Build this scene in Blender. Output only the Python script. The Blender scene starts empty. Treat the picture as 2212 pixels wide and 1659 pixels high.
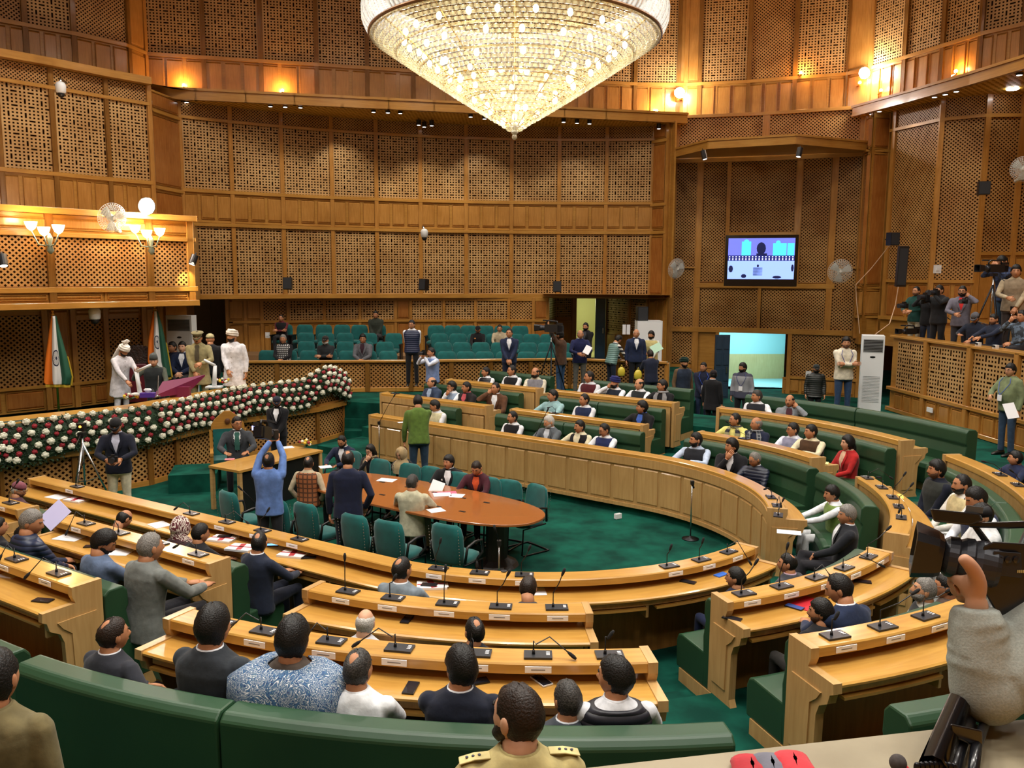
import bpy, bmesh, math, random
import numpy as np
from mathutils import Vector, Matrix
from math import pi, sin, cos, radians, atan2, hypot
random.seed(11)
SC = bpy.context.scene
COL = SC.collection
# ---------------------------------------------------------------- camera
F_PX = 1809.0; HZ = 595.0; ROLL = -0.0057
PIT = math.atan((829.5-HZ)/F_PX)
cam_d = bpy.data.cameras.new('camera'); cam = bpy.data.objects.new('camera', cam_d); COL.objects.link(cam)
cam_d.sensor_width = 36; cam_d.lens = 36*F_PX/2212; cam_d.clip_start = 0.05; cam_d.clip_end = 200
cam.matrix_world = Matrix.Rotation(pi/2-PIT, 4, 'X') @ Matrix.Rotation(-ROLL, 4, 'Z')
SC.camera = cam
# ---------------------------------------------------------------- world, exposure
w = bpy.data.worlds.new('world'); SC.world = w; w.use_nodes = True
w.node_tree.nodes['Background'].inputs[0].default_value = (1.0, 0.93, 0.82, 1)
w.node_tree.nodes['Background'].inputs[1].default_value = 0.25
SC.view_settings.view_transform = 'Standard'; SC.view_settings.look = 'None'
SC.view_settings.gamma = 1; SC.view_settings.use_curve_mapping = False
SC.view_settings.exposure = 0.65
SC.cycles.max_bounces = 5; SC.cycles.diffuse_bounces = 3; SC.cycles.glossy_bounces = 3
SC.cycles.transmission_bounces = 4; SC.cycles.transparent_max_bounces = 6
SC.cycles.caustics_reflective = False; SC.cycles.caustics_refractive = False
SC.cycles.sample_clamp_indirect = 4
SC.cycles.use_denoising = True

# ---------------------------------------------------------------- surveying helpers: photo direction -> place in the hall (metres, eye height z=0)
def ray(x, y):
    u = (x-1106)/F_PX; v = -(y-829.5)/F_PX; r = ROLL
    u, v = u*cos(r)-v*sin(r), u*sin(r)+v*cos(r)
    return np.array([u, cos(PIT)+v*sin(PIT), v*cos(PIT)-sin(PIT)])
def PZ(x, y, z): d = ray(x, y); return d*(z/d[2])
def PD(x, y, dd): d = ray(x, y); return d*(dd/d[1])
def proj(p):
    X, Y, Z = p; c, s = cos(PIT), sin(PIT)
    ww = Y*c-Z*s; v = (Y*s+Z*c)/ww; u = X/ww; r = -ROLL
    u, v = u*cos(r)-v*sin(r), u*sin(r)+v*cos(r)
    return 1106+u*F_PX, 829.5-v*F_PX
def zat(x, y, d): return float(PD(x, y, d)[2])

# ---------------------------------------------------------------- materials
MATS = {}
def nodes(m):
    m.use_nodes = True; nt = m.node_tree; return nt, nt.nodes['Principled BSDF']
def srgb(h):
    if isinstance(h, str):
        h = h.lstrip('#'); c = [int(h[i:i+2], 16)/255 for i in (0, 2, 4)]
    else: c = [v/255 for v in h]
    return tuple(v/12.92 if v <= .04045 else ((v+.055)/1.055)**2.4 for v in c)+(1,)
def plain(name, col, rough=.6, metal=0, emit=0, coat=0, spec=.5):
    if name in MATS: return MATS[name]
    m = bpy.data.materials.new(name); nt, b = nodes(m)
    c = srgb(col); b.inputs['Base Color'].default_value = c
    b.inputs['Roughness'].default_value = rough; b.inputs['Metallic'].default_value = metal
    b.inputs['Specular IOR Level'].default_value = spec
    if coat: b.inputs['Coat Weight'].default_value = coat; b.inputs['Coat Roughness'].default_value = .15
    if emit: b.inputs['Emission Color'].default_value = c; b.inputs['Emission Strength'].default_value = emit
    MATS[name] = m; return m
def nd(nt, t, **k):
    n = nt.nodes.new(t)
    for a, v in k.items(): setattr(n, a, v)
    return n
def mth(nt, op, a, b=None, c=None):
    n = nd(nt, 'ShaderNodeMath', operation=op)
    for i, v in enumerate((a, b, c)):
        if v is None: continue
        if hasattr(v, 'links'): nt.links.new(v, n.inputs[i])
        else: n.inputs[i].default_value = v
    return n.outputs[0]
def wood(name, c1, c2, along='U', rough=.32, coat=.25, scale=1.0, knots=True):
    """varnished wood; uv in metres, grain running along U or V"""
    if name in MATS: return MATS[name]
    m = bpy.data.materials.new(name); nt, b = nodes(m)
    uv = nd(nt, 'ShaderNodeUVMap'); mp = nd(nt, 'ShaderNodeMapping')
    s = (1.2, 14, 1) if along == 'U' else (14, 1.2, 1)
    mp.inputs['Scale'].default_value = tuple(v*scale for v in s)
    nt.links.new(uv.outputs[0], mp.inputs[0])
    n = nd(nt, 'ShaderNodeTexNoise'); n.inputs['Scale'].default_value = 1.6; n.inputs['Detail'].default_value = 5
    n.inputs['Distortion'].default_value = .8
    nt.links.new(mp.outputs[0], n.inputs['Vector'])
    n2 = nd(nt, 'ShaderNodeTexNoise'); n2.inputs['Scale'].default_value = 1.3; n2.inputs['Detail'].default_value = 3
    nt.links.new(uv.outputs[0], n2.inputs['Vector'])
    f = mth(nt, 'ADD', mth(nt, 'MULTIPLY', n.outputs[0], .6), mth(nt, 'MULTIPLY', n2.outputs[0], .5))
    r = nd(nt, 'ShaderNodeValToRGB'); r.color_ramp.elements[0].position = .38; r.color_ramp.elements[1].position = .72
    r.color_ramp.elements[0].color = srgb(c2); r.color_ramp.elements[1].color = srgb(c1)
    nt.links.new(f, r.inputs[0]); nt.links.new(r.outputs[0], b.inputs['Base Color'])
    b.inputs['Roughness'].default_value = rough
    b.inputs['Coat Weight'].default_value = coat; b.inputs['Coat Roughness'].default_value = .12
    MATS[name] = m; return m
def lattice(name, c1, c2, kind, pitch=.112, hole='#1d1006', rough=.38):
    """pierced wooden jali; uv in metres"""
    if name in MATS: return MATS[name]
    m = bpy.data.materials.new(name); nt, b = nodes(m)
    uv = nd(nt, 'ShaderNodeUVMap'); sx = nd(nt, 'ShaderNodeSeparateXYZ'); nt.links.new(uv.outputs[0], sx.inputs[0])
    U, V = sx.outputs[0], sx.outputs[1]
    if kind == 'diag':
        u = mth(nt, 'MULTIPLY', mth(nt, 'ADD', U, V), .7071/pitch*1.4142); v = mth(nt, 'MULTIPLY', mth(nt, 'SUBTRACT', U, V), .7071/pitch*1.4142)
        u = mth(nt, 'ADD', u, 500.0); v = mth(nt, 'ADD', v, 500.0)
        fu = mth(nt, 'ABSOLUTE', mth(nt, 'SUBTRACT', mth(nt, 'FRACT', u), .5)); fv = mth(nt, 'ABSOLUTE', mth(nt, 'SUBTRACT', mth(nt, 'FRACT', v), .5))
        h = mth(nt, 'MULTIPLY', mth(nt, 'LESS_THAN', fu, .27), mth(nt, 'LESS_THAN', fv, .27))
    else:
        u = mth(nt, 'ADD', mth(nt, 'MULTIPLY', U, 1/pitch), 400.0); v = mth(nt, 'ADD', mth(nt, 'MULTIPLY', V, 1/pitch), 400.0)
        fu = mth(nt, 'ABSOLUTE', mth(nt, 'SUBTRACT', mth(nt, 'FRACT', u), .5)); fv = mth(nt, 'ABSOLUTE', mth(nt, 'SUBTRACT', mth(nt, 'FRACT', v), .5))
        a = mth(nt, 'LESS_THAN', fu, .24); c = mth(nt, 'LESS_THAN', fv, .24)
        hole1 = mth(nt, 'MULTIPLY', a, c)
        mu = mth(nt, 'MODULO', u, 4.0); mv = mth(nt, 'MODULO', v, 4.0)
        lu = mth(nt, 'LESS_THAN', mth(nt, 'ABSOLUTE', mth(nt, 'SUBTRACT', mu, 2.0)), .74)
        lv = mth(nt, 'LESS_THAN', mth(nt, 'ABSOLUTE', mth(nt, 'SUBTRACT', mv, 2.0)), .74)
        H = mth(nt, 'MULTIPLY', mth(nt, 'MULTIPLY', lu, c), mth(nt, 'LESS_THAN', mv, 1.0))
        G = mth(nt, 'MULTIPLY', mth(nt, 'MULTIPLY', lv, a), mth(nt, 'LESS_THAN', mu, 1.0))
        h = mth(nt, 'MAXIMUM', hole1, mth(nt, 'MAXIMUM', H, G))
    n = nd(nt, 'ShaderNodeTexNoise'); n.inputs['Scale'].default_value = 1.1; n.inputs['Detail'].default_value = 4
    nt.links.new(uv.outputs[0], n.inputs['Vector'])
    r = nd(nt, 'ShaderNodeValToRGB'); r.color_ramp.elements[0].position = .35; r.color_ramp.elements[1].position = .7
    r.color_ramp.elements[0].color = srgb(c2); r.color_ramp.elements[1].color = srgb(c1)
    nt.links.new(n.outputs[0], r.inputs[0])
    mx = nd(nt, 'ShaderNodeMix', data_type='RGBA'); nt.links.new(h, mx.inputs[0]); nt.links.new(r.outputs[0], mx.inputs[6])
    mx.inputs[7].default_value = srgb(hole)
    nt.links.new(mx.outputs[2], b.inputs['Base Color'])
    nt.links.new(mth(nt, 'ADD', mth(nt, 'MULTIPLY', h, .55), rough), b.inputs['Roughness'])
    nt.links.new(mth(nt, 'SUBTRACT', .5, mth(nt, 'MULTIPLY', h, .5)), b.inputs['Specular IOR Level'])
    bp = nd(nt, 'ShaderNodeBump'); bp.inputs['Strength'].default_value = .5; bp.inputs['Distance'].default_value = .01
    nt.links.new(mth(nt, 'SUBTRACT', 1.0, h), bp.inputs['Height']); nt.links.new(bp.outputs[0], b.inputs['Normal'])
    MATS[name] = m; return m
def mottled(name, c1, c2, scale=3, rough=.9, detail=4, bump=0, coat=0, sheen=0, spec=.5, obj=True):
    if name in MATS: return MATS[name]
    m = bpy.data.materials.new(name); nt, b = nodes(m)
    tc = nd(nt, 'ShaderNodeTexCoord'); n = nd(nt, 'ShaderNodeTexNoise')
    n.inputs['Scale'].default_value = scale; n.inputs['Detail'].default_value = detail
    nt.links.new(tc.outputs['Object'], n.inputs['Vector'])
    r = nd(nt, 'ShaderNodeValToRGB'); r.color_ramp.elements[0].position = .35; r.color_ramp.elements[1].position = .68
    r.color_ramp.elements[0].color = srgb(c2); r.color_ramp.elements[1].color = srgb(c1)
    nt.links.new(n.outputs[0], r.inputs[0]); nt.links.new(r.outputs[0], b.inputs['Base Color'])
    b.inputs['Roughness'].default_value = rough; b.inputs['Specular IOR Level'].default_value = spec
    if coat: b.inputs['Coat Weight'].default_value = coat; b.inputs['Coat Roughness'].default_value = .3
    if sheen: b.inputs['Sheen Weight'].default_value = sheen
    if bump:
        bp = nd(nt, 'ShaderNodeBump'); bp.inputs['Strength'].default_value = bump; bp.inputs['Distance'].default_value = .02
        nt.links.new(n.outputs[0], bp.inputs['Height']); nt.links.new(bp.outputs[0], b.inputs['Normal'])
    MATS[name] = m; return m
W1, W2 = '#b9813c', '#a26929'
DESK = wood('desk_wood', '#c99a4c', '#b07f36', 'U', rough=.28, coat=.45)
DESKV = wood('desk_wood_panel', '#c6a068', '#ad8650', 'V', rough=.34, coat=.3)
PLANK = wood('dark_plank_wood', '#a47436', '#855a26', 'V', rough=.5, coat=.1)
WV = wood('wall_wood', '#b5813f', '#976527', 'V', rough=.3, coat=.35)
WH = wood('wall_rail_wood', '#b8873f', '#9f6d2c', 'U', rough=.3, coat=.35)
WRED = wood('wall_wood_red', '#a86d32', '#8d5322', 'V', rough=.25, coat=.45)
LB = lattice('basket_lattice', '#c39c66', '#a67d4a', 'basket', .096)
LD = lattice('diagonal_lattice', '#b98d54', '#996a36', 'diag', .118)
LDB = lattice('fine_diagonal_lattice', '#b98d54', '#996a36', 'diag', .1)
SOF = lattice('soffit_lattice', '#e0b04a', '#c89636', 'diag', .22, hole='#8a6420', rough=.45)
CARPET = mottled('carpet_green', '#0f5243', '#07332a', 2.4, .95, 6, spec=.12)
LEATHER = mottled('green_leather', '#27492f', '#22402a', 1.5, .42, 3, spec=.45)
TEAL = mottled('teal_upholstery', '#0a5f5d', '#084e4d', 6, .85, 4, sheen=.25, spec=.3)
BLACK = plain('black_plastic', '#121214', .4)
DKMET = plain('dark_metal', '#1c1c20', .35, .6)
CHROME = plain('steel', '#b8bcc0', .25, 1)
BRASS = plain('brass', '#c89a45', .25, 1)
WHITE = plain('white_plastic', '#d9dcde', .4)
PAPER = plain('white_paper', '#e6e6ea', .7)
DARKWOOD = plain('dark_table_base', '#1d1410', .5)

# ---------------------------------------------------------------- mesh builder
class MB:
    def __init__(s): s.v = []; s.f = []; s.uv = []; s.mi = []
    def face(s, pts, uvs=None, mi=0):
        i = len(s.v); s.v += [tuple(map(float, p)) for p in pts]; s.f.append(tuple(range(i, i+len(pts))))
        s.uv.append(uvs or [(0, 0)]*len(pts)); s.mi.append(mi)
    def box(s, c, h, rot=None, mi=0, org=None):
        """centre c, half sizes h, rot = 3x3 numpy or z angle"""
        if rot is None: Rm = np.eye(3)
        elif np.isscalar(rot): Rm = np.array([[cos(rot), -sin(rot), 0], [sin(rot), cos(rot), 0], [0, 0, 1]])
        else: Rm = np.array(rot)
        c = np.array(c, float); h = np.array(h, float)
        k = [np.array([a, b, d])*h for a in (-1, 1) for b in (-1, 1) for d in (-1, 1)]
        P = [c+Rm@q for q in k]
        L = int(np.argmax(h))
        for f, ax in (((0, 1, 3, 2), 0), ((4, 6, 7, 5), 0), ((0, 4, 5, 1), 1), ((2, 3, 7, 6), 1), ((0, 2, 6, 4), 2), ((1, 5, 7, 3), 2)):
            o = [q for q in range(3) if q != ax]
            if o[0] != L and L in o: o = o[::-1]
            off = c[0]*.7+c[1]*.9
            s.face([P[i] for i in f], [(k[i][o[0]]+off, k[i][o[1]]+c[2]) for i in f], mi)
    def tube(s, pts, rad, n=8, mi=0, caps=True):
        pts = [np.array(p, float) for p in pts]; m = len(pts)
        if np.isscalar(rad): rad = [rad]*m
        base = len(s.v); up = None; L = 0
        for i, p in enumerate(pts):
            t = pts[min(i+1, m-1)]-pts[max(i-1, 0)]; t = t/(np.linalg.norm(t)+1e-9)
            if up is None:
                up = np.array([0, 0, 1.]) if abs(t[2]) < .9 else np.array([1., 0, 0])
            a = np.cross(up, t); a /= np.linalg.norm(a)+1e-9; b = np.cross(t, a); up = b
            for j in range(n):
                q = 2*pi*j/n; s.v.append(tuple(p+rad[i]*(cos(q)*a+sin(q)*b)))
        for i in range(m-1):
            for j in range(n):
                j2 = (j+1) % n
                s.f.append((base+i*n+j, base+i*n+j2, base+(i+1)*n+j2, base+(i+1)*n+j)); s.mi.append(mi)
                s.uv.append([(0, 0)]*4)
        if caps:
            s.f.append(tuple(base+j for j in range(n))[::-1]); s.mi.append(mi); s.uv.append([(0, 0)]*n)
            s.f.append(tuple(base+(m-1)*n+j for j in range(n))); s.mi.append(mi); s.uv.append([(0, 0)]*n)
    def loft(s, rings, mi=0, caps=True, closed=True):
        base = len(s.v); n = len(rings[0])
        for r in rings: s.v += [tuple(map(float, p)) for p in r]
        for i in range(len(rings)-1):
            for j in range(n if closed else n-1):
                j2 = (j+1) % n
                s.f.append((base+i*n+j, base+i*n+j2, base+(i+1)*n+j2, base+(i+1)*n+j)); s.mi.append(mi)
                s.uv.append([(j/n, i*.1), ((j+1)/n, i*.1), ((j+1)/n, i*.1+.1), (j/n, i*.1+.1)])
        if caps and closed:
            s.f.append(tuple(base+j for j in range(n))[::-1]); s.mi.append(mi); s.uv.append([(0, 0)]*n)
            s.f.append(tuple(base+(len(rings)-1)*n+j for j in range(n))); s.mi.append(mi); s.uv.append([(0, 0)]*n)
    def lathe(s, c, prof, n=24, mi=0, ax=None, caps=True):
        """profile (radius, height) round axis ax through c"""
        c = np.array(c, float); az = np.array(ax if ax is not None else (0, 0, 1.), float); az = az/np.linalg.norm(az)
        t = np.array([1., 0, 0]) if abs(az[0]) < .9 else np.array([0, 1., 0])
        a = np.cross(az, t); a /= np.linalg.norm(a); b = np.cross(az, a)
        s.loft([[c+az*h+r*(cos(2*pi*j/n)*a+sin(2*pi*j/n)*b) for j in range(n)] for r, h in prof], mi, caps)
    def ball(s, c, r, n=12, m=8, mi=0, rot=None):
        r = np.array([r]*3 if np.isscalar(r) else r, float); c = np.array(c, float)
        Rm = np.eye(3) if rot is None else rot
        s.loft([[c+Rm@(r*np.array([cos(2*pi*j/n)*sin(t), sin(2*pi*j/n)*sin(t), -cos(t)])) for j in range(n)]
                for t in [max(.05, min(pi-.05, pi*i/m)) for i in range(m+1)]], mi)
    def build(s, name, mats, parent=None, smooth=False, loc=None, bevel=0, autosmooth=False):
        me = bpy.data.meshes.new(name)
        vv = s.v
        if loc is not None: vv = [(a-loc[0], b-loc[1], c-loc[2]) for a, b, c in vv]
        me.from_pydata(vv, [], s.f)
        if not isinstance(mats, (list, tuple)): mats = [mats]
        for m in mats: me.materials.append(m)
        me.polygons.foreach_set('material_index', s.mi)
        ul = me.uv_layers.new(name='UVMap'); fl = [c for f in s.uv for q in f for c in q]
        ul.data.foreach_set('uv', fl)
        if smooth: me.polygons.foreach_set('use_smooth', [True]*len(s.f))
        me.update()
        o = bpy.data.objects.new(name, me); COL.objects.link(o)
        if loc is not None and parent is None: o.location = loc
        if parent is not None:
            o.parent = parent
            if loc is not None: o.location = (0, 0, 0)
        if bevel:
            b = o.modifiers.new('bevel', 'BEVEL'); b.width = bevel; b.segments = 2; b.limit_method = 'ANGLE'
        return o
def rotz(a): return np.array([[cos(a), -sin(a), 0], [sin(a), cos(a), 0], [0, 0, 1]])
def rotx(a): return np.array([[1, 0, 0], [0, cos(a), -sin(a)], [0, sin(a), cos(a)]])
def roty(a): return np.array([[cos(a), 0, sin(a)], [0, 1, 0], [-sin(a), 0, cos(a)]])
def tag(o, label=None, cat=None, group=None, kind=None):
    if label: o['label'] = label
    if cat: o['category'] = cat
    if group: o['group'] = group
    if kind: o['kind'] = kind
    return o
def empty(name, loc, rz=0, label=None, cat=None, group=None):
    o = bpy.data.objects.new(name, None); COL.objects.link(o); o.location = tuple(map(float, loc)); o.rotation_euler = (0, 0, rz)
    o.empty_display_size = .1
    return tag(o, label, cat, group)
KIDS = {}
def copy_tree(o, loc=None, rz=None, label=None, group=None, parent=None):
    c = o.copy(); COL.objects.link(c)
    if parent is not None: c.parent = parent
    if loc is not None: c.location = tuple(map(float, loc))
    if rz is not None: c.rotation_euler = (0, 0, rz)
    if label: c['label'] = label
    if group: c['group'] = group
    for ch in list(o.children): copy_tree(ch, parent=c)
    return c

# ---------------------------------------------------------------- the horseshoe
UC = np.array([.297, 11.116]); THN, THF = 2.5854, 2.4979
RING = (3.068, 4.423, 5.807); LZ = (-2.93, -2.707, -2.464)
ZW = -3.98; FL = (-3.82, -3.59, -3.35); Z4 = -3.12; ZD = -3.9
DN = np.array([cos(THN), sin(THN)]); DF = np.array([cos(THF), sin(THF)])
NN = np.array([-DN[1], DN[0]]); NN = NN if NN[1] < 0 else -NN
NF = np.array([-DF[1], DF[0]]); NF = NF if NF[1] > 0 else -NF
A0 = math.atan2(NN[1], NN[0]); A1 = math.atan2(NF[1], NF[0])+2*pi
while A0 < 0: A0 += 2*pi
while A1 < A0: A1 += 2*pi
TA = A1-A0
def UP(t, r):
    if t < 0: n = NN; return UC+NN*r+DN*(-t), NN
    if t > TA: return UC+NF*r+DF*(t-TA), NF
    n = np.array([cos(A0+t), sin(A0+t)]); return UC+n*r, n
def tau_of(p):
    q = np.array(p[:2])-UC
    if q@DN > 0 and q@NN > 0: return -(q@DN)
    if q@DF > 0 and q@NF > 0: return TA+(q@DF)
    a = math.atan2(q[1], q[0])
    while a < A0: a += 2*pi
    return min(a-A0, TA)
def tau_px(x, y, k): return tau_of(PZ(x, y, LZ[k]))
def tau_x(x, r, z, yhint):
    best = None
    for t in np.arange(-9, TA+12, .01):
        p, n = UP(t, r)
        if p[1] < .5: continue
        px, py = proj((p[0], p[1], z))
        e = abs(px-x)+.15*abs(py-yhint)
        if best is None or e < best[0]: best = (e, t)
    return best[1]
def tsteps(t0, t1, da=.035, dl=.4):
    ts = [t0]; t = t0
    while t < t1-1e-6:
        s = dl if (t < -1e-9 or t >= TA) else da
        nt = t+s
        if t < 0 < nt: nt = 0
        if t < TA < nt: nt = TA
        nt = min(nt, t1); ts.append(nt); t = nt
    if len(ts) > 2 and ts[-1]-ts[-2] < 1e-4: ts.pop(-2)
    return ts
def arc_s(t, r): return t if t < 0 else (t*r if t <= TA else TA*r+(t-TA))
def sweep(mb, prof, t0, t1, mi=0, closed=True, caps=True, da=.035):
    """profile [(r, z)] carried along the horseshoe between t0 and t1"""
    ts = tsteps(t0, t1, da); rs = []
    per = [0]
    n = len(prof)
    for i in range(n if closed else n-1):
        a, b = prof[i], prof[(i+1) % n]; per.append(per[-1]+hypot(a[0]-b[0], a[1]-b[1]))
    rm = sum(p[0] for p in prof)/n
    base = len(mb.v)
    for t in ts:
        for r, z in prof:
            p, _ = UP(t, r); mb.v.append((float(p[0]), float(p[1]), z))
    for i in range(len(ts)-1):
        s0, s1 = arc_s(ts[i], rm), arc_s(ts[i+1], rm)
        for j in range(n if closed else n-1):
            j2 = (j+1) % n
            mb.f.append((base+i*n+j, base+(i+1)*n+j, base+(i+1)*n+j2, base+i*n+j2)); mb.mi.append(mi)
            mb.uv.append([(s0, per[j]), (s1, per[j]), (s1, per[j+1]), (s0, per[j+1])])
    if caps and closed:
        for e, o in ((0, 1), (len(ts)-1, -1)):
            f = tuple(base+e*n+j for j in range(n))[::o]
            mb.f.append(f); mb.mi.append(mi); mb.uv.append([(prof[j % n][0], prof[j % n][1]) for j in range(n)][::o])
def rect(r0, r1, z0, z1): return [(r0, z0), (r1, z0), (r1, z1), (r0, z1)]
# ================================================================ floor, platforms
def slab(name, mats, pts, z, zb=None):
    mb = MB()
    if zb is None: zb = z-.12
    n = len(pts)
    mb.face([(x, y, z) for x, y in pts], [(x, y) for x, y in pts])
    mb.face([(x, y, zb) for x, y in pts][::-1])
    for i in range(n):
        a, b = pts[i], pts[(i+1) % n]
        mb.face([(a[0], a[1], zb), (b[0], b[1], zb), (b[0], b[1], z), (a[0], a[1], z)], [(0, 0), (1, 0), (1, 1), (0, 1)])
    return mb.build(name, mats)
fl = slab('floor', CARPET, [(-26, -8), (26, -8), (26, 42), (-26, 42)], ZW); tag(fl, kind='structure')
mb = MB()
R0, R1, R2 = RING
# terraces of the members' seats
TEND = TA+8.2
sweep(mb, [(R0+.06, ZW-.02), (R0+.06, FL[0]), (R1+.06, FL[0]), (R1+.06, FL[1]), (R2+.06, FL[1]), (R2+.06, FL[2]), (7.14, FL[2]), (7.14, ZW-.02)], -7.5, TEND)
o = mb.build('floor_terrace', CARPET); tag(o, kind='structure')
# broad walkway round the outside of the far and right-hand blocks
mb = MB(); t4 = tau_of((6.5, 7.0))
sweep(mb, rect(7.14, 8.6, ZW-.02, Z4), t4, TEND)
o = mb.build('floor_walkway', CARPET); tag(o, kind='structure')
# right-hand side floor by the press gallery and the rear floor under the visitors' seats
o = slab('floor_side', CARPET, [(5.8, 4), (12, 4), (12, 18.5), (9.1, 20.6), (6.4, 18.0), (7.9, 14), (8.0, 9)], Z4-.004, ZW-.02); tag(o, kind='structure')
o = slab('floor_rear', CARPET, [(-13, 24), (-4.4, 20.6), (0, 19.4), (4.0, 19.6), (5.6, 23.2), (6.2, 30), (-14, 30)], Z4-.008, ZW-.02); tag(o, kind='structure')
o = slab('floor_door_passage', CARPET, [(4.6, 19.2), (7.6, 18.6), (12, 22), (13, 29), (6.3, 30), (5.7, 23.2)], ZD, ZW-.02); tag(o, kind='structure')
o = slab('floor_near', CARPET, [(-9, -3), (9, -3), (9, 4.2), (5.2, 5.6), (1, 3.95), (-3, 4.4), (-9, 7.9)], -3.3, ZW-.02); tag(o, kind='structure')
# aisle steps
def steps(t, name='trim_aisle_steps', half=.42, rows=(0, 1, 2)):
    mb = MB()
    for k in rows:
        R = RING[k]; zt = FL[k]; zb = ZW if k == 0 else FL[k-1]
        d = half if (t < 0 or t > TA) else half/R
        zz = (zt+zb)/2
        sweep(mb, rect(R-.26, R+.08, zb-.01, zz), t-d, t+d)
    o = mb.build(name, CARPET); tag(o, kind='structure')

# ================================================================ desks
def mean_tau(t0, t1): return (t0+t1)/2
def desk(k, t0, t1, label, front_panels=False, group=None, end0=True, end1=True):
    R = RING[k]; z = LZ[k]; f = FL[k]
    p, n = UP((t0+t1)/2, R); org = (float(p[0]), float(p[1]), f)
    root = empty('curved_desk', org, 0, label, 'desk', group)
    e = .05
    if t0 >= 0 and t0 < TA: e0 = .05/R
    else: e0 = .05
    e1 = .05/R if (t1 > 0 and t1 <= TA) else .05
    def bld(mb, name, mat, bevel=0): 
        return mb.build(name, mat, root, loc=org, bevel=bevel)
    mb = MB(); sweep(mb, [(R, z-.012), (R+.012, z), (R+.215, z), (R+.225, z-.01), (R+.228, z-.07), (R+.2, z-.08), (R, z-.08)], t0, t1); bld(mb, 'ledge', DESK)
    mb = MB(); bot = f if k else ZW+.13
    sweep(mb, rect(R+.012, R+.05, bot, z-.078), t0+e0*.9, t1-e1*.9)
    if front_panels:
        # raised panels on the face towards the well
        L0, L1 = arc_s(t0, R), arc_s(t1, R); npan = max(1, int(round((L1-L0)/.46)))
        def t_at(s): return s if s < 0 else (s/R if s <= TA*R else TA+(s-TA*R))
        for i in range(npan):
            a, b = L0+(L1-L0)*(i+.08)/npan, L0+(L1-L0)*(i+.92)/npan
            sweep(mb, [(R+.012, bot+.1), (R-.004, bot+.12), (R-.004, z-.25), (R+.012, z-.23)], t_at(a), t_at(b))
        sweep(mb, rect(R-.012, R+.02, z-.2, z-.06), t0, t1)
        sweep(mb, rect(R-.006, R+.02, bot, bot+.06), t0, t1)
    bld(mb, 'front_panel', DESKV)
    mb = MB(); sweep(mb, rect(R+.06, R+.075, f+.0, z-.16), t0+e0*.9, t1-e1*.9); bld(mb, 'modesty_panel', PLANK)
    mb = MB(); sweep(mb, [(R+.05, z-.165), (R+.05, z-.14), (R+.46, z-.14), (R+.475, z-.15), (R+.475, z-.165)], t0, t1); bld(mb, 'desktop', DESK)
    mb = MB(); sweep(mb, rect(R+.40, R+.425, z-.235, z-.166), t0+e0, t1-e1); bld(mb, 'drawer_rail', DESKV)
    # pull-out shelves
    L0, L1 = arc_s(t0, R), arc_s(t1, R); ns = max(1, int(round((L1-L0)/.75)))
    def t_at(s): return s if s < 0 else (s/R if s <= TA*R else TA+(s-TA*R))
    for i in range(ns):
        a, b = L0+(L1-L0)*(i+.06)/ns, L0+(L1-L0)*(i+.94)/ns
        mb = MB(); sweep(mb, rect(R+.14, R+.455, z-.27, z-.25), t_at(a), t_at(b)); bld(mb, 'pull_out_shelf', DESK)
        mb = MB(); sweep(mb, rect(R+.08, R+.42, z-.36, z-.166), t_at(b)+.004/(R if 0 < b < TA*R else 1), t_at(b)+.03/(R if 0 < b < TA*R else 1)); bld(mb, 'bracket', DESKV)
    prof = [(R-.01, z+.004), (R+.24, z+.004), (R+.24, z-.07), (R+.215, z-.13), (R+.48, z-.13), (R+.485, z-.2), (R+.45, z-.22), (R+.43, z-.29), (R+.35, z-.34), (R+.32, z-.42), (R+.31, f+.06), (R+.34, f), (R-.01, f)]
    for on, a, b in ((end0, t0-e0, t0+.002), (end1, t1-.002, t1+e1)):
        if on:
            mb = MB(); sweep(mb, prof, a, b); ep = bld(mb, 'end_panel', DESKV)
            mb = MB(); q0, q1 = (a-e0*.2, a+.0005) if a < t0 else (b-.0005, b+e1*.2)
            sweep(mb, [(R+.05, z-.24), (R+.37, z-.24), (R+.33, z-.3), (R+.26, z-.36), (R+.25, f+.12), (R+.05, f+.12)], q0, q1)
            pm = mb.build('raised_panel', DESKV, ep, loc=org); pm.location = (0, 0, 0)
    return root
SEAM = {}
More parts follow.
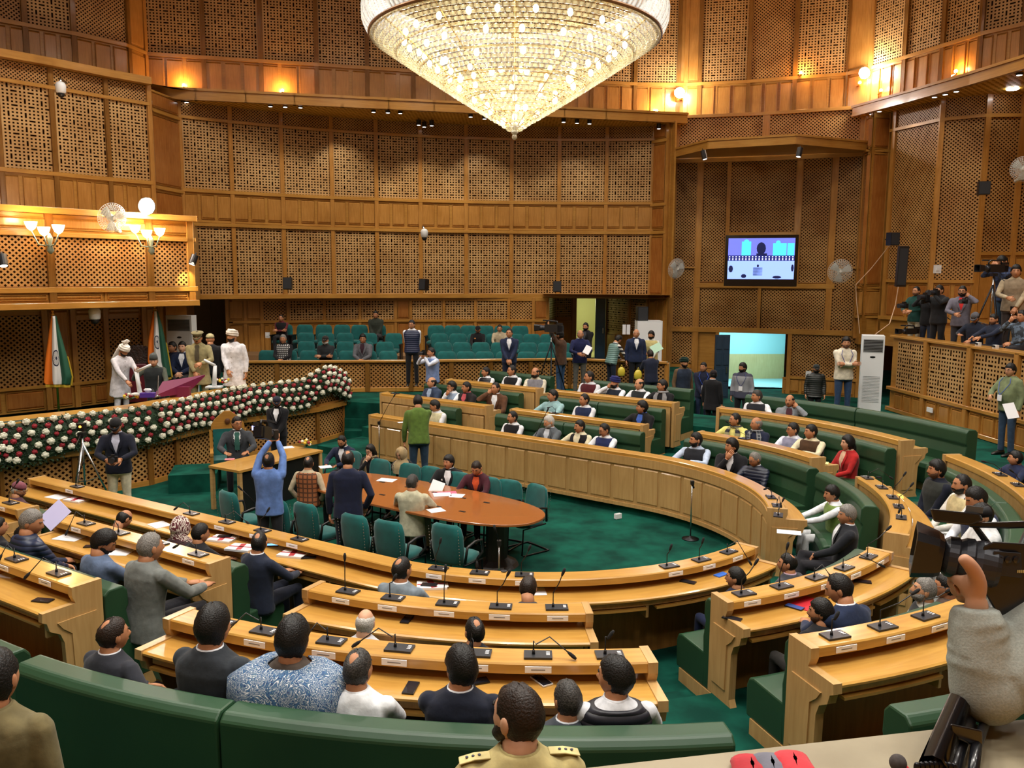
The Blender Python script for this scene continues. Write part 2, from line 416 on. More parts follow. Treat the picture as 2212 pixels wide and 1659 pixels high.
def bench(k, t0, t1, label, group=None, mods=None, R_=None, back=1.02, cuts=None):
    R = RING[k]; f = FL[k]
    p, n = UP((t0+t1)/2, R+1); org = (float(p[0]), float(p[1]), f)
    root = empty('upholstered_bench', org, 0, label, 'bench', group)
    L0, L1 = arc_s(t0, R+1), arc_s(t1, R+1)
    def t_at(s): return s if s < 0 else (s/(R+1) if s <= TA*(R+1) else TA+(s-TA*(R+1)))
    mods = mods or max(1, int(round((L1-L0)/1.9)))
    mb = MB(); sweep(mb, rect(R+.72, R+1.30, f, f+.13), t0, t1); mb.build('plinth', DESKV, root, loc=org)
    for i in range(mods):
        cu = [0]+cuts+[1] if cuts else [q/mods for q in range(mods+1)]
        a, b = t_at(L0+(L1-L0)*cu[i]+.006), t_at(L0+(L1-L0)*cu[i+1]-.006)
        mb = MB(); b0 = R+1.12; tp = f+back
        sweep(mb, [(b0-.02, f+.42), (b0-.03, f+.6), (b0+.0, f+.76), (b0-.025, f+.80), (b0-.02, tp-.05), (b0+.02, tp), (b0+.15, tp), (b0+.195, tp-.04), (b0+.185, f+.13), (b0, f+.13)], a, b)
        o = mb.build('backrest', LEATHER, root, loc=org, smooth=False, bevel=.015)
        mb = MB(); sweep(mb, [(R+.66, f+.13), (R+1.13, f+.13), (R+1.13, f+.46), (R+.74, f+.47), (R+.68, f+.45), (R+.65, f+.38)], a, b)
        mb.build('seat_cushion', LEATHER, root, loc=org, bevel=.015)
    return root
def D(k, a, b, label, **kw):
    ta, tb = tau_px(a[0], a[1], k), tau_px(b[0], b[1], k)
    return desk(k, min(ta, tb), max(ta, tb), label, **kw), min(ta, tb), max(ta, tb)
# ring 1
DK = {}
def addD(key, k, a, b, label, **kw):
    r, t0, t1 = D(k, a, b, label, **kw); DK[key] = (k, t0, t1, r)
addD('N1', 0, (90, 1042), (1604, 1170), 'long front row desk curving across the near side of the well')
addD('F1', 0, (1674, 1090), (794, 901), 'long far front row desk with raised panels facing the oval table', front_panels=True)
addD('N2a', 1, (165, 1124), (497, 1208), 'second row desk at left where the grey-suited man leans')
addD('N2z', 1, (-60, 1066), (82, 1103), 'short second row desk end at the left picture edge by the striped cap')
addD('N2', 1, (702, 1263), (1263, 1298), 'second row desk in the near middle block with upright gooseneck microphones')
addD('C2', 1, (1551, 1273), (1886, 1177), 'second row desk on the near right with a red folder on it')
addD('R2', 1, (1930, 1140), (1847, 1023), 'second row desk at the right with a yellow envelope and four microphones')
addD('F2c', 1, (1766, 980), (1516, 928), 'second row desk on the far right block in front of the man in yellow')
addD('F2b', 1, (1371, 920), (1116, 882), 'second row desk on the far side behind the man in the black waistcoat')
addD('F2a', 1, (1051, 877), (838, 850), 'second row desk on the far left beside the man in green jumper', front_panels=True)
addD('N3', 2, (429, 1320), (1388, 1389), 'third row desk where the man in the paisley shawl sits')
addD('N3a', 2, (-90, 1160), (216, 1258), 'third row desk at the lower left edge with one black phone on it')
addD('C3', 2, (1725, 1362), (2059+60, 1275), 'empty glossy third row desk next to the grey-sleeved camera operator')
addD('F3c', 2, (1941, 942), (1561, 874), 'rearmost far right desk, before the grey-suited man on the phone')
addD('F3b', 2, (1437, 871), (1207, 840), 'rearmost desk on the far side in front of the man in the blue turban')
addD('F3a', 2, (1128, 845), (973, 820), 'rearmost desk of the far left block in front of the man in quilted black vest')
addD('R3', 2, (2290, 1100), (2039, 972), 'third row desk at the right edge running behind the video camera')
def Bn(key, k, xa, xb, label, yh, far, ext=0, **kw):
    r = RING[k]+1.1; z = FL[k]+1.0
    ta, tb = tau_x(xa, r, z, yh), tau_x(xb, r, z, yh)
    bench(k, min(ta, tb)-ext, max(ta, tb)+ext, label, **kw)
# far benches located by their ends in the photograph
Bn('', 0, 1385, 1068, 'green leather bench in the front far row under the white-haired man in grey', 925, 1)
Bn('', 0, 985, 905, 'short green leather bench behind the man in cream kurta', 890, 1)
Bn('', 1, 1120, 915, 'green leather bench of the far left block under the man in brown blazer', 850, 1)
Bn('', 1, 1430, 1165, 'green leather bench in the second far row under the man in the navy waistcoat', 880, 1)
Bn('', 2, 1188, 1035, 'topmost green bench at far left under the man in a grey waistcoat with full beard', 800, 1)
Bn('', 2, 1492, 1262, 'topmost green bench on the far side under the man in the blue turban', 830, 1)
Bn('', 0, 1745, 1478, 'green leather bench under the man in the navy quilted jacket', 980, 1)
Bn('', 1, 1915, 1556, 'green leather bench under the woman in the red coat', 920, 1)
Bn('', 2, 2092, 1612, 'long topmost green bench, mostly empty, below the tall air conditioner', 890, 1)
t_a = DK['F1'][1]
bench(0, t_a-.03, t_a+.40, 'green leather bench under the man in green waistcoat and the man in dark suit')
bench(1, DK['R2'][1]-.12, DK['R2'][2]+.06, 'green bench at right under the four men behind the video camera')
bench(2, DK['R3'][1], DK['R3'][2]-.04, 'green bench at the right edge of the hall behind the third row')
# near benches
def nbx(k, xa, xb, ya, yb, label, **kw):
    r = RING[k]+1.25; z = FL[k]+kw.get('back', .99)
    ta, tb = tau_x(xa, r, z, ya), tau_x(xb, r, z, yb)
    bench(k, min(ta, tb), max(ta, tb), label, **kw)
nbx(2, 50, 1594, 1432, 1556, 'long green leather bench back across the bottom of the picture in front of the officer', mods=2, back=.99, cuts=[.36])
nbx(2, 1962, 2215, 1515, 1480, 'green leather bench top at lower right by the wooden parapet', back=.99)
nbx(2, -140, 30, 1400, 1440, 'green leather bench at the lower left corner beside the khaki uniform', back=.99)
nb = lambda k, ta, tb, label, **kw: bench(k, min(ta, tb), max(ta, tb), label, **kw)
nb(1, -3.2, DK['N3a'][2]-.02, 'green leather bench under the grey-suited man in the second row', back=.98)
nb(1, DK['N3'][1]+.12, DK['N3'][2]-.03, 'green leather bench of the near second row under the bald white-haired man', back=.98)
nb(1, DK['C3'][1]+.02, DK['C3'][2], 'green leather bench side next to the empty glossy desk at lower right', back=.98)
nb(0, DK['N1'][1]+.4, DK['N2a'][2]+.02, 'green leather bench of the near front row ending by the navy-suited man', back=.98)
nb(0, DK['N2'][1]+.02, DK['N2'][2]-.02, 'green leather bench of the near front row under the man with a round bald spot', back=.98)
nb(0, DK['C2'][1]+.01, DK['N1'][2]+.12, 'green leather bench at the right end of the near front row, hand on seat', back=.98)
steps(DK['C2'][1]-.12, rows=(1, 2)); 
steps((DK['F3c'][2]+DK['F3b'][1])/2-.0, half=.5, rows=(1, 2))
# ================================================================ walls
def zt(z): return .876*z-.71
def zi(z): return (z+.71)/.876
class Wall:
    def __init__(s, name, pts, mats=None):
        s.name = name; s.p = [np.array(q, float) for q in pts]; s.mb = MB(); s.tr = MB()
        s.L = [0]
        for a, b in zip(s.p, s.p[1:]): s.L.append(s.L[-1]+np.linalg.norm(b-a))
    def at(s, u):
        i = 0
        while i < len(s.L)-2 and u > s.L[i+1]: i += 1
        a, b = s.p[i], s.p[i+1]; d = (b-a)/np.linalg.norm(b-a)
        n = np.array([d[1], -d[0]])
        return a+d*(u-s.L[i]), d, n
    def spx(s, x, z=0):
        best = None
        for u in np.arange(-.5, s.L[-1]+.5, .02):
            q, _, _ = s.at(u)
            e = abs(proj((q[0], q[1], zt(z)))[0]-x)
            if best is None or e < best[0]: best = (e, u)
        return best[1]
    def strip(s, mb, ua, ub, prof, mi=0, caps=True, step=.6):
        """prof: [(out, z)] closed, pushed out from the wall line"""
        us = [ua]+[l for l in s.L[1:-1] if ua+.01 < l < ub-.01]+[ub]
        us2 = []
        for a, b in zip(us, us[1:]):
            k = max(1, int((b-a)/step+.5)) if step < 50 else 1
            us2 += [a+(b-a)*i/k for i in range(k)]
        us2.append(us[-1]); us = us2
        base = len(mb.v); n = len(prof)
        for u in us:
            q, d, nn = s.at(u)
            for o, z in prof: mb.v.append((float(q[0]+nn[0]*o), float(q[1]+nn[1]*o), zt(z)))
        for i in range(len(us)-1):
            for j in range(n):
                k = (j+1) % n; mb.f.append((base+i*n+j, base+i*n+k, base+(i+1)*n+k, base+(i+1)*n+j)); mb.mi.append(mi)
                a, b = prof[j], prof[k]; va, vb = a[1]+a[0], b[1]+b[0]
                mb.uv.append([(us[i], va), (us[i], vb), (us[i+1], vb), (us[i+1], va)])
        if caps:
            for e, o in ((0, 1), (len(us)-1, -1)):
                mb.f.append(tuple(base+e*n+j for j in range(n))[::o]); mb.mi.append(mi)
                mb.uv.append([(prof[j][0]+us[e], prof[j][1]) for j in range(n)][::o])
    MI = {'LB': 0, 'LD': 1, 'WV': 2, 'WH': 3, 'WR': 4, 'SF': 5, 'LF': 6}
    def cell(s, ua, ub, z0, z1, kind):
        if kind in ('LB', 'LD', 'LF'):
            s.strip(s.mb, ua, ub, [(0, z0), (0, z1), (-.03, z1), (-.03, z0)], s.MI[kind])
        else:
            npan = int(kind[1]) if len(kind) > 1 and kind[1].isdigit() else 1
            mi = s.MI['WR'] if kind[0] == 'R' else s.MI['WV']
            s.strip(s.mb, ua, ub, [(0, z0), (0, z1), (-.03, z1), (-.03, z0)], 3)
            w_ = (ub-ua)/npan; g = .065
            for i in range(npan):
                a, b = ua+i*w_+g, ua+(i+1)*w_-g
                s.strip(s.mb, a, b, [(0, z0+.085), (.03, z0+.125), (.03, z1-.125), (0, z1-.085)], mi, step=99)
                # moulding round the panel
                for (p0, p1, q0, q1) in ((a-.016, a, z0+.07, z1-.07), (b, b+.016, z0+.07, z1-.07)):
                    s.strip(s.tr, p0, p1, [(0, q0), (.035, q0), (.035, q1), (0, q1)], 0, step=99)
                for zz in (z0+.065, z1-.079): s.strip(s.tr, a, b, [(0, zz), (.035, zz), (.035, zz+.012), (0, zz+.012)], 1, step=99)
    def pil(s, u, z0, z1, w_=.12, out=.06):
        s.strip(s.tr, u-w_/2, u+w_/2, [(-.03, z0), (out, z0), (out, z1), (-.03, z1)], 0, step=99)
    def rail(s, ua, ub, z, h=.1, out=.07):
        s.strip(s.tr, ua, ub, [(-.03, z-h/2), (out, z-h/2), (out, z+h/2), (-.03, z+h/2)], 1)
    def done(s, trim='trim', back=None):
        if back: s.strip(s.mb, 0, s.L[-1], [(-.04, back[0]), (-.04, back[1]), (-.1, back[1]), (-.1, back[0])], 3)
        o = s.mb.build(s.name, [LB, LD, WV, WH, WRED, SOF, LDB]); tag(o, kind='structure')
        t = s.tr.build(trim, [WV, WH, WRED], o); 
        bv = t.modifiers.new('bevel', 'BEVEL'); bv.width = .012; bv.segments = 1; bv.limit_method = 'ANGLE'
        return o
def PX(x, d, y=640, zr=3.64): q = PZ(x, 640-1630*zr/d, zt(zr)); return (float(q[0]), float(q[1]))
def arc3(a, b, c, n=24):
    ax, ay = a; bx, by = b; cx, cy = c
    dd = 2*(ax*(by-cy)+bx*(cy-ay)+cx*(ay-by))
    ux = ((ax*ax+ay*ay)*(by-cy)+(bx*bx+by*by)*(cy-ay)+(cx*cx+cy*cy)*(ay-by))/dd
    uy = ((ax*ax+ay*ay)*(cx-bx)+(bx*bx+by*by)*(ax-cx)+(cx*cx+cy*cy)*(bx-ax))/dd
    r = hypot(ax-ux, ay-uy); t0 = atan2(ay-uy, ax-ux); t1 = atan2(cy-uy, cx-ux)
    return [(ux+r*cos(t0+(t1-t0)*i/n), uy+r*sin(t0+(t1-t0)*i/n)) for i in range(n+1)]
ZT = 9.6          # ceiling
B_arc = arc3(PX(388, 26.7), PX(1000, 29.27), PX(1405, 29.0), 30)
# ---- back wall, lower and middle storeys
wb = Wall('wall_back', B_arc); n_ = len(wb.L)
cols = [385, 501, 609, 716, 811, 905.5, 1003, 1101, 1202.5, 1304, 1403]
us = [wb.spx(x, 2) for x in cols]; us[0] = 0; us[-1] = wb.L[-1]
for i, (a, b) in enumerate(zip(us, us[1:])):
    wb.cell(a, b, .06, 2.45, 'LB'); wb.cell(a, b, 2.62, 3.58, 'W3'); wb.cell(a, b, 3.7, 6.0, 'LB'); wb.cell(a, b, 6.1, 6.6, 'LF')
for u in us: wb.pil(u, 0, 6.56, .13)
for z, h, o_ in ((0, .16, .1), (2.5, .12, .09), (2.6, .06, .05), (3.64, .12, .07), (6.05, .1, .07)): wb.rail(0, wb.L[-1], z, h, o_)
wb.done(back=(0, 6.6))
# ---- below the gallery line: panelling behind the visitors' seats
wl = Wall('wall_back_lower', [PX(488, 28.1), PX(700, 28.9), PX(1000, 29.35), PX(1182, 29.3)])
def S(x, z=-.6): return wl.spx(x, z)
lay = [(490, 526, 'W1'), (530, 563, 'W1'), (566, 615, 'LD'), (622, 696, 'LB'), (701, 774, 'LB'), (778, 852, 'LB'), (855, 884, 'R1'), (887, 955, 'LB'), (959, 1023, 'LB'), (1027, 1095, 'LB'), (1099, 1150, 'LD'), (1152, 1182, 'R1')]
for a, b, k in lay:
    ua, ub = S(a), S(b)
    if k in ('W1', 'R1'): wl.cell(ua, ub, -.95, -.08, k); wl.cell(ua, ub, zi(Z4), -1.0, k)
    else: wl.cell(ua, ub, -.92, -.2, k); wl.cell(ua, ub, zi(Z4), -1.02, 'W3')
    wl.pil(ua-.03, zi(Z4), -.05, .1, .05)
wl.rail(0, wl.L[-1], -.97, .1); wl.rail(0, wl.L[-1], -.12, .16, .04)
wl.done(back=(zi(Z4), 0))
# ---- upper storey, overhanging
u_nodes = [(-420, 20.4), (-150, 22.0), (0, 23.0), (145, 24.0), (263, 25.1), (309, 26.0)]
wa = Wall('wall_left_upper', [PX(x, d, 100, 8.2) for x, d in u_nodes])
ZU0, ZU1 = 6.9, 8.2
def upper(W, cols_, kinds, pil_w=.14, ztop=11.7, z0=ZU0):
    uu = [W.spx(x, 8.2) for x in cols_]
    for a, b, k in zip(uu, uu[1:], kinds):
        if k == 'S': W.cell(a, b, z0, ZU1-.05, 'W1'); W.cell(a, b, ZU1+.05, ztop, 'W1')
        else: W.cell(a, b, z0, ZU1-.05, 'W3'); W.cell(a, b, ZU1+.03, ztop, k)
        W.pil(a, z0, ztop, pil_w); W.pil(b, z0, ztop, pil_w)
    W.rail(uu[0], uu[-1], ZU1, .12); W.rail(uu[0], uu[-1], z0+.04, .1, .08)
upper(wa, [-420, -300, -180, -70, 44, 150, 268, 305], ['LB', 'LD', 'LB', 'LD', 'LB', 'LD', 'S'][::1])
wa.done(back=(6.85, 11.7))
wu = Wall('wall_back_upper', [PX(309, 26.0, 100, 8.2), PX(678, 27.0, 100, 8.2), PX(1000, 28.0, 100, 8.2), PX(1368, 29.0, 100, 8.2), PX(1470, 29.0, 100, 8.2)])
upper(wu, [305, 432, 556, 676, 785, 885, 985, 1080, 1175, 1270, 1364, 1458, 1480], ['LB']*11+['S'])
wu.done(back=(6.85, 11.7))
wc = Wall('wall_right_upper', [PX(1470, 29.0, 100, 8.2), PX(1607, 28.5, 100, 8.2), PX(1820, 27.4, 100, 8.2), PX(1872, 26.7, 100, 8.2)])
upper(wc, [1474, 1504, 1609, 1710, 1822, 1874], ['S', 'LB', 'LD', 'LB', 'S'])
wc.done(back=(6.85, 11.7))
wd = Wall('wall_far_right_upper', [PX(1872, 26.7, 60, 8.2), PX(2113, 23.1, 60, 8.2), PX(2211, 22.2, 60, 8.2), PX(2700, 17.5, 60, 8.2)])
upper(wd, [1874, 1948, 2029, 2112, 2205, 2310, 2420, 2540, 2690], ['LB']*8)
wd.done(back=(6.85, 11.7))
# ---- shelf (fascia + pierced soffit) under the upper storey at the back
def shelf(name, front, back, z0=6.55, z1=6.9, zf=.06):
    z0, z1 = zt(z0), zt(z1)
    mb = MB(); tr = MB()
    n = len(front)
    for i in range(n-1):
        a, b, c, d = front[i], front[i+1], back[i+1], back[i]
        mb.face([(a[0], a[1], z0), (b[0], b[1], z0), (c[0], c[1], z0), (d[0], d[1], z0)][::-1], [a, b, c, d][::-1], 0)
        mb.face([(a[0], a[1], z1-.05), (b[0], b[1], z1-.05), (c[0], c[1], z1-.05), (d[0], d[1], z1-.05)], [a, b, c, d], 1)
        m = ((a[0]+b[0])/2, (a[1]+b[1])/2); L = hypot(b[0]-a[0], b[1]-a[1]); an = atan2(b[1]-a[1], b[0]-a[0])
        tr.box((m[0], m[1], (z0+z1)/2), (L/2+.02, .05, (z1-z0)/2), an, 0)
        tr.box((m[0], m[1], z1-.02), (L/2+.04, .1, .035), an, 0)
        tr.box((m[0], m[1], z0+.02), (L/2+.04, .07, .03), an, 0)
    o = mb.build(name, [SOF, WH]); tag(o, kind='structure')
    tr.build('fascia', [WH], o, bevel=.01); return o
def lerp(a, b, t): return (a[0]+(b[0]-a[0])*t, a[1]+(b[1]-a[1])*t)
fa, fb = PX(305, 25.35, 200, 6.9), PX(1476, 28.2, 250, 6.9)
NS = 12
bk = []
for i in range(NS+1):
    q = lerp(fa, fb, i/NS)
    x_ = proj((q[0], q[1], zt(6.5)))[0]
    t = wb.spx(min(max(x_, 388), 1403), 6.5); bk.append(tuple(wb.at(t)[0]))
bk[0] = PX(330, 25.8, 220); bk[-1] = PX(1445, 29.3, 250)
shelf('trim_shelf_back', [lerp(fa, fb, i/NS) for i in range(NS+1)], bk)
fr = [PX(1838, 26.9, 225, 6.6), PX(1960, 24.8, 0, 6.6), PX(2090, 22.8, 0, 6.6), PX(2212, 21.1, 0, 6.6), PX(2650, 16.5, 0, 6.6)]
bk2 = [PX(1872, 27.2, 0, 6.5), PX(1985, 25.6, 0, 6.5), PX(2123, 24.2, 0, 6.5), PX(2260, 24.0, 0, 6.5), PX(2900, 20.5, 0, 6.5)]
shelf('trim_shelf_right', fr, bk2)
# ---- left wall, middle storey
la = Wall('wall_left', [PX(-420, 20.2), PX(-150, 21.8), PX(0, 22.7), PX(115, 23.5), PX(236, 24.5), PX(324, 25.2)])
uu = [la.spx(x, 4) for x in (-400, -270, -140, -5, 113, 230, 322)]
for a, b in zip(uu, uu[1:]):
    la.cell(a, b, 2.2, 3.58, 'W3'); la.cell(a, b, 3.7, 6.0, 'LB'); la.cell(a, b, 6.1, 6.6, 'LF'); la.pil(a, 2.2, 6.7); la.pil(b, 2.2, 6.7)
la.rail(0, la.L[-1], 3.64, .12); la.rail(0, la.L[-1], 6.05, .1); la.rail(0, la.L[-1], 6.72, .22, .25)
la.done(back=(2.1, 6.75))
lc = Wall('wall_left_corner', [PX(324, 25.2), PX(330, 25.5), PX(388, 26.7)])
for z0, z1 in ((0.05, 2.4), (2.6, 3.5), (3.6, 5.9), (6.0, 6.6)): lc.cell(.05, lc.L[-1], z0, z1, 'R1')
lc.pil(.05, 0, 6.6, .16); lc.rail(0, lc.L[-1], 3.55, .1); lc.rail(0, lc.L[-1], 2.5, .12); lc.rail(0, lc.L[-1], 5.95, .1); lc.rail(0, lc.L[-1], 0, .14, .09)
lc.done(back=(0, 6.6))
rc = Wall('wall_right_corner', [PX(1403, 29.0), PX(1441, 28.5), PX(1447, 28.3)])
for z0, z1 in ((0.05, 2.4), (2.6, 3.5), (3.6, 5.9), (6.0, 6.6)): rc.cell(0, .62, z0, z1, 'R1')
rc.pil(.68, -3.6, 6.6, .12); rc.rail(0, .7, 3.55, .1); rc.rail(0, .7, 2.5, .12); rc.rail(0, .7, 5.95, .1); rc.rail(0, .7, 0, .14, .09)
rc.done(back=(0, 6.6))
# ---- right-hand wall with the screen and the open door
rt = Wall('wall_right', [PX(1443, 28.7, 0, 6.9), PX(1640, 28.0, 0, 6.9), PX(1872, 26.8, 0, 6.9)])
T = lambda x, z=2: rt.spx(x, z)
for a, b in ((1462, 1642), (1655, 1852)): rt.cell(T(a, 6.2), T(b, 6.2), 5.55, 6.85, 'LD')
rt.rail(0, rt.L[-1], 6.87, .12); rt.pil(T(1648, 6), 5.5, 6.9, .22); rt.pil(T(1458, 6), 5.5, 6.9, .12); rt.pil(T(1860, 6), 5.5, 6.9, .25)
for a, b, z0, z1 in ((1452, 1499, -2.6, 5.15), (1510, 1563, .6, 5.15), (1573, 1713, 2.5, 5.15), (1725, 1787, .6, 5.15), (1799, 1861, -1.15, 5.15), (1507, 1637, -1.15, .35), (1642, 1785, -1.15, .35), (1706, 1853, -3.0, -1.3)):
    rt.cell(T(a, (z0+z1)/2), T(b, (z0+z1)/2), z0, z1, 'LD')
rt.cell(T(1700), T(1860), zi(ZD), -3.0, 'W4'); rt.cell(T(1450), T(1548), zi(ZD), -2.7, 'W3')
for x, z0, z1, w_ in ((1447, zi(ZD), 5.3, .2), (1503, zi(ZD), 5.3, .2), (1568, .4, 5.3, .14), (1719, .4, 5.3, .2), (1793, -1.2, 5.3, .2), (1864, zi(ZD), 5.3, .16), (1638, -1.2, .4, .1), (1547, zi(ZD), -1.25, .12), (1703, zi(ZD), -1.25, .14)):
    rt.pil(T(x, (z0+z1)/2), z0, z1, w_)
for a, b, z, h in ((1447, 1866, 5.22, .16), (1500, 1800, .47, .18), (1447, 1866, -1.25, .2), (1447, 1500, 1.15, .05), (1800, 1862, 1.15, .05), (1707, 1853, -3.0, .1), (1570, 1716, 2.42, .14)): rt.rail(T(a, z), T(b, z), z, h)
# backing, with the doorway left open
for a, b, z0, z1 in ((1443, 1548, zi(ZD), 6.9), (1548, 1703, -1.25, .4), (1548, 1703, 2.4, 6.9), (1703, 1872, zi(ZD), 6.9), (1548, 1568, .4, 2.4)):
    rt.strip(rt.mb, T(a, 0), T(b, 0), [(-.03, z0), (-.03, z1), (-.12, z1), (-.12, z0)], 3)
rt.strip(rt.mb, T(1566, 1.4), T(1720, 1.4), [(-.03, .4), (-.03, 2.4), (-.12, 2.4), (-.12, .4)], 3)
rt.done()
# shelf with two small spots above the screen
q0, q1, q2, q3 = PX(1455, 28.2, 0, 5.4), PX(1525, 26.6, 0, 5.4), PX(1712, 25.6, 0, 5.4), PX(1866, 26.6, 0, 5.4)
p0, p3 = PX(1455, 28.6, 0, 5.4), PX(1866, 26.95, 0, 5.4)
mb = MB()
for zz, o in ((zt(5.3), -1), (zt(5.52), 1)):
    mb.face([(q[0], q[1], zz) for q in (q0, q1, q2, q3, p3, p0)][::o], [(q[0], q[1]) for q in (q0, q1, q2, q3, p3, p0)][::o])
for a, b in ((q0, q1), (q1, q2), (q2, q3)):
    m = lerp(a, b, .5); L = hypot(b[0]-a[0], b[1]-a[1]); an = atan2(b[1]-a[1], b[0]-a[0])
    mb.box((m[0], m[1], zt(5.42)), (L/2+.03, .04, .13), an); mb.box((m[0], m[1], zt(5.57)), (L/2+.05, .07, .03), an)
o = mb.build('trim_screen_shelf', WH); tag(o, kind='structure')
# ---- corner and far-right wall over the press gallery
cr = Wall('wall_far_right_corner', [PX(1864, 26.9, 0, 6.4), PX(1874, 26.3, 0, 6.4), PX(1920, 26.4, 0, 6.4)])
cr.cell(.2, cr.L[-1], 5.3, 6.45, 'R2'); cr.cell(.2, cr.L[-1], .5, 5.2, 'R2'); cr.cell(.2, cr.L[-1], -.6, .4, 'W2'); cr.pil(cr.L[-1], -1.4, 6.6, .16); cr.pil(.2, -1.4, 6.6, .16)
cr.rail(.2, cr.L[-1], .45, .08); cr.rail(.2, cr.L[-1], 5.25, .08); cr.rail(.2, cr.L[-1], -.6, .1)
cr.strip(cr.mb, 0, cr.L[-1], [(-.03, -1.6), (-.03, 6.9), (-.1, 6.9), (-.1, -1.6)], 3)
cr.done()
rd = Wall('wall_far_right', [PX(1920, 26.2, 0, 6.2), PX(2029, 24.5, 0, 6.2), PX(2123, 23.9, 0, 6.2), PX(2215, 23.8, 0, 6.2), PX(2500, 23.2, 0, 6.2), PX(2900, 20, 0, 6.2)])
E_ = lambda x, z=3: rd.spx(x, z)
for a, b, z0 in ((1922, 2014, .75), (2022, 2110, .75), (2118, 2186, 1.65), (2194, 2290, 1.65), (2300, 2400, 1.65), (2410, 2520, 1.65)):
    rd.cell(E_(a), E_(b), z0, 5.85, 'LD'); rd.cell(E_(a), E_(b), 5.95, 6.6, 'LF'); rd.cell(E_(a), E_(b), -.6, z0-.1, 'R2' if a < 2100 else 'W2')
    rd.rail(E_(a), E_(b), z0-.05, .1)
for x in (1918, 2018, 2114, 2190, 2295, 2405): rd.pil(E_(x), -.6, 6.6, .14)
rd.rail(0, rd.L[-1], 5.9, .1); rd.rail(0, rd.L[-1], -.6, .12)
rd.strip(rd.mb, 0, rd.L[-1], [(-.03, -1.6), (-.03, 6.9), (-.1, 6.9), (-.1, -1.6)], 3)
rd.done()
# ---- balcony on the left with its panelled front
bn = Wall('wall_balcony_front', [PX(-420, 18.4, 0, 2.25), PX(-150, 19.2, 0, 2.25), PX(0, 20.0, 0, 2.25), PX(200, 21.2, 0, 2.25), PX(411, 22.5, 0, 2.25)])
Bq = lambda x, z=1: bn.spx(x, z)
for a, b in ((-400, -230), (-230, -60), (-60, 105), (105, 319), (319, 408)): 
    bn.cell(Bq(a), Bq(b), .5, 1.62, 'LD'); bn.cell(Bq(a), Bq(b), 1.72, 2.12, 'W1'); bn.pil(Bq(a), .05, 2.15, .14); bn.pil(Bq(b), .05, 2.15, .14)
for a, b in ((-400, -290), (-290, -180), (-180, -65), (-65, 107), (112, 222), (226, 322), (327, 408)): bn.cell(Bq(a, 0), Bq(b, 0), .12, .38, 'W1')
L_ = bn.L[-1]
for z, h, o_ in ((2.2, .14, .16), (1.67, .1, .06), (.42, .12, .07), (.06, .14, .12)): bn.rail(0, L_+.03, z, h, o_)
bn.strip(bn.mb, 0, L_, [(-.03, .02), (-.03, 2.2), (-.1, 2.2), (-.1, .02)], 3)
bn.done()
# balcony deck, soffit and return
mb = MB(); A_ = [tuple(bn.at(u)[0]) for u in bn.L]; Bk = [PX(-420, 20.4), PX(-150, 22.0), PX(0, 22.9), PX(236, 24.6), PX(420, 27.0)]
for i in range(len(A_)-1):
    for z, o_ in ((zt(2.16), 1), (zt(.0), -1)):
        mb.face([(A_[i][0], A_[i][1], z), (A_[i+1][0], A_[i+1][1], z), (Bk[i+1][0], Bk[i+1][1], z), (Bk[i][0], Bk[i][1], z)][::o_], [A_[i], A_[i+1], Bk[i+1], Bk[i]][::o_])
a, b = A_[-1], Bk[-1]
mb.face([(a[0], a[1], zt(0)), (b[0], b[1], zt(0)), (b[0], b[1], zt(2.2)), (a[0], a[1], zt(2.2))], [(0, 0), (4, 0), (4, 2.5), (0, 2.5)])
o = mb.build('ceiling_balcony', WH); tag(o, kind='structure')
# wall behind the dais, under the balcony
def PQ(x, d): q = PD(x, 760, d); return (float(q[0]), float(q[1]))
ds = Wall('wall_dais', [PQ(-420, 15.0), PQ(0, 17.6), PQ(150, 18.6), PQ(330, 20.3), PQ(345, 22.5), PQ(405, 24.8)])
Q = lambda x, z=-1.0: ds.spx(x, z)
zdf = zi(-3.0)
for a, b, k in ((-240, -110, 'LD'), (-100, 92, 'LD'), (100, 152, 'R1'), (160, 226, 'LD'), (231, 306, 'LD'), (312, 336, 'W1'), (338, 352, 'W1'), (356, 402, 'W1')):
    zl = zi(zat(100, 842, 18.3))
    if k == 'LD': ds.cell(Q(a), Q(b), zl, zi(zat(200, 702, 19)) if a > 150 else zi(zat(50, 694, 18)), 'LD'); ds.cell(Q(a), Q(b), zdf, zl-.05, 'R2')
    else: ds.cell(Q(a), Q(b), zdf, -.05, k)
    if a > 150 and k == 'LD': ds.cell(Q(a), Q(b), zi(zat(200, 696, 19)), -.03, 'W1')
    ds.pil(Q(a)-.03, zdf, 0, .12)
ds.rail(0, ds.L[-1], zl-.03, .08); ds.rail(0, ds.L[-1], -.05, .12)
ds.strip(ds.mb, 0, ds.L[-1], [(-.03, zdf), (-.03, .05), (-.1, .05), (-.1, zdf)], 3)
ds.done()
